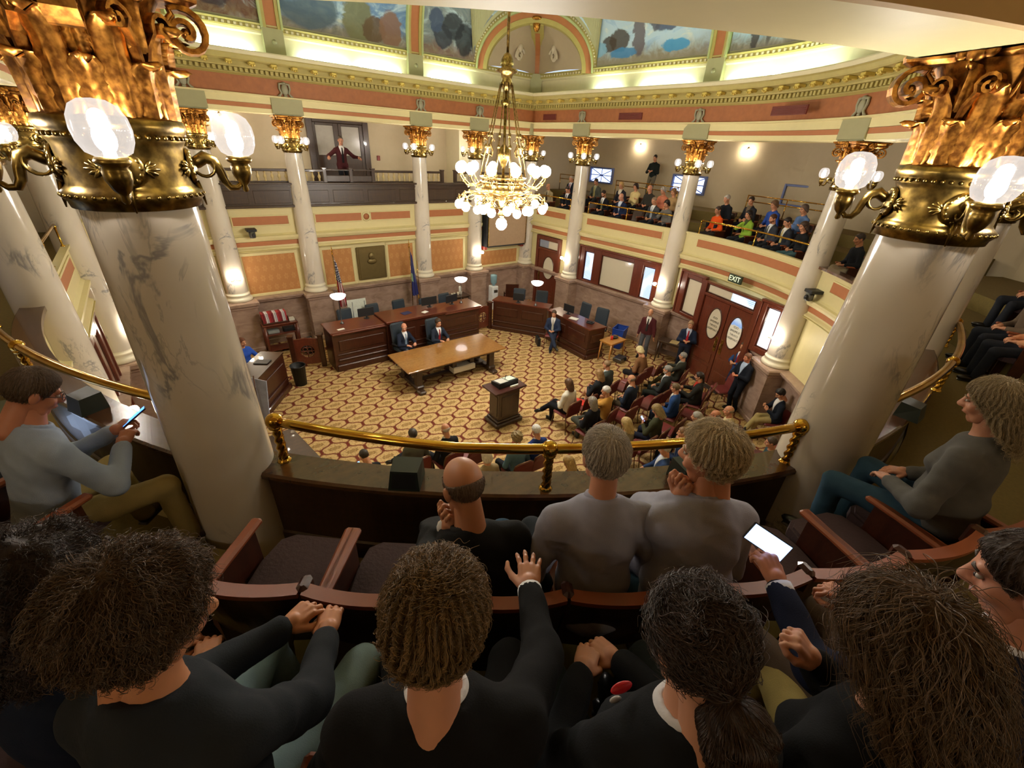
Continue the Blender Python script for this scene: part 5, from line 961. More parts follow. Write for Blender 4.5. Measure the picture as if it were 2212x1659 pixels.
# book cart left
simple_table('book_cart', 'wooden cart with two shelves of equipment under the rack of red binders', -3.38, -.62, .98, .50, .95, 0, M_RED, .045, (.12, .62), .04, False)
o = MB(); bars(o, Matrix.Translation((-3.48, -.62, 0)), [(-.36, .36, .95, .99)], 0, .30); bars(o, Matrix.Translation((-3.48, -.62, 0)), [(-.37, -.34, .95, 1.12), (.34, .37, .95, 1.12)], 0, .30); tag(o.build('book_rack', M_MAHOG), 'low wood rack holding the red binders on the cart', 'rack')
for i in range(15):
    w = .042; x = -3.48 - .32 + i * .0457; c = ['#8f2b2e', '#b7b0b4', '#7a2430', '#a8323a', '#d0c8c8'][(i * 7) % 5]; o = MB(); o.box((0, 0, .15), (w, .26, .30), bev=.004); o.box((0, -.131, .2), (w * .7, .003, .12)); e = o.build('binder', mat('binder_' + c, c, .5), None, (x, -.62, .992)); e.rotation_euler = (0, rad(-3), 0); tag(e, 'red or pale binder standing in the row on the wooden cart', 'binder', 'binders on the wooden cart')
for x, lab in ((-3.6, 'pale electronic box at the left of the cart shelf'), (-3.15, 'dark electronic box at the right of the cart shelf')): o = MB(); o.box((0, 0, .05), (.32, .28, .1), bev=.01); e = o.build('equipment_box', mat('pale_box', '#8f9490', .4) if 'pale' in lab else M_BLACK, None, (x, -.62, .637)); tag(e, lab, 'equipment')
o = MB(); o.box((0, 0, .03), (.16, .2, .06)); e = tag(o.build('paper_stack', M_WHITE, None, (-3.02, -.62, .952)), 'white paper stack at the right end of the cart', 'paper')
def bin_(label, x, y, h, r): 
    t = thing('waste_basket', label, 'bin', (x, y, 0)); o = MB(); o.lathe([(0, 0), (r * .8, 0), (r, h), (r * 1.05, h), (r * .97, h - .02), (r * .78, .02), (0, .02)], 18); o.build('body', M_BLACK, t); o = MB(); tor(o, r * 1.03, h, .012, 20); o.build('rim', M_BLACK, t)
bin_('black waste basket in front of the left desk by the carved gate', -3.55, -3.22, .58, .19)
t = thing('black_bag', 'black bag lying on the floor behind the left carved gate', 'bag', (-2.75, -1.2, 0)); o = MB(); o.ball((0, 0, .2), (.32, .24, .22), 14, 10); o.build('body', M_BLACK, t); o = MB(); o.tube([(-.12, 0, .38), (-.1, 0, .5), (.1, 0, .5), (.12, 0, .38)], .018, 6); o.build('handle', M_BLACK, t)
t = thing('briefcase', 'black briefcase on the carpet beside the seated man in blue suit', 'bag', (3.95, -4.55, 0), 1.1); o = MB(); o.box((0, 0, .16), (.38, .11, .30), bev=.02); o.build('body', M_BLACK, t); o = MB(); o.tube([(-.06, 0, .31), (-.05, 0, .36), (.05, 0, .36), (.06, 0, .31)], .011, 6); o.build('handle', M_BLACK, t)
simple_table('folding_table', 'brown table partly hidden below the left end of the near rail', -4.75, -7.25, .9, 1.5, .74, .15, M_DARKW)
t = thing('poster_easel', 'easel with a printed poster behind the big left column', 'easel', (-5.05, -5.7, 0), -.95); o = MB(); o.box((0, .02, 1.15), (.7, .02, .95), M=Matrix.Rotation(rad(-10), 4, 'X')); o.build('poster', mat('poster_print', '#8a8fa0', .4, vary=.35, scale=9), t)
for x in (-.25, .25): o = MB(); o.tube([(x * 1.3, -.15, 0), (x * .4, .25, 1.7)], .014, 6); o.build('leg', M_MAHOG, t)
# ---------------------------------------------------------------- floor chairs
def make_stack_chair():
    t = thing('banquet_chair', 'burgundy stacking chair', 'chair'); o = MB()
    o.box((0, .0, .45), (.45, .44, .07), bev=.03); o.build('seat', M_BURG, t)
    pts = []; n = 14; vs = []
    prof = [(-.215, .0), (-.22, .25), (-.20, .37), (-.13, .43), (0, .445), (.13, .43), (.20, .37), (.22, .25), (.215, .0)]
    for y in (-.02, .02):
        for x, z in prof: vs.append(Vector((x, y - .04 * (1 - (x / .22) ** 2), z)))
    k = len(prof); T = Matrix.Translation((0, -.225, .47)) @ Matrix.Rotation(rad(9), 4, 'X'); o = MB(); o.add([T @ p for p in vs], [tuple(range(k)), tuple(range(2 * k - 1, k - 1, -1))] + [(i, k + i, k + (i + 1) % k, (i + 1) % k) for i in range(k)]); o.build('backrest', M_BURG, t)
    o = MB(); o.tube([T @ Vector((x, -.04 * (1 - (x / .22) ** 2), z)) for x, z in prof], .013, 6); o.build('back_frame', mat('bronze_tube', '#6a5232', .35, .7), t)
    for sx in (-1, 1):
        o = MB(); o.tube([(sx * .20, .19, .43), (sx * .22, .24, 0)], .012, 6); o.build('leg', MATS['bronze_tube'], t); o = MB(); o.tube([(sx * .21, -.21, .47), (sx * .225, -.28, 0)], .012, 6); o.build('leg', MATS['bronze_tube'], t)
    return t
CH0 = make_stack_chair(); _first = [True]
def place_chair(x, y, rz, label):
    if _first[0]: _first[0] = False; CH0.location = (x, y, 0); CH0.rotation_euler = (0, 0, rz); CH0['label'] = label; CH0['group'] = 'burgundy chairs of the floor audience'; return CH0
    return dup(CH0, (x, y, 0), rz, label, 'burgundy chairs of the floor audience')
# ---------------------------------------------------------------- people: implicit surfaces meshed by surface nets
def smin(a, b, k):
    h = np.clip(.5 + .5 * (b - a) / k, 0, 1); return b + (a - b) * h - k * h * (1 - h)
def V3(*a): return np.array(a, dtype=np.float64)
def rotm(yaw=0, pitch=0, roll=0):
    "columns = right, forward, up; pitch > 0 looks down"
    return np.array(Matrix.Rotation(yaw, 3, 'Z') @ Matrix.Rotation(-pitch, 3, 'X') @ Matrix.Rotation(roll, 3, 'Y'))
def sd_cap(P, a, b, ra, rb):
    ba = b - a; L = ba @ ba + 1e-9; t = np.clip(((P - a) @ ba) / L, 0, 1); return np.linalg.norm(P - a - t[..., None] * ba, axis=-1) - (ra + (rb - ra) * t)
def sd_ell(P, c, r, R=None):
    q = P - c
    if R is not None: q = q @ R
    k0 = np.linalg.norm(q / r, axis=-1); k1 = np.linalg.norm(q / (r * r), axis=-1) + 1e-9; return k0 * (k0 - 1) / k1
def field(prims, lo, hi, h, k=.03, infl=0.0):
    n = np.ceil((hi - lo) / h).astype(int) + 1; ax = [lo[i] + h * np.arange(n[i]) for i in range(3)]
    D = np.full(n, 1.0, dtype=np.float32)
    for p in prims:
        if p[0] == 'c': _, a, b, ra, rb = p[:5]; r = max(ra, rb) + infl + k + 2 * h; l, u = np.minimum(a, b) - r, np.maximum(a, b) + r
        else: _, c, rr, R = p[:4]; r = np.max(rr) + infl + k + 2 * h; l, u = c - r, c + r
        i0 = np.clip(np.floor((l - lo) / h).astype(int), 0, n); i1 = np.clip(np.ceil((u - lo) / h).astype(int) + 1, 0, n)
        if np.any(i1 <= i0): continue
        P = np.stack(np.meshgrid(*[ax[i][i0[i]:i1[i]] for i in range(3)], indexing='ij'), -1)
        d = (sd_cap(P, a, b, ra, rb) if p[0] == 'c' else sd_ell(P, c, rr, R)) - infl
        s = D[i0[0]:i1[0], i0[1]:i1[1], i0[2]:i1[2]]; s[...] = smin(s, d, k)
    return D, ax
def bounds(prims, pad):
    lo = np.full(3, 9.0); hi = -lo
    for p in prims:
        if p[0] == 'c': q = max(p[3], p[4]); lo = np.minimum(lo, np.minimum(p[1], p[2]) - q); hi = np.maximum(hi, np.maximum(p[1], p[2]) + q)
        else: q = np.max(p[2]); lo = np.minimum(lo, p[1] - q); hi = np.maximum(hi, p[1] + q)
    return lo - pad, hi + pad
def snets(D, ax, relax=1):
    h = ax[0][1] - ax[0][0]; S = D < 0; n = D.shape; c = np.zeros([m - 1 for m in n], np.int8); sl = lambda o: tuple(slice(q, m - 1 + q) for q, m in zip(o, n))
    cor = [(i, j, k) for i in (0, 1) for j in (0, 1) for k in (0, 1)]
    for o in cor: c += S[sl(o)]
    act = (c > 0) & (c < 8); I = np.argwhere(act); idx = np.full(act.shape, -1, np.int64); idx[act] = np.arange(len(I))
    acc = np.zeros((len(I), 3)); cnt = np.zeros(len(I)); val = {o: D[tuple((I + o).T)] for o in cor}
    for a in cor:
        for d in range(3):
            if a[d] == 0:
                b = list(a); b[d] = 1; b = tuple(b); fa, fb = val[a], val[b]; m = (fa < 0) != (fb < 0)
                t = np.where(m, fa / np.where(m, fa - fb, 1), 0); p = np.array(a, float)[None] + t[:, None] * (np.array(b) - np.array(a))[None]; acc += p * m[:, None]; cnt += m
    V = (acc / cnt[:, None] + I) * h + np.array([ax[i][0] for i in range(3)]); F = []
    for d in range(3):
        e, f = (d + 1) % 3, (d + 2) % 3; s0 = [slice(None)] * 3; s1 = [slice(None)] * 3; s0[d] = slice(0, n[d] - 1); s1[d] = slice(1, n[d])
        x = S[tuple(s0)]; y = S[tuple(s1)]; E = np.argwhere(x != y); E = E[(E[:, e] > 0) & (E[:, f] > 0) & (E[:, e] < n[e] - 1) & (E[:, f] < n[f] - 1)]
        if not len(E): continue
        fl = x[tuple(E.T)]; oe = np.zeros(3, int); oe[e] = 1; of = np.zeros(3, int); of[f] = 1
        q = np.stack([idx[tuple((E - oe - of).T)], idx[tuple((E - of).T)], idx[tuple(E.T)], idx[tuple((E - oe).T)]], 1); q[~fl] = q[~fl][:, ::-1]; F.append(q)
    F = np.concatenate(F) if F else np.zeros((0, 4), int); F = F[(F >= 0).all(1)]
    for _ in range(relax):
        s = np.zeros_like(V); w = np.zeros(len(V))
        for i in range(4): np.add.at(s, F[:, i], V[F[:, (i + 1) % 4]] + V[F[:, (i + 3) % 4]]); np.add.at(w, F[:, i], 2)
        V = V * .45 + .55 * s / np.maximum(w, 1)[:, None]
    return V, F
def np_mesh(name, V, F, mats, mi=None):
    me = bpy.data.meshes.new(name); me.vertices.add(len(V)); me.vertices.foreach_set('co', np.asarray(V, np.float32).ravel()); me.loops.add(len(F) * 4); me.loops.foreach_set('vertex_index', np.asarray(F, np.int32).ravel())
    me.polygons.add(len(F)); me.polygons.foreach_set('loop_start', np.arange(0, len(F) * 4, 4, dtype=np.int32)); me.polygons.foreach_set('use_smooth', np.ones(len(F), bool))
    for m in (mats if isinstance(mats, (list, tuple)) else [mats]): me.materials.append(m)
    me.update(calc_edges=True); return me
def wob(P, s, f):
    return s * (np.sin(P[..., 0] * f + P[..., 2] * f * .7 + 1.3) * np.sin(P[..., 1] * f * .9 - P[..., 2] * f * .6) + .6 * np.sin(P[..., 2] * f * 1.7 + P[..., 0] * f * 1.1 + 2 * np.sin(P[..., 1] * f * .5)))
# ---- heads
def head_prims(fem=False):
    j = .92 if fem else 1.0
    P = [('e', V3(0, -.012, .035), V3(.073, .094, .086), None), ('e', V3(0, .018, -.035), V3(.061 * j, .070, .070), None), ('c', V3(-.03 * j, .03, -.085), V3(.03 * j, .03, -.085), .026, .026), ('c', V3(0, .055, -.098), V3(0, .06, -.092), .021, .018),
         ('c', V3(-.035, .074, .022), V3(.035, .074, .022), .014, .014), ('c', V3(0, .086, .012), V3(0, .106, -.026), .010, .015), ('c', V3(-.012, .094, -.030), V3(.012, .094, -.030), .009, .009), ('c', V3(-.018, .080, -.058), V3(.018, .080, -.058), .010, .010),
         ('e', V3(-.040, .055, -.030), V3(.022, .022, .026), None), ('e', V3(.040, .055, -.030), V3(.022, .022, .026), None),
         ('c', V3(0, -.030, -.06), V3(0, -.042, -.20), .050 * j, .054 * j)]
    for s in (-1, 1): P.append(('e', V3(s * .077, -.012, -.008), V3(.010, .020, .032), rotm(0, 0, s * .15)))
    return P
HEADS = {}
def head_geo(fem, h):
    if (fem, h) not in HEADS:
        pr = head_prims(fem); lo, hi = bounds(pr, .02); D, ax = field(pr, lo, hi, h, .014)
        P = np.stack(np.meshgrid(*ax, indexing='ij'), -1)
        for s in (-1, 1): D = np.maximum(D, -(np.linalg.norm(P - V3(s * .031, .094, .004), axis=-1) - .013))
        HEADS[(fem, h)] = snets(D, ax, 1)
    return HEADS[(fem, h)]
o = MB()
o.ball((0, .0775, .002), (.0125, .0095, .0075), 10, 8, 0); o.ball((0, .0850, .002), (.0062, .004, .0062), 8, 6, 1)
ME_EYE = mesh_of(o, 'eye', [mat('eye_white', '#a89c90', .3), mat('iris', '#2a1f18', .3)])
o = MB(); o.tube([(-.024, .083, -.062), (-.01, .0905, -.059), (0, .0905, -.060), (.01, .0905, -.059), (.024, .083, -.062)], [.003, .0055, .005, .0055, .003], 6); ME_MOUTH = mesh_of(o, 'mouth', mat('lips', '#9a5f50', .5))
def brow_mesh(m):
    o = MB(); o.tube([(-.018, .0875, .024), (0, .0895, .029), (.018, .080, .024)], [.004, .0045, .003], 5); return mesh_of(o, 'eyebrow', m)
# ---- hair
HMAT = {}
def hair_mat(col):
    if col in HMAT: return HMAT[col]
    m = bpy.data.materials.new('hair'); g = G(m); p = g.coord(); X = g.xyz(p); an = g.m('ARCTAN2', X[0], X[1])
    v = g.vec(g.m('MULTIPLY', an, 14.0), g.m('MULTIPLY', X[2], 9.0), g.m('MULTIPLY', X[1], 16.0)); n = g.noise(v, 2.2, 4, .6, .5); c = hexc(col)
    g.col(g.mix(g.sstep(.3, .72, n), tuple(x * .55 for x in c), tuple(min(1, x * 1.35) for x in c))); g.set(.45, 0, .35); g.bump(n, .35, .006); HMAT[col] = m; return m
def hair_field(style, P):
    x, y, z = P[..., 0], P[..., 1], P[..., 2]; C = V3(0, -.012, .035)
    cr = lambda t: sd_ell(P, C, V3(.073 + t, .094 + t, .086 + t)); cut = .80 * y - .60 * z - .021; phi = np.arctan2(x, y + .02)
    st = .0022 * np.sin(phi * 31 + z * 40 + 3 * np.sin(z * 30)) + .0016 * np.sin(phi * 57 - z * 25)
    nape = -(z + .072 + .35 * np.maximum(0, y + .02) * 1.2); ear = np.sqrt((np.abs(x) - .08) ** 2 + y ** 2 + (z + .012) ** 2) - .030
    if style == 'short': return np.maximum(np.maximum(np.maximum(cr(.010) + st, cut), nape), -ear)
    if style == 'crop': return np.maximum(np.maximum(np.maximum(cr(.005) + st * .6, cut), nape), -ear)
    if style == 'full': return np.maximum(np.maximum(np.maximum((cr(.020) - .008 * np.clip(z * 8, 0, 1)) + st * 1.6, cut + .012), nape + .01), -ear)
    if style == 'bald': return np.maximum(np.maximum(np.maximum(cr(.004) + st * .5, cut), nape), np.maximum(z - .035 - .3 * np.maximum(0, -y - .03), -ear))
    if style == 'thin': return np.maximum(np.maximum(np.maximum(cr(.005) + st * .5, cut + .022), nape), -ear)
    if style == 'messy':
        w = wob(P, .009, 62) + wob(P, .006, 110); return np.maximum(np.maximum((cr(.027) - .010 * np.clip(z * 8, 0, 1)) + w + st, cut - .012), -(z + .085 + .3 * np.maximum(0, y)))
    if style == 'curly':
        w = wob(P, .016, 55) + wob(P, .008, 120); return np.maximum(smin(cr(.055) + w, sd_ell(P, V3(0, -.05, -.06), V3(.115, .085, .11)) + w, .04), cut - .005)
    if style in ('bob', 'grey_bob'):
        d = sd_ell(P, V3(0, -.028, -.045), V3(.103, .088, .095)) + st * 1.6; return np.maximum(smin(cr(.018) + st, d, .03), cut - .004 + .35 * np.clip(-z - .02, 0, .1))
    if style == 'long':
        d = sd_ell(P, V3(0, -.050, -.13), V3(.108, .075, .215)) + st * 2.2; return np.maximum(smin(cr(.016) + st, d, .04), np.maximum(cut - .004, (y - .012) * np.clip((-z) * 12, 0, 1) + (-.02) * (1 - np.clip((-z) * 12, 0, 1))))
    if style == 'xlong':
        d = np.minimum(sd_ell(P, V3(0, -.055, -.13), V3(.118, .085, .22)), sd_ell(P, V3(0, -.085, -.30), V3(.125, .06, .22))) + st * 3; return np.maximum(smin(cr(.018) + st * 1.5, d, .05), np.maximum(cut - .006, (y - .02) * np.clip((-z) * 12, 0, 1) + (-.02) * (1 - np.clip((-z) * 12, 0, 1))))
    if style == 'bun':
        w = wob(P, .007, 70); b = np.linalg.norm((P - V3(.008, -.115, -.085)) / V3(1.0, .9, 1.0), axis=-1) - .062; b2 = sd_ell(P, V3(.02, -.105, -.175), V3(.045, .04, .085)); return smin(np.maximum(np.maximum(cr(.013) + st, cut + .004), -(z + .085 + .9 * np.maximum(0, y + .03))), np.minimum(b, b2) + w, .02)
    if style == 'pony': return smin(np.maximum(np.maximum(cr(.012) + st, cut), -(z + .07 + .9 * np.maximum(0, y + .03))), sd_cap(P, V3(0, -.10, .0), V3(0, -.12, -.17), .034, .018) + st, .02)
    return cr(.01)
HAIRG = {}
def hair_geo(style, h):
    if (style, h) not in HAIRG:
        lo, hi = V3(-.16, -.20, -.56 if style == 'xlong' else -.38 if style == 'long' else -.30 if style == 'bun' else -.22), V3(.16, .15, .20); ax = [np.arange(lo[i], hi[i], h) for i in range(3)]
        P = np.stack(np.meshgrid(*ax, indexing='ij'), -1); HAIRG[(style, h)] = snets(hair_field(style, P), ax, 1)
    return HAIRG[(style, h)]
HAIRM = {}
def hair_mesh(style, h, col):
    if (style, h, col) not in HAIRM: V, F = hair_geo(style, h); HAIRM[(style, h, col)] = np_mesh('hair', V, F, hair_mat(col))
    return HAIRM[(style, h, col)]
def hair_strands(parent, style, h, col, n, length, lift, seed, crown=(0, -.05, .11), part=None, wave=0.0):
    "fine locks lying over the hair mass"
    V, F = hair_geo(style, h); R = np.random.default_rng(seed); A = V[F]; cen = A.mean(1); N = np.cross(A[:, 2] - A[:, 0], A[:, 3] - A[:, 1]); ar = np.linalg.norm(N, axis=1); N /= ar[:, None] + 1e-12
    i = R.choice(len(F), n, p=ar / ar.sum()); w = R.random((n, 2)); root = A[i, 0] + (A[i, 1] - A[i, 0]) * w[:, :1] + (A[i, 3] - A[i, 0]) * w[:, 1:]; nn = N[i]
    K = 7; L = length * R.uniform(.55, 1.2, n); pts = np.zeros((n, K, 3)); p = root + nn * .001; ph = R.random(n) * 6.28; jit = R.normal(0, .13, (n, 3)); off = np.abs(R.normal(lift, lift * .8, n))
    for k in range(K):
        pts[:, k] = p; e = .004; d0 = hair_field(style, p); gr = np.stack([hair_field(style, p + np.array(v)) - d0 for v in ((e, 0, 0), (0, e, 0), (0, 0, e))], 1) / e; gr /= np.linalg.norm(gr, axis=1)[:, None] + 1e-6
        fl = p - np.array(crown)
        if part is not None: fl = fl * np.array([1.6, .5, 1.0]) - np.array([part, 0, 0])
        fl /= np.linalg.norm(fl, axis=1)[:, None] + 1e-6; fl[:, 2] -= .45; fl += jit; b = np.cross(gr, fl); fl = fl + b * (wave * 60 * np.sin(k * 1.5 + ph))[:, None]
        t = fl - gr * (fl * gr).sum(1)[:, None]; t /= np.linalg.norm(t, axis=1)[:, None] + 1e-6
        f = (k + 1) / K; p = p + t * (L / K)[:, None]; d = hair_field(style, p); p = p - gr * np.clip(d - off * np.sin(f * 2.4), -.012, .012)[:, None]
    hc = bpy.data.hair_curves.new('strands'); hc.add_curves([K] * n); hc.attributes['position'].data.foreach_set('vector', pts.astype(np.float32).ravel())
    at = hc.attributes.get('radius') or hc.attributes.new('radius', 'FLOAT', 'POINT'); rr = np.tile(np.linspace(1, .25, K), n) * np.repeat(R.uniform(.0005, .0011, n), K); at.data.foreach_set('value', rr.astype(np.float32))
    hc.materials.append(strand_mat(col)); o = link('hair_strands', hc, parent); o['kind'] = 'stuff'; return o
SMAT = {}
def strand_mat(col):
    if col in SMAT: return SMAT[col]
    m = bpy.data.materials.new('hair_strand'); g = G(m); inf = g.n.new('ShaderNodeHairInfo'); c = hexc(col); g.col(g.mix(inf.outputs['Random'], tuple(x * .5 for x in c), tuple(min(1, x * 1.6) for x in c))); g.set(.4, 0, .4); SMAT[col] = m; return m
# ---- hands (right hand, fingers along +Y, palm facing -Z, thumb towards -X)
HANDG = {}
def hand_geo(pose, h):
    if (pose, h) in HANDG: return HANDG[(pose, h)]
    c = {'relaxed': (24, 32, 20), 'flat': (4, 6, 4), 'fist': (62, 85, 45), 'hold': (45, 55, 30), 'clasp': (40, 48, 25), 'splay': (6, 14, 10), 'point': (10, 20, 10)}[pose]; P = [('e', V3(0, .045, -.002), V3(.040, .052, .015), None), ('c', V3(0, -.02, 0), V3(0, .02, 0), .026, .03)]
    for i, (x, L, r) in enumerate(((-.030, .070, .0088), (-.010, .080, .0092), (.011, .073, .0088), (.030, .056, .0078))):
        a = 0; p = V3(x, .085 - abs(x + .008) * .3, 0); sp = x * (7.5 if pose == 'splay' else 2.2); P.append(('c', V3(x * .7, .02, 0), p, .013, .0115))
        cc = c if not (pose == 'point' and i > 1) else (55, 70, 40)
        for k, f in enumerate((.46, .30, .24)):
            a += rad(cc[k]); q = p + L * f * V3(math.sin(sp) * math.cos(a), math.cos(sp) * math.cos(a), -math.sin(a)); P.append(('c', p, q, r * (1 - .08 * k), r * (.93 - .10 * k))); p = q
    tc = {'flat': .1, 'splay': -.25}.get(pose, .5); p0, p1 = V3(-.028, .015, -.006), V3(-.055 + .012 * tc, .048, -.016 - .014 * tc); p2 = p1 + V3(-.012 + .024 * tc, .030, -.010 * tc - .004); p3 = p2 + V3(.002 + .014 * tc, .024, -.006 * tc)
    P += [('c', p0, p1, .016, .012), ('c', p1, p2, .0115, .0098), ('c', p2, p3, .0098, .0075)]
    lo, hi = bounds(P, .012); D, ax = field(P, lo, hi, h, .006); HANDG[(pose, h)] = snets(D, ax, 1); return HANDG[(pose, h)]
def ik(a, t, l1, l2, pole):
    d = t - a; L = np.linalg.norm(d); m = (l1 + l2) * .998
    if L > m: t = a + d * (m / L); d = t - a; L = m
    x = (l1 * l1 - l2 * l2 + L * L) / (2 * L); y = math.sqrt(max(0, l1 * l1 - x * x)); u = d / L; w = pole - u * (pole @ u); w /= np.linalg.norm(w) + 1e-9; return a + u * x + w * y, t
SKIN = {}
def skin_mat(c):
    if c not in SKIN:
        m = bpy.data.materials.new('skin'); g = G(m); n = g.noise(g.coord(), 22, 3); k = hexc(c); g.col(g.mix(n, tuple(x * .86 for x in k), (min(1, k[0] * 1.1), k[1] * 1.02, k[2]))); g.set(.48, 0, .4); g.b.inputs['Subsurface Weight'].default_value = .08; g.b.inputs['Subsurface Radius'].default_value = (.012, .005, .003); SKIN[c] = m
    return SKIN[c]
def cloth(c, bump=.15):
    return mat('cloth_' + c, c, .9, spec=.2, vary=.10, scale=18, bump=bump, bscale=260)
o = MB(); o.add([], []); o.ball((0, .075, .045), (.045, .125, .042), 14, 8); o.ball((0, -.005, .06), (.040, .05, .055), 12, 8); o.box((0, .065, .010), (.068, .225, .02), bev=.01)
_SHOE = o
SHOEM = {}
def shoe_mesh(c):
    if c not in SHOEM: _s = MB(); _s.v, _s.f, _s.mi, _s.sm = _SHOE.v, _SHOE.f, _SHOE.mi, _SHOE.sm; SHOEM[c] = mesh_of(_s, 'shoe', mat('leather_' + c, c, .3))
    return SHOEM[c]
BROWM = {}
def person(label, x, y, z=0, yaw=0, sit=True, seat=.46, s=1.0, girth=1.0, lean=4, side=0, hy=0, hp=8, hr=0, arms='lap', legs=None, top='#202228', shirt=None, tie=None, trousers='#22242a', shoes='#17130f', skin='#c08a68', hair='#3a2b1e', style='short', fem=False, h=.022, hands=None, jacket=True, collar=None, group=None, shead=1.0, hh=None, skirt=False, seatoff=None, folds=.0, armset=None, legset=None, lab_top=None, beard=None, strands=None, sleeves=True, shift=0, cuff=None, garm=None, floorshoes=True):
    t = thing('person', label, 'person', (x, y, z), rad(yaw), group); hh = hh or (.0075 if h > .015 else .005); ht = seat if sit else .86
    pel = V3(0, 0, (seat + .105) if sit else .93 * s); sp = V3(math.sin(rad(side)), math.sin(rad(lean)), math.cos(rad(lean)) * math.cos(rad(side))); sp /= np.linalg.norm(sp)
    rt = V3(math.cos(rad(side)), 0, -math.sin(rad(side))); tl = .49 * s; nb = pel + sp * tl; sw = .175 * s * (.90 if fem else 1.0); fw = np.cross(sp, rt); fw = fw if fw[1] > 0 else -fw
    SR = np.stack([rt, fw, sp], 1)
    chest = pel + sp * .33 * s; belly = pel + sp * .14 * s + fw * .012 * (girth - 1) * 6
    sh = {q: nb - sp * .088 + rt * (q * sw * .95) for q in (-1, 1)}; g = girth
    hd = nb + sp * .055 + V3(0, .045 + .10 * math.sin(rad(hp)) * .4, .125 * s); HR = rotm(rad(hy), rad(hp), rad(hr))
    # legs
    hip = {q: pel + V3(q * .088 * s, .01, -.02) for q in (-1, 1)}; L1, L2 = .43 * s, .42 * s; foot = {}; knee = {}
    legs = legs or ('sit' if sit else 'stand'); kz = seat + .075
    if legset: knee, foot = legset
    elif legs == 'stand': foot = {q: V3(q * .11, .0, .085) for q in (-1, 1)}
    elif legs == 'sit': foot = {q: V3(q * .13, .44, .09) for q in (-1, 1)}
    elif legs == 'wide': foot = {q: V3(q * .22, .44, .09) for q in (-1, 1)}
    elif legs == 'ext': foot = {q: V3(q * .12, .66, .09) for q in (-1, 1)}
    elif legs == 'cross': foot = {-1: V3(-.05, .46, .09), 1: V3(-.22, .66, .30)}
    elif legs == 'crossl': foot = {1: V3(.05, .46, .09), -1: V3(.22, .66, .30)}
    elif legs == 'figure4': foot = {-1: V3(-.10, .46, .09), 1: V3(-.26, .40, seat + .10)}
    elif legs == 'figure4l': foot = {1: V3(.10, .46, .09), -1: V3(.26, .40, seat + .10)}
    if not legset:
        for q in (-1, 1):
            pole = V3(q * .25, .5, 1.0) if sit else V3(0, 1, 0)
            if legs.startswith('figure4') and foot[q][2] > .2: pole = V3(q * 1.0, .6, .35)
            knee[q], foot[q] = ik(hip[q], foot[q], L1, L2, pole)
    pl = [('e', pel + V3(0, -.005, 0), V3(.155 * g, .115 * g, .105), None)]
    for q in (-1, 1): pl += [('c', hip[q], knee[q], .082 * (1 + (g - 1) * .6), .056), ('c', knee[q], foot[q] + V3(0, 0, .0), .055, .043)]
    bel = [('e', belly, V3(.145 * g, .108 * g * (1.1 if g > 1.05 else 1), .17 * s), SR), ('e', chest, V3(.152 * (1 + (g - 1) * .6) * (.92 if fem else 1), .108 * (1 + (g - 1) * .5), .19 * s), SR), ('c', nb - sp * .045, sh[-1], .070, .050), ('c', nb - sp * .045, sh[1], .070, .050), ('c', nb - sp * .05, nb + sp * .012, .080, .056)]
    if fem: bel += [('e', chest + fw * .085 + rt * (q * .07) - sp * .01, V3(.06, .05, .06), SR) for q in (-1, 1)]
    # arms
    A1, A2 = .285 * s, .255 * s; wr = {}; pb = {q: V3(q * .7, -.55, -.6) for q in (-1, 1)}; B = lambda a, f, u: pel + V3(a, f, u); hp_ = {q: 'relaxed' for q in (-1, 1)}; hdir = {}
    if arms == 'lap': wr = {q: B(q * .095, .25, .10) for q in (-1, 1)}
    elif arms == 'clasp': wr = {q: B(q * .075, .27, .11 if sit else .20) for q in (-1, 1)}; hp_ = {q: 'clasp' for q in (-1, 1)}; hdir = {q: V3(-q * .8, .5, -.1) for q in (-1, 1)}
    elif arms == 'side': wr = {q: B(q * .27, .04, -.16) for q in (-1, 1)}; hdir = {q: V3(0, .1, -1) for q in (-1, 1)}
    elif arms == 'phone': wr = {1: B(.10, .30, .26), -1: B(-.10, .29, .24)}; hp_ = {q: 'hold' for q in (-1, 1)}; hdir = {q: V3(-q * .5, .6, .5) for q in (-1, 1)}
    elif arms == 'chin': wr = {1: hd + HR @ V3(.06, .075, -.20), -1: B(-.06, .26, .12)}; hp_[1] = 'fist'; hdir = {1: V3(-.2, .1, 1)}; pb[1] = V3(.5, .4, -1)
    elif arms == 'chinl': wr = {-1: hd + HR @ V3(-.06, .075, -.20), 1: B(.06, .26, .12)}; hp_[-1] = 'fist'; hdir = {-1: V3(.2, .1, 1)}; pb[-1] = V3(-.5, .4, -1)
    elif arms == 'table': wr = {q: B(q * .14, .40, .22) for q in (-1, 1)}; hdir = {q: V3(-q * .6, .8, 0) for q in (-1, 1)}
    elif arms == 'rail': wr = {q: B(q * .46, .24, .22) for q in (-1, 1)}; hdir = {q: V3(q * .4, .8, -.3) for q in (-1, 1)}
    elif arms == 'cross': wr = {1: B(-.10, .20, .27), -1: B(.10, .23, .24)}; hdir = {q: V3(-q, .1, 0) for q in (-1, 1)}; pb = {q: V3(q * .8, .1, -1) for q in (-1, 1)}
    if armset: wr.update(armset.get('wr', {})); hdir.update(armset.get('dir', {})); hp_.update(armset.get('pose', {})); pb.update(armset.get('pole', {}))
    el = {}
    for q in (-1, 1): el[q], wr[q] = ik(sh[q], wr[q], A1, A2, pb[q])
    fat = 1 + (g - 1) * .5; pa = []
    for q in (-1, 1): pa += [('c', sh[q], el[q], .052 * fat, .042 * fat), ('c', el[q], wr[q], .041 * fat, .030)]
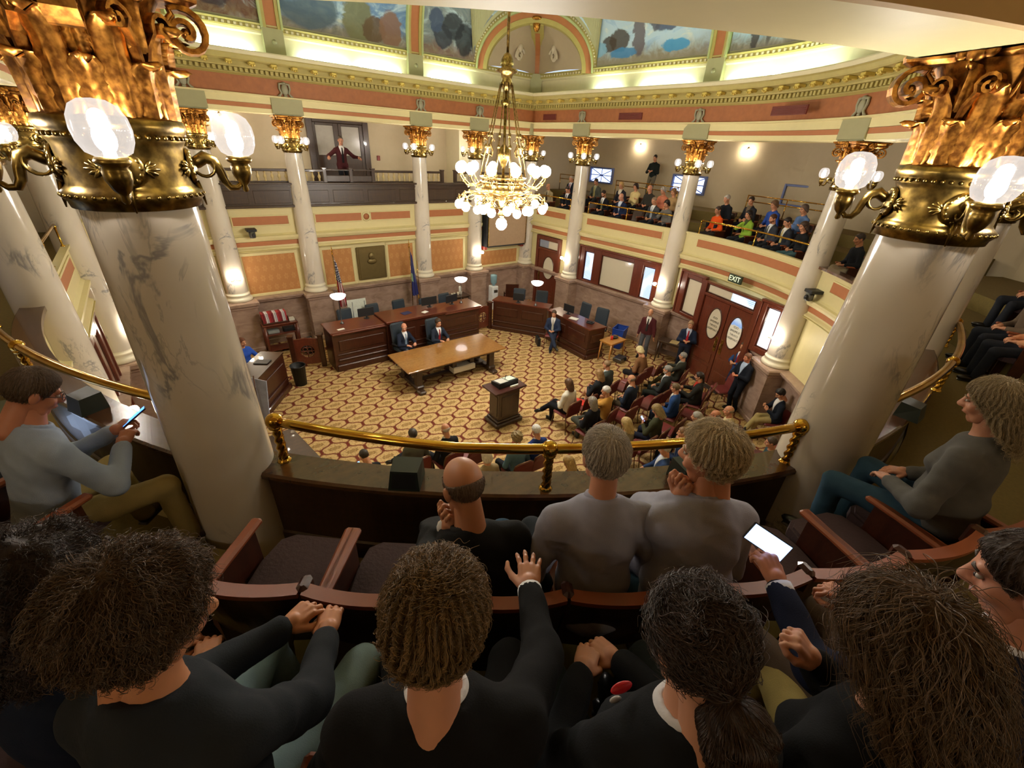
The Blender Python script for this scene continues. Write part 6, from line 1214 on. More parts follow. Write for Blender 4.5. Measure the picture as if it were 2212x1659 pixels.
    # skin: one continuous body
    hv, hf = head_geo(fem, hh); Vs = [(hv * shead) @ HR.T + hd]; Fs = [hf]; n0 = len(hv)
    slim = [('e', p[1], p[2] - .02, p[3]) if p[0] == 'e' else ('c', p[1], p[2], max(.022, p[3] - .014), max(.020, p[4] - .012)) for p in pl + bel] + [('c', p[1], p[2], p[3] - .012, max(.024, p[4] - .004)) for p in pa] + [('c', nb - sp * .03, nb * .4 + hd * .6, .055, .05)]
    hb = max(h, .02) * 1.2; lo, hi = bounds(slim, 2 * hb); D, ax = field(slim, lo, hi, hb, .03); v, f = snets(D, ax); Vs.append(v); Fs.append(f + n0); n0 += len(v)
    for q in (-1, 1):
        gv, gf = hand_geo(hands or hp_[q], .0042 if h < .015 else .0075); d = hdir.get(q, None)
        if d is None: d = wr[q] - el[q]
        d = d / np.linalg.norm(d); upn = armset.get('up', {}).get(q) if armset else None
        if upn is None: upn = V3(0, 0, 1) if abs(d[2]) < .85 else V3(-q * .9, .2, 0)
        if arms == 'phone' and not armset: upn = V3(q * .8, .4, -.4)
        xx = np.cross(d, upn); xx /= np.linalg.norm(xx); zz = np.cross(xx, d); Rm = np.stack([xx * (1 if q == 1 else 1), d, zz], 1); gg = gv.copy()
        if q == -1: gg[:, 0] *= -1; gf = gf[:, ::-1]
        Vs.append((gg * s * (.9 if fem else 1.0)) @ Rm.T + wr[q]); Fs.append(gf + n0); n0 += len(gv)
    link('body', np_mesh('body', np.concatenate(Vs), np.concatenate(Fs), skin_mat(skin)), t)
    def garment(name, prims, infl, k, color, hcut=None, hv=None, amp=None):
        e = hv or h; lo, hi = bounds(prims, infl + 2.5 * e); D, ax = field(prims, lo, hi, e, k, infl)
        a = folds if amp is None else amp
        if a or hcut is not None:
            P = np.stack(np.meshgrid(*ax, indexing='ij'), -1)
            if a: D = D + wob(P, a, 30) + wob(P, a * .5, 64)
            if hcut is not None: D = np.maximum(D, hcut(P))
        v, f = snets(D, ax); return link(name, np_mesh(name, v, f, cloth(color) if isinstance(color, str) else color), t) if len(f) else None
    toptype = garm or 'jacket' if jacket or garm else ('sweater' if not shirt else 'shirt')
    cutarm = [('c', p[1], p[1] + (p[2] - p[1]) * (.90 if i % 2 else 1), p[3], p[4]) for i, p in enumerate(pa)] if sleeves else [pa[0], pa[2]]
    hem = [('e', pel + V3(0, -.005, .01), V3(.158 * g, .118 * g, .10), None)] + ([('c', hip[q], hip[q] + (knee[q] - hip[q]) * .28, .078, .072) for q in (-1, 1)] if jacket else [])
    neckcut = lambda P: np.maximum((P - (nb + sp * .035)) @ sp, -1) if 0 else ((P - (nb + sp * .030)) @ (sp * .9 + fw * .35))
    garment(toptype, bel + cutarm + hem, .014, .035, top, neckcut)
    if skirt: garment('skirt', [('e', pel, V3(.16, .12, .10), None)] + [('c', hip[q], knee[q] * .96 + hip[q] * .04, .085, .075) for q in (-1, 1)], .012, .05, trousers)
    else: garment('trousers', [pl[0]] + [pl[1 + i] if i % 2 == 0 else ('c', pl[1 + i][1], pl[1 + i][2], pl[1 + i][3], pl[1 + i][4] + .012) for i in range(4)], .008, .03, trousers, amp=folds * .8)
    if shirt and jacket:
        garment('shirt', [bel[1], bel[2], bel[3], bel[4], ('e', belly, bel[0][2], SR)], .023, .03, shirt, lambda P: np.maximum(np.maximum(np.abs((P - nb) @ rt) - np.clip(.085 + ((P - nb) @ sp) * .26, .004, .08), -((P - chest) @ fw) + .03), (P - (nb + sp * .03)) @ (sp * .9 - fw * .25)), hv=min(h, .012), amp=0)
    if (shirt and jacket) or collar:
        c = collar or shirt; a_, b_ = nb - sp * .008, nb + sp * .028; lo, hi = nb - .12, nb + .12; e = min(h, .009); ax = [np.arange(lo[i], hi[i], e) for i in range(3)]; P = np.stack(np.meshgrid(*ax, indexing='ij'), -1); q = (P - (nb + fw * .012)) @ SR; rr = np.sqrt(q[..., 0] ** 2 + q[..., 1] ** 2); D = np.maximum(np.abs(rr - .064 + .25 * q[..., 2]) - .009, np.abs(q[..., 2] - .018 + q[..., 1] * .30) - .024); v, f = snets(D, ax); link('collar', np_mesh('collar', v, f, cloth(c)), t)
    if tie: garment('tie', [bel[1], bel[2], bel[3], bel[4], ('e', belly, bel[0][2], SR)], .031, .03, tie, lambda P: np.maximum(np.maximum(np.abs((P - nb) @ rt) - np.clip(.018 - ((P - nb) @ sp) * .07, .01, .036), -((P - chest) @ fw) + .03), np.maximum((P - (nb - sp * .0)) @ sp, -((P - (pel + sp * .06)) @ sp))), hv=min(h, .011), amp=0)
    if cuff:
        for q in (-1, 1):
            d = wr[q] - el[q]; d = d / np.linalg.norm(d); o = MB(); o.tube([wr[q] - d * .045, wr[q] - d * .028, wr[q] - d * .006], [.040, .042, .041], 14); o.build('shirt_cuff', cloth(cuff), t)
    for q in (-1, 1):
        d = foot[q] - knee[q]; yw = math.atan2(-(knee[q] - hip[q])[0], max(.05, (knee[q] - hip[q])[1])) if sit else -q * .15; M = Matrix.Translation(tuple(foot[q] - V3(0, 0, .085))) @ Matrix.Rotation(yw, 4, 'Z')
        if foot[q][2] > .2: M = Matrix.Translation(tuple(foot[q] - V3(0, 0, .06))) @ Matrix.Rotation(yw + (.5 if q == 1 else -.5), 4, 'Z') @ Matrix.Rotation(-.35, 4, 'X')
        e = link('shoe', shoe_mesh(shoes), t); e.matrix_local = M
    HM = Matrix.Translation(tuple(hd)) @ Matrix(HR.tolist()).to_4x4() @ Matrix.Scale(shead, 4)
    if style: e = link('hair', hair_mesh(style, hh, hair), t); e.matrix_local = HM; 
    if style and strands: hair_strands(e, style, hh, hair, *strands)
    if hair not in BROWM: BROWM[hair] = brow_mesh(hair_mat(hair))
    q = link('mouth', ME_MOUTH, t); q.matrix_local = HM
    for e_ in (-1, 1): q = link('eye', ME_EYE, t); q.matrix_local = HM @ Matrix.Translation((e_ * .031, 0, 0)); q = link('eyebrow', BROWM[hair], t); q.matrix_local = HM @ Matrix.Translation((e_ * .032, 0, 0)) @ Matrix.Scale(e_, 4, (1, 0, 0))
    if beard:
        lo, hi = V3(-.1, -.05, -.15), V3(.1, .14, .02); ax = [np.arange(lo[i], hi[i], .007) for i in range(3)]; P = np.stack(np.meshgrid(*ax, indexing='ij'), -1); D = np.maximum(np.minimum(sd_ell(P, V3(0, .020, -.035), V3(.066, .074, .074)), sd_cap(P, V3(-.02, .05, -.095), V3(.02, .05, -.095), .026, .026)), np.maximum(P[..., 2] + .040 + .3 * np.maximum(0, P[..., 1] - .06), -P[..., 1] - .01)); v, f = snets(D, ax); q = link('beard', np_mesh('beard', v, f, hair_mat(beard)), t); q.matrix_local = HM
    t['_hd'] = tuple(float(c) for c in hd); t['_wr'] = tuple(float(c) for q in (-1, 1) for c in wr[q]); return t
def glasses(t, hy, hp):
    o = MB(); HR = Matrix(rotm(rad(hy), rad(hp)).tolist()).to_4x4(); HM = Matrix.Translation(t['_hd']) @ HR
    for s in (-1, 1): o.tube([(s * .032 + .023 * math.cos(2 * PI * i / 16), .101, .0 + .018 * math.sin(2 * PI * i / 16)) for i in range(17)], .0018, 5); o.tube([(s * .055, .10, .004), (s * .076, .06, .006), (s * .079, -.01, .004)], .0016, 5)
    o.tube([(-.009, .102, .002), (.009, .102, .002)], .0016, 5); e = o.build('glasses', MATS.get('black_plastic'), t); e.matrix_local = HM
def phone_obj(label, loc, rot, screen='#4f8fff', strength=2.5):
    t = thing('smartphone', label, 'phone', loc); t.rotation_euler = rot; o = MB(); o.box((0, 0, 0), (.072, .148, .009), bev=.004); o.build('case', M_BLACK, t); o = MB(); o.box((0, 0, .0052), (.064, .138, .001)); o.build('screen', emis('screen_' + screen, screen, strength), t); return t
# ---------------------------------------------------------------- theatre seats of the galleries
def make_theatre_seat():
    t = thing('theatre_seat', 'dark upholstered gallery seat', 'seat'); M_RIM = mat('seat_rim_wood', '#8a4a2c', .4, vary=.15); n = 10
    poly = [(-.21, -.16), (.21, -.16), (.225, .12), (.20, .26), (.14, .30), (-.14, .30), (-.20, .26), (-.225, .12)]
    o = MB(); o.prism(poly, .40, .46); o.prism([(x * .94, y * .94) for x, y in poly], .46, .475); o.build('seat', M_PLUM, t)
    def bow(x, d=.035): return -.235 + d * (1 - (x / .25) ** 2) * -1 + .0
    xs = [-.245 + .49 * i / n for i in range(n + 1)]; vs = []
    for x in xs:
        for y, z in ((.0, .40), (.022, .40), (-.01, .83), (-.032, .83)): vs.append((x, bow(x) + y + (.06 if z < .5 else 0), z))
    k = 4; o = MB(); o.add(vs, [(i * k + q, i * k + (q + 1) % k, i * k + k + (q + 1) % k, i * k + k + q) for i in range(n) for q in range(k)] + [(0, 3, 2, 1), tuple(n * k + q for q in range(4))]); o.build('backrest', M_DARKW, t)
    vs = []
    for x in xs:
        for y, z in ((-.045, .825), (.004, .825), (.006, .85), (-.047, .85)): vs.append((x, bow(x) + y, z))
    o = MB(); o.add(vs, [(i * k + q, i * k + (q + 1) % k, i * k + k + (q + 1) % k, i * k + k + q) for i in range(n) for q in range(k)] + [(0, 3, 2, 1), tuple(n * k + q for q in range(4))]); o.build('top_rim', M_RIM, t)
    o = MB(); o.box((-.25, -.235, .80), (.045, .075, .13), bev=.015); o.build('rim_bracket', M_MAHOG, t)
    for s in (-1, 1): o = MB(); o.box((s * .25, .0, .655), (.055, .42, .035), bev=.012); o.build('armrest', M_RIM, t); o = MB(); o.box((s * .25, -.02, .33), (.03, .34, .62)); o.box((s * .25, 0, .02), (.05, .38, .04)); o.build('end_standard', M_MAHOG, t)
    return t
TS0 = make_theatre_seat(); _ts = [True]
def theatre_seat(x, y, z, yaw, label, group='gallery seats'):
    if _ts[0]: _ts[0] = False; TS0.location = (x, y, z); TS0.rotation_euler = (0, 0, rad(yaw)); TS0['label'] = label; TS0['group'] = group; return TS0
    return dup(TS0, (x, y, z), rad(yaw), label, group)
def fwd(yaw): return Vector((-math.sin(rad(yaw)), math.cos(rad(yaw)), 0))
def at_head(px, py, yaw, lean=4, hp=8):
    off = .545 * math.sin(rad(lean)) + .045 + .04 * math.sin(rad(hp)); f = fwd(yaw); return px - f.x * off, py - f.y * off
CHAIRED = []
def sitter(label, px, py, yaw=0, chair=None, **k):
    lean = k.get('lean', 4); x, y = at_head(px, py, yaw, lean, k.get('hp', 8)); f = fwd(yaw)
    if chair: place_chair(x + f.x * .075, y + f.y * .075, rad(yaw), chair); CHAIRED.append((x, y))
    return person(label, x, y, 0, yaw, group='people seated on the chamber floor', **k)
BLK, NVY, GRY = '#1d1f22', '#1f2a44', '#3a3d42'
# ---- floor audience, right block (facing the long bench)
sitter('woman in white sweater with long brown hair in the front row, legs crossed', 1.2, -8.78, 2, 'burgundy chair under the woman in the white sweater', fem=True, style='long', hair='#5a3f2a', top='#cfc9b8', jacket=False, trousers='#15151a', legs='cross', hp=14)
sitter('woman in black with long honey hair in the front row holding a phone', 2.2, -8.84, 0, 'burgundy chair under the woman in black with honey hair', fem=True, style='long', hair='#8a6a42', top=BLK, jacket=False, trousers='#b98a6c', skirt=False, legs='crossl', arms='phone', hp=18)
sitter('man in green-grey jacket with thin sandy hair in the front row', 2.79, -8.57, 10, 'burgundy chair under the man in the green-grey jacket', top='#3c423c', shirt='#b9c4cc', hair='#8a6f50', style='crop', lean=8)
sitter('woman with short pale blonde hair and brown coat looking down in the front row', 4.32, -8.44, 0, 'burgundy chair under the pale blonde woman', fem=True, style='bob', hair='#d8c795', top='#7a5638', jacket=False, trousers='#1b191c', hp=38, lean=14, skirt=True)
sitter('grey-haired man in dark olive jacket stretched out beside the doors', 5.05, -9.35, 12, 'burgundy chair under the man stretched out by the doors', top='#2f2f26', shirt='#8a8a80', hair='#8c8780', style='crop', trousers='#5a5640', arms='table', legs='ext', lean=-6, hp=2)
sitter('grey-bearded man in dark suit with hands clasped in the second row', 3.93, -9.63, 14, 'burgundy chair under the grey-bearded man', top='#2c302f', shirt='#cfcfcf', hair='#8a8783', style='short', beard='#b5b0a8', trousers='#20241f', arms='clasp', lean=-2)
sitter('bald man in dark navy suit in the second row', 2.67, -9.47, 4, 'burgundy chair under the bald man in navy', top='#232a38', shirt='#ddd9cc', hair='#8a7a68', style='bald', hp=16, trousers='#4a4030')
sitter('white-haired man with glasses and ochre jacket in the second row', 1.70, -9.51, 10, 'burgundy chair under the man in the ochre jacket', top='#b0823c', jacket=False, hair='#cfcac4', style='short', arms='chinl', hy=20, trousers='#3a3630')
sitter('person with long grey hair and black top at the left of the second row', 1.06, -9.68, 0, 'burgundy chair under the person with long grey hair', fem=True, style='long', hair='#857c70', top='#141417', jacket=False, trousers='#45473f', legs='figure4l')
sitter('man in bright blue suit with short brown hair in the third row', 3.25, -10.32, 16, 'burgundy chair under the man in the bright blue suit', top='#24406e', shirt='#b9b3a8', hair='#6a563c', style='short', trousers='#24304a')
sitter('dark-haired woman in black jacket with red scarf near the doors', 4.31, -10.30, 24, 'burgundy chair under the woman with the red scarf', fem=True, style='pony', hair='#2c211b', top='#25231f', shirt='#b0382a', trousers='#1b1b1b', arms='table')
PH = sitter('woman with wavy fair hair and olive jacket looking at her phone', 2.02, -10.68, 8, 'burgundy chair under the woman with the olive jacket', fem=True, style='xlong', hair='#8a744a', top='#3a3c28', jacket=False, trousers='#1d2030', arms='phone', hp=34)
sitter('woman with long straight blonde hair at the left end of the third row', 1.03, -10.65, 0, 'burgundy chair under the woman with straight blonde hair', fem=True, style='xlong', hair='#b39a66', top='#8b8064', jacket=False, trousers='#2a2a2a', hp=20)
sitter('grey-haired man in black suit in the fourth row', 2.52, -11.34, 20, 'burgundy chair under the grey-haired man in black', top='#1a1c1e', shirt='#d9d6cc', hair='#9a958c', style='short')
sitter('bald man in dark grey suit holding a white cup in the fourth row', 2.93, -11.53, 20, 'burgundy chair under the bald man in dark grey', top='#30302e', shirt='#c9c4ba', hair='#7a6656', style='bald', skin='#bd7f5e', arms='chinl')
sitter('bald man in pale yellow shirt in the fourth row', 3.36, -11.60, 22, 'burgundy chair under the bald man in pale yellow', top='#c2b183', jacket=False, hair='#a08d78', style='bald', skin='#c48a68', girth=1.15)
sitter('brown-haired man resting his cheek on his hand behind the near rail', 1.73, -11.52, 30, 'burgundy chair under the man resting his cheek', top='#1f2b45', shirt='#c9c4c0', hair='#7a5c40', style='short', arms='chin', hr=14)
sitter('man in blue suit with folded hands and stretched legs below the near rail', .95, -11.65, 40, 'burgundy chair under the man in blue with stretched legs', top='#2a3c60', shirt='#c9d0da', hair='#a8a29a', style='thin', trousers='#33415a', arms='clasp', legs='ext', lean=-8)
sitter('white-haired man in dark suit below the right end of the near rail', 2.37, -12.55, 35, 'burgundy chair under the man below the rail end', top='#1d2124', shirt='#dcdcdc', hair='#b5aea6', style='thin', hp=20)
sitter('person in teal trousers half hidden by the big right column', 2.95, -12.70, 30, 'burgundy chair under the person in teal trousers', top='#2f4448', jacket=False, hair='#4a3c30', style='short', trousers='#3f5a60', legs='ext')
sitter('young dark-haired man in khaki trousers reading his phone by the pedestal', 5.20, -11.90, 42, 'burgundy chair under the young man by the pedestal', top='#171c26', shirt='#d8d6d2', hair='#1c1512', style='full', trousers='#9a8858', arms='phone', legs='cross', hp=34)
# ---- floor audience, left block below the near rail
sitter('white-haired man in blue suit just above the near rail', -.69, -9.83, -4, 'burgundy chair under the white-haired man in blue', top='#24356a', jacket=False, collar='#c9c9d4', hair='#dcdad6', style='short', hp=14)
sitter('person with tousled fair hair and teal top beside the white-haired man', -1.17, -9.83, -6, 'burgundy chair under the person in teal', top='#54707a', jacket=False, hair='#8a764e', style='messy', hp=18)
sitter('man with white fringe and black suit above the left part of the near rail', -2.15, -8.84, 4, 'burgundy chair under the man with the white fringe', top='#1b1c1e', shirt='#d5d2cc', hair='#c4b9ae', style='bald', hp=12)
sitter('dark-haired man in grey-green jacket above the left part of the near rail', -2.74, -8.65, -2, 'burgundy chair under the man in the grey-green jacket', top='#56564a', jacket=False, hair='#3a322b', style='short', arms='lap', legs='cross')
PH2 = sitter('man with cropped dark hair and black suit checking his phone at far left', -3.71, -8.77, 10, 'burgundy chair under the man checking his phone', top='#181b20', shirt='#dcdcdc', hair='#33291f', style='crop', arms='phone', hp=34)
sitter('woman in patterned top hidden behind the bald man in the gallery', -1.95, -9.95, -4, 'burgundy chair under the woman in the patterned top', fem=True, top='#8a7858', jacket=False, hair='#cfc6b4', style='bob', hp=12)
sitter('blonde woman in black seen between rail and wooden ledge', -.84, -10.90, 8, 'burgundy chair under the blonde woman in black', fem=True, top='#191919', jacket=False, hair='#a38552', style='long', hp=20)
for x, y, a, lab in ((1.77, -8.80, 0, 'empty burgundy chair with the red folder in the front row'), (3.36, -8.72, 6, 'first empty burgundy chair left of the pale blonde woman'), (3.86, -8.68, 4, 'empty burgundy chair right beside the pale blonde woman'), (4.9, -8.6, 4, 'empty burgundy chair at the right end of the front row'), (2.16, -9.72, 2, 'empty burgundy chair between ochre jacket and bald navy man'), (3.18, -9.68, 4, 'empty burgundy chair right of the bald navy man'), (3.56, -9.66, 4, 'empty burgundy chair left of the grey-bearded man'), (4.5, -9.55, 8, 'empty burgundy chair right of the grey-bearded man'), (1.55, -10.72, 2, 'empty burgundy chair between the blonde and the olive jacket'), (2.68, -10.68, 6, 'empty burgundy chair left of the bright blue suit'), (3.75, -10.6, 10, 'empty burgundy chair between bright blue suit and red scarf'), (4.85, -10.2, 22, 'empty burgundy chair at the right end of the third row'), (2.05, -11.6, 16, 'empty burgundy chair left of the grey-haired man in black'), (-1.70, -9.02, 0, 'empty burgundy chair right of the white-fringed man'), (-1.62, -10.78, -4, 'empty burgundy chair in the rear of the left block'), (5.72, -10.35, 60, 'burgundy chair beside the two standing men'), (3.5, -12.35, 30, 'burgundy chair behind the bald man in pale yellow')): place_chair(x, y, rad(a), lab)
o = MB(); o.box((0, 0, .012), (.24, .32, .02), bev=.003); e = o.build('red_folder', mat('red_folder', '#c02a1e', .45), None, (1.78, -8.72, .487)); e.rotation_euler = (0, 0, .3); tag(e, 'bright red folder lying on an empty front row chair', 'folder')
o = MB(); o.box((0, 0, .0), (.20, .28, .006)); e = o.build('paper', M_WHITE, None, (1.28, -10.38, .68)); e.rotation_euler = (.3, 0, -.3); tag(e, 'white sheet held by the blonde woman in the third row', 'paper')
def in_hands(t, label, dz=.05, scr='#4f8fff', st=2.5, rot=(1.0, 0, 0)):
    w = t['_wr']; p = t.matrix_world if 0 else Matrix.Translation(t.location) @ Matrix.Rotation(t.rotation_euler[2], 4, 'Z'); c = p @ Vector(((w[0] + w[3]) / 2, (w[1] + w[4]) / 2 + .07, (w[2] + w[5]) / 2 + dz)); return phone_obj(label, c, (rot[0], rot[1], t.rotation_euler[2] + rot[2]), scr, st)
in_hands(PH, 'glowing smartphone held by the woman with the olive jacket', scr='#8fa8ff', st=1.6, rot=(.8, 0, 0)); in_hands(PH2, 'glowing smartphone held by the man at far left', scr='#4aa0ff', st=2.2, rot=(.8, 0, 0))
# ---- table, desk and standing people
def stander(label, px, py, yaw, z=0, **k): x, y = at_head(px, py, yaw, k.get('lean', 1), k.get('hp', 8)); k.setdefault('lean', 1); return person(label, x, y, z, yaw, sit=False, **k)
x, y = at_head(-.58, -3.62, 190, 4); T1 = person('bald man in navy suit with blue tie seated at the oak table', x, y, 0, 190, top='#1c2334', shirt='#d9dbe0', tie='#6f8296', hair='#c9b6a2', style='bald', skin='#cb9074', arms='table', hy=-35, trousers='#1c2030'); office_chair('dark chair under the bald man at the oak table', x, y + .05, rad(190))
x, y = at_head(.46, -3.83, 184, 6); T2 = person('dark-haired man in navy suit with red tie seated at the oak table', x, y, 0, 184, top='#232936', shirt='#e0dfdf', tie='#8a2226', hair='#3d2d20', style='full', arms='table', trousers='#1c2030'); office_chair('dark chair under the man with the red tie at the table', x, y + .05, rad(184))
x, y = at_head(4.23, -4.94, 128, 2); person('man in blue suit sitting sideways with crossed legs before the side desk', x, y, 0, 128, top='#29334b', shirt='#d5d3d0', tie='#a8a498', hair='#4a382a', style='short', legs='cross', arms='clasp', trousers='#272f42', hp=12); place_chair(x - .05, y - .04, rad(128), 'burgundy chair under the man in blue with crossed legs')
x, y = at_head(-4.58, -3.0, -150, 10); person('person in white vest with blue sleeves typing at the left desk', x + .0, y + .45, 0, -150, top='#2f55b8', jacket=False, hair='#6a3f28', style='short', arms='table', trousers='#2b2f38', fem=True); o = MB(); o.box((0, 0, .012), (.34, .24, .02), bev=.004); e = o.build('laptop', M_BLACK, None, (-4.38, -3.62, 1.053)); e.rotation_euler = (0, 0, -.6); tag(e, 'dark laptop under the hands of the person in blue sleeves', 'laptop')
o = MB(); o.box((0, 0, .10), (.34, .02, .22), M=Matrix.Rotation(-.3, 4, 'X'))
stander('bearded man in maroon jacket and dark tie standing by the marble pedestal', 6.32, -7.22, 112, top='#4a1f22', shirt='#d8d5cc', tie='#2a2626', trousers='#4a4b50', hair='#b8a390', style='bald', beard='#b9aea2', arms='side', hp=14, girth=1.1)
stander('man in navy suit with red tie standing left of the exit doors', 6.55, -8.54, 118, top='#1d2538', shirt='#b5bcd0', tie='#9a1f2a', trousers='#171b26', hair='#9a7a5a', style='short', arms='clasp', hp=14, girth=1.12)
stander('man in blue suit with red tie standing behind another man right of the doors', 6.36, -10.30, 74, top='#27406c', shirt='#dadada', tie='#8a1c26', trousers='#1f2b45', hair='#4a3a2c', style='short', arms='clasp', girth=1.05)
stander('red-faced man in dark suit standing in front of the pedestal right of the doors', 5.68, -10.74, 70, top='#161a24', shirt='#a9bbd6', trousers='#14171f', hair='#6a4530', style='short', skin='#c07a5c', arms='clasp', girth=1.15, hp=4)
stander('elderly man in burgundy jacket leaning on the gallery balustrade at left', -.42, .50, 180, z=4.37, top='#40191c', shirt='#cfcac8', tie='#1c1718', trousers='#17181c', hair='#5a4f46', style='thin', skin='#b07d62', arms='rail', hp=20, hy=-14, lean=4)
stander('uniformed officer in dark jacket standing against the right gallery wall', 11.15, -2.75, 100, z=4.37, top='#1b211d', jacket=False, trousers='#6a6250', hair='#241d18', style='crop', arms='clasp', collar='#1b211d', hp=14)
# ---- right gallery
GL = [(8.30, 1), (8.95, 0)]
def gal(label, px, py, tier, **k):
    z = 3.43 if tier == 0 else 3.75; yaw = k.pop('yaw', None); lean = k.get('lean', 6)
    if yaw is None: yaw = math.degrees(math.atan2(px, -4.5 - py)) if py < -7 else 90 + (py + 4) * 2
    x, y = at_head(px, py, yaw, lean, k.get('hp', 12)); k.setdefault('lean', 6); k.setdefault('hp', 12); f = fwd(yaw); seat = k.pop('seat_label', None)
    theatre_seat(x + f.x * .06, y + f.y * .06, z, yaw, 'gallery seat under the ' + ' '.join(label.split(' on the ')[0].split()[:9]) if seat is None else seat)
    return person(label, x, y, z, yaw, group='spectators in the galleries', h=.026, **k)
gal('man in beige jacket and dark tie on the front seats nearest the corner', 8.0, .10, 0, top='#a39370', shirt='#b3a78c', tie='#3a3230', hair='#a08a70', style='bald', arms='clasp')
gal('young man in black suit on the front seats left of the far column', 8.05, -1.05, 0, top='#191b22', shirt='#d6d6da', tie='#2a2a30', hair='#2c221c', style='short', hp=26)
gal('older man in dark suit on the upper seats left of the far column', 9.2, -.02, 1, top='#1d222e', shirt='#c9c9cc', tie='#8a2a2a', hair='#b5a898', style='thin', hp=20)
gal('man in grey blazer on the upper seats under the first small window', 9.25, -1.45, 1, top='#4c5048', shirt='#8d8f70', tie='#a39a60', hair='#3a3026', style='short', hp=16)
gal('bearded man in black suit on the front seats by the brass rail', 8.42, -2.68, 0, top='#16181e', shirt='#dcdce0', tie='#6a6a48', hair='#2a1e17', style='short', beard='#3a2a20', hp=24)
gal('bald man in navy suit on the front seats with open collar', 8.15, -3.78, 0, top='#1f2a48', shirt='#c4cee0', hair='#b59a86', style='bald', hp=24, skin='#cf9478')
gal('blonde woman in dark jacket on the upper seats behind the bald man', 9.0, -3.0, 1, fem=True, top='#242228', shirt='#c9bfae', hair='#b08e58', style='bob', hp=10)
gal('dark-haired woman in cream jacket on the upper seats', 9.15, -3.58, 1, fem=True, top='#c9b57e', jacket=False, hair='#2f2018', style='bob', arms='cross')
gal('bald man in dark green sweater on the upper seats with folded hands', 9.05, -4.30, 1, top='#33302a', jacket=False, hair='#b59884', style='bald', skin='#c98a6a', arms='clasp', girth=1.15)
gal('grey-haired woman in coral top on the upper seats', 8.95, -4.95, 1, fem=True, top='#c2765a', jacket=False, hair='#9a948c', style='bob', hp=20)
gal('man in grey suit with pale tie on the front seats near the second column', 8.44, -5.02, 0, top='#45464a', shirt='#d8d9dc', tie='#9aa4ae', hair='#8d7460', style='thin', hp=26)
gal('dark-haired woman in grey cardigan on the front seats beside the second column', 8.1, -5.78, 0, fem=True, top='#6a6662', jacket=False, hair='#231a16', style='bob', arms='chin', hp=18)
gal('brown-haired person in tan jacket on the upper seats beside the second column', 8.85, -5.45, 1, fem=True, top='#a08258', jacket=False, hair='#7a5838', style='bob', hp=18)
gal('woman in bright orange top on the front seats right of the second column', 8.40, -7.45, 0, fem=True, top='#e0561c', jacket=False, hair='#3a2a22', style='crop', arms='lap', trousers='#3a3430')
gal('grey-haired person in black hoodie with white letters on the upper seats', 8.75, -7.45, 1, top='#14161c', jacket=False, hair='#a8a096', style='short')
gal('man in dark suit with folded hands on the upper seats, head turned left', 9.20, -8.0, 1, top='#23242a', shirt='#6a5a48', hair='#3a2d22', style='short', arms='clasp', hy=25)
gal('dark-haired woman in lime cardigan on the front seats', 8.45, -8.40, 0, fem=True, top='#86a838', shirt='#3f4a28', hair='#241b17', style='long', arms='chin', hp=10)
gal('person in blue sweater on the upper seats behind the bearded man', 8.75, -8.90, 1, top='#2c4a96', jacket=False, hair='#6a4e36', style='bob', hp=16)
gal('bearded man in grey suit on the front seats beside the young man', 8.30, -9.17, 0, top='#3a3c44', shirt='#d0d0d2', tie='#55564a', hair='#4a2c1c', style='short', beard='#6a3c26', hp=14)
gal('young man in dark suit on the front seats with yellow tie', 7.98, -9.70, 0, top='#2a2d36', shirt='#d6d4d0', tie='#b5a468', hair='#261c18', style='short', hp=22)
gal('person in denim shirt on the upper seats near the right column', 8.50, -9.80, 1, top='#5a74a0', jacket=False, hair='#5a4a40', style='bob', arms='cross')
gal('long-haired woman in black on the front seats at the right end', 7.55, -10.28, 0, fem=True, top='#1b1c1f', jacket=False, hair='#3a2a20', style='long', trousers='#4a6a72')
gal('person in dark coat and pale trousers on the front seats behind the right column', 6.75, -11.75, 0, top='#22242a', jacket=False, hair='#3a2f28', style='short', trousers='#b3a894', legs='cross')
gal('woman in peach sweater on the front seats beyond the big right column', 3.45, -14.95, 0, yaw=18, fem=True, top='#c58a64', jacket=False, hair='#6a4a32', style='bob', girth=1.1, hy=10)
gal('fair-haired person in brown on the front seats next to the peach sweater', 4.1, -14.75, 0, yaw=20, top='#5a4a3a', jacket=False, hair='#a39474', style='short')
gal('bald man in black suit on the upper seats at the right picture edge', 4.6, -15.25, 1, yaw=26, top='#16181d', jacket=True, shirt='#c9c9c9', hair='#b59c88', style='bald', skin='#c88b6c')
gal('person in dark blue jacket on the upper seats behind the bald man', 5.3, -14.75, 1, yaw=26, top='#232a3a', jacket=False, hair='#2c2420', style='short')
gal('person in blue shirt on the upper seats with folded arms at the right edge', 3.3, -15.75, 1, yaw=16, top='#4a6a9a', jacket=False, hair='#6a5a48', style='short', arms='cross')
gal('dark-haired woman in black with teal scarf on the left gallery seats', -8.05, -2.6, 0, yaw=-90, fem=True, top='#1d2432', shirt='#2f8a96', hair='#3a221a', style='bob', hy=30)
gal('brown-haired person in dark coat on the left gallery seats behind the teal scarf', -8.85, -3.4, 1, yaw=-90, top='#2a2426', jacket=False, hair='#5a3626', style='short')
for y_, lab in ((-2.1, 'dark empty gallery seat left of the bearded man in black'), (-4.4, 'dark empty gallery seat right of the bald man in navy')): theatre_seat(8.3, y_, 3.43, 90, lab)
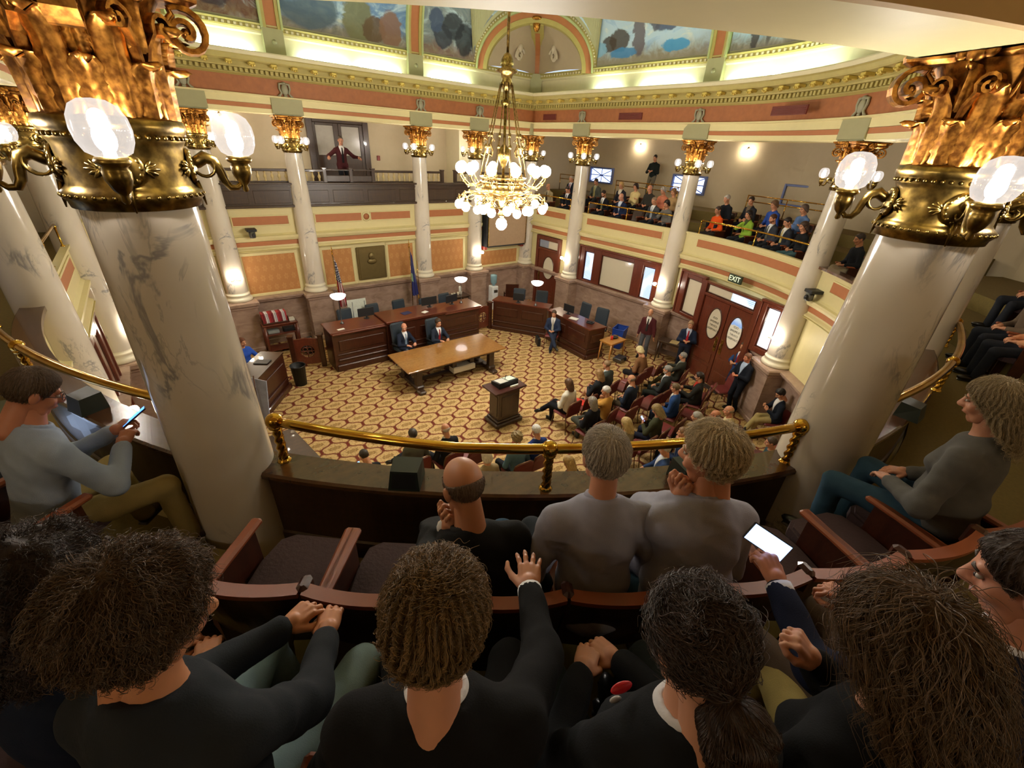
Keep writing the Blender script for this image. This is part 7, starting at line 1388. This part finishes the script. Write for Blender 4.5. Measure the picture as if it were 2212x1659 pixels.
# ---------------------------------------------------------------- near gallery: seats and the people in front of the lens
ROW1 = [(-131.75, 'front row seat beside the big left column, empty'), (-128.4, 'front row seat left of the bald man, empty under his foot'), (-125.05, 'front row seat under the bald man in the dark suit'), (-121.7, 'front row seat under the slim white-haired man'), (-118.2, 'front row seat under the heavy white-haired man'), (-114.8, 'empty front row seat right of the heavy white-haired man'), (-111.35, 'empty front row seat nearest the big right column'), (-107.9, 'front row seat under the woman in the grey sweater')]
for a, lab in ROW1: x, y = polar(8.33, a); theatre_seat(x, y, 3.72, a + 90, lab, 'near gallery front row seats')
for a, lab in ((-141.8, 'front row seat under the man with the blue phone'), (-147.0, 'front row seat under the dark-coated person at left')): x, y = polar(8.36, a); theatre_seat(x, y, 3.72, a + 90, lab, 'near gallery front row seats')
for a, lab in ((-133.2, 'second row seat under the curly-haired person'), (-129.8, 'second row seat under the wavy-haired boy'), (-126.1, 'second row seat under the fair-haired boy in black'), (-122.8, 'second row seat under the woman with the bun'), (-119.5, 'second row seat under the woman with long loose hair'), (-116.2, 'second row seat under the person with the red tie')): x, y = polar(9.30, a); theatre_seat(x, y, 3.97, a + 90, lab, 'near gallery second row seats')
def near(label, head, dyaw=0, **k):
    "a person whose head is at the point head, facing the chamber"
    a = ang(head[:2]); yaw = a + 90 + dyaw; sc_ = k.get('s', 1.0); le = k.get('lean', 4); sd = k.get('side', 0); hpp = k.get('hp', 8)
    sp = Vector((math.sin(rad(sd)), math.sin(rad(le)), math.cos(rad(le)) * math.cos(rad(sd)))).normalized(); hd = sp * (.49 * sc_ + .055) + Vector((0, .045 + .04 * math.sin(rad(hpp)), .125 * sc_ + .565)); p = Matrix.Rotation(rad(yaw), 3, 'Z') @ hd
    k.setdefault('h', .013); k.setdefault('folds', .0035); return person(label, head[0] - p.x, head[1] - p.y, head[2] - p.z, yaw, **k)
SH = '#8f8f9d'
near('bald man in dark suit and jeans leaning on his hand in the gallery front row', (-4.77, -13.78, 4.88), 14, s=1.05, girth=1.12, lean=14, side=-8, hy=18, hp=16, style='bald', hair='#6a5a4c', skin='#b5805e', top='#161616', collar='#2a2a2a', trousers='#2f4a63', shoes='#3a2418', arms='chinl', legs='figure4', cuff='#c9c6c0', strands=(2600, .014, .001, 21))
near('slim white-haired man in pale lavender shirt seen from behind in the front row', (-4.30, -14.07, 5.01), 0, s=1.06, girth=1.0, lean=10, hp=4, style='short', hair='#a3998a', skin='#c08a6c', top=SH, jacket=False, garm='shirt', collar=SH, trousers='#2a3038', arms='lap', strands=(5200, .035, .003, 22), shead=1.03)
near('heavy white-haired man in pale lavender shirt with hand at his cheek', (-3.97, -14.32, 5.03), 4, s=1.05, girth=1.25, lean=11, side=4, hy=34, hp=8, style='full', hair='#b8a88a', skin='#c58c6c', top=SH, jacket=False, garm='shirt', collar=SH, trousers='#38505c', arms='chinl', strands=(5600, .045, .004, 23), shead=1.05)
G_ = near('woman with long grey-blonde hair and grey knit sweater at the right', (-2.42, -14.91, 5.07), 6, fem=True, style='long', hair='#8a7a5c', skin='#b98468', top='#54524e', jacket=False, trousers='#2c4658', arms='lap', hp=14, hy=8, girth=1.1, strands=(4200, .10, .003, 24), s=1.04)
PM = near('man with glasses, pale blue shirt and khaki trousers holding a blue-lit phone', (-6.16, -12.04, 4.88), -6, s=1.0, lean=12, hp=30, hy=-14, style='short', hair='#53412f', skin='#b57a5c', top='#8f9cae', jacket=False, garm='shirt', collar='#8f9cae', trousers='#8a7848', shoes='#3a2a1e', legs='wide', armset=dict(wr={1: V3(.12, .36, .82), -1: V3(-.02, .40, .84)}, dir={1: V3(-.4, .7, .4), -1: V3(.3, .7, .4)}, pose={1: 'hold', -1: 'hold'}), strands=(4200, .03, .002, 25))
glasses(PM, -14, 30)
q = Matrix.Translation(PM.location) @ Matrix.Rotation(PM.rotation_euler[2], 4, 'Z') @ Vector((.04, .50, .90)); phone_obj('phone with a bright blue screen in the hands of the man with glasses', q, (rad(32), rad(-14), PM.rotation_euler[2] - .5), '#2f7dff', 3.0)
near('person in dark coat behind the man with the blue phone', (-6.85, -11.50, 4.85), 0, style='short', hair='#1d1714', top='#15171b', jacket=False, trousers='#1d1d20', arms='lap')
near('person with big dark curly hair at the bottom left corner', (-5.90, -13.72, 5.06), -4, style='curly', hair='#2b1d16', top='#121b2e', jacket=False, trousers='#5c4f34', lean=2, hp=10, girth=1.05, strands=(7000, .06, .012, 26, (0, -.02, .12), None, .02))
W = near('boy with messy wavy brown hair, dark sweatshirt and pale jeans', (-5.67, -14.04, 5.19), -6, style='messy', hair='#4d3a26', skin='#c08864', top='#22262b', jacket=False, garm='sweatshirt', trousers='#7f979c', lean=5, side=-3, hy=-44, hp=10, arms='clasp', armset=dict(wr={1: V3(.075, .43, .66), -1: V3(-.055, .42, .68)}, dir={1: V3(-.35, .9, -.1), -1: V3(.4, .85, .0)}, pose={1: 'relaxed', -1: 'clasp'}), legs='sit', strands=(9000, .065, .010, 27, (0, -.04, .12), None, .012), girth=1.05)
near('boy with straight fair-brown hair and black suit in the middle of the second row', (-5.21, -14.40, 5.22), 0, style='full', hair='#6b5432', skin='#c69278', top='#0d0d0e', jacket=True, collar='#d9d9dc', cuff='#dcdcde', trousers='#17181a', lean=6, hp=16, armset=dict(wr={1: V3(.24, .52, .77), -1: V3(-.12, .26, .66)}, dir={1: V3(.05, 1, .05)}, pose={1: 'splay'}, pole={1: V3(.8, -.3, -.6)}), strands=(10000, .05, .004, 28, (0, -.075, .085)), girth=1.02)
B_ = near('woman with dark brown hair in a low bun and charcoal suit', (-4.81, -14.73, 5.21), 2, fem=True, style='bun', hair='#35251b', skin='#c9977c', top='#15171a', jacket=True, collar='#d4d4d8', trousers='#1a1f1c', lean=4, hp=18, hy=4, arms='clasp', armset=dict(wr={1: V3(.02, .36, .68), -1: V3(-.10, .33, .69)}, dir={1: V3(-.7, .7, -.05), -1: V3(.5, .8, -.1)}, pose={1: 'clasp', -1: 'relaxed'}), strands=(9000, .11, .002, 29, (0, -.10, -.04)))
for lab, dx, dz, c, w in (('red_badge', -.115, 1.045, '#b8202a', (.055, .020)), ('silver_pin', -.120, .995, '#9a9a98', (.03, .010))): o = MB(); o.ball((0, 0, 0), (w[0] / 2, .006, w[1] / 2 + .002), 14, 8); e = o.build(lab, mat(lab, c, .35), B_, (dx, .115, dz)); e.rotation_euler = (rad(-38), 0, .2)
near('woman with long loose light brown hair, black top and khaki trousers', (-4.45, -14.98, 5.20), 6, fem=True, style='xlong', hair='#57422a', skin='#c9977c', top='#0c0d0e', jacket=False, trousers='#a2935c', lean=6, hp=22, hy=10, armset=dict(wr={-1: V3(-.23, .30, .70), 1: V3(.05, .24, .92)}, dir={-1: V3(.2, .9, -.2), 1: V3(-.5, .5, .7)}, pose={-1: 'fist', 1: 'fist'}, pole={1: V3(.5, .1, -1)}), strands=(10000, .20, .003, 30), legs='wide')
R_ = near('person in navy suit with red striped tie holding a phone at the right edge', (-4.04, -15.12, 5.22), 10, style='short', hair='#3a2b20', skin='#c48a6e', top='#191f34', shirt='#d8d8de', tie='#a5242c', trousers='#5a4d42', lean=2, hp=20, hy=20, cuff='#d8d8de', armset=dict(wr={-1: V3(-.20, .44, .84), 1: V3(.10, .34, .74)}, dir={-1: V3(.1, .8, .5), 1: V3(-.4, .8, 0)}, pose={-1: 'hold', 1: 'hold'}), strands=(3000, .03, .002, 31))
q = Matrix.Translation(R_.location) @ Matrix.Rotation(R_.rotation_euler[2], 4, 'Z') @ Vector((-.17, .54, .92)); phone_obj('phone with a pale lit screen at the right edge', q, (rad(50), rad(-60), R_.rotation_euler[2]), '#9fc0ff', 2.0)
# unseen sconces added behind the camera to light the near heads from behind
for a, lab in ((-112, 'added unseen pair of lit shades behind the near seats, right one'), (-140, 'added unseen pair of lit shades behind the near seats, left one')): x, y = polar(11.50, a); sconce(lab, (x, y, 6.1), rad(a - 90), False)
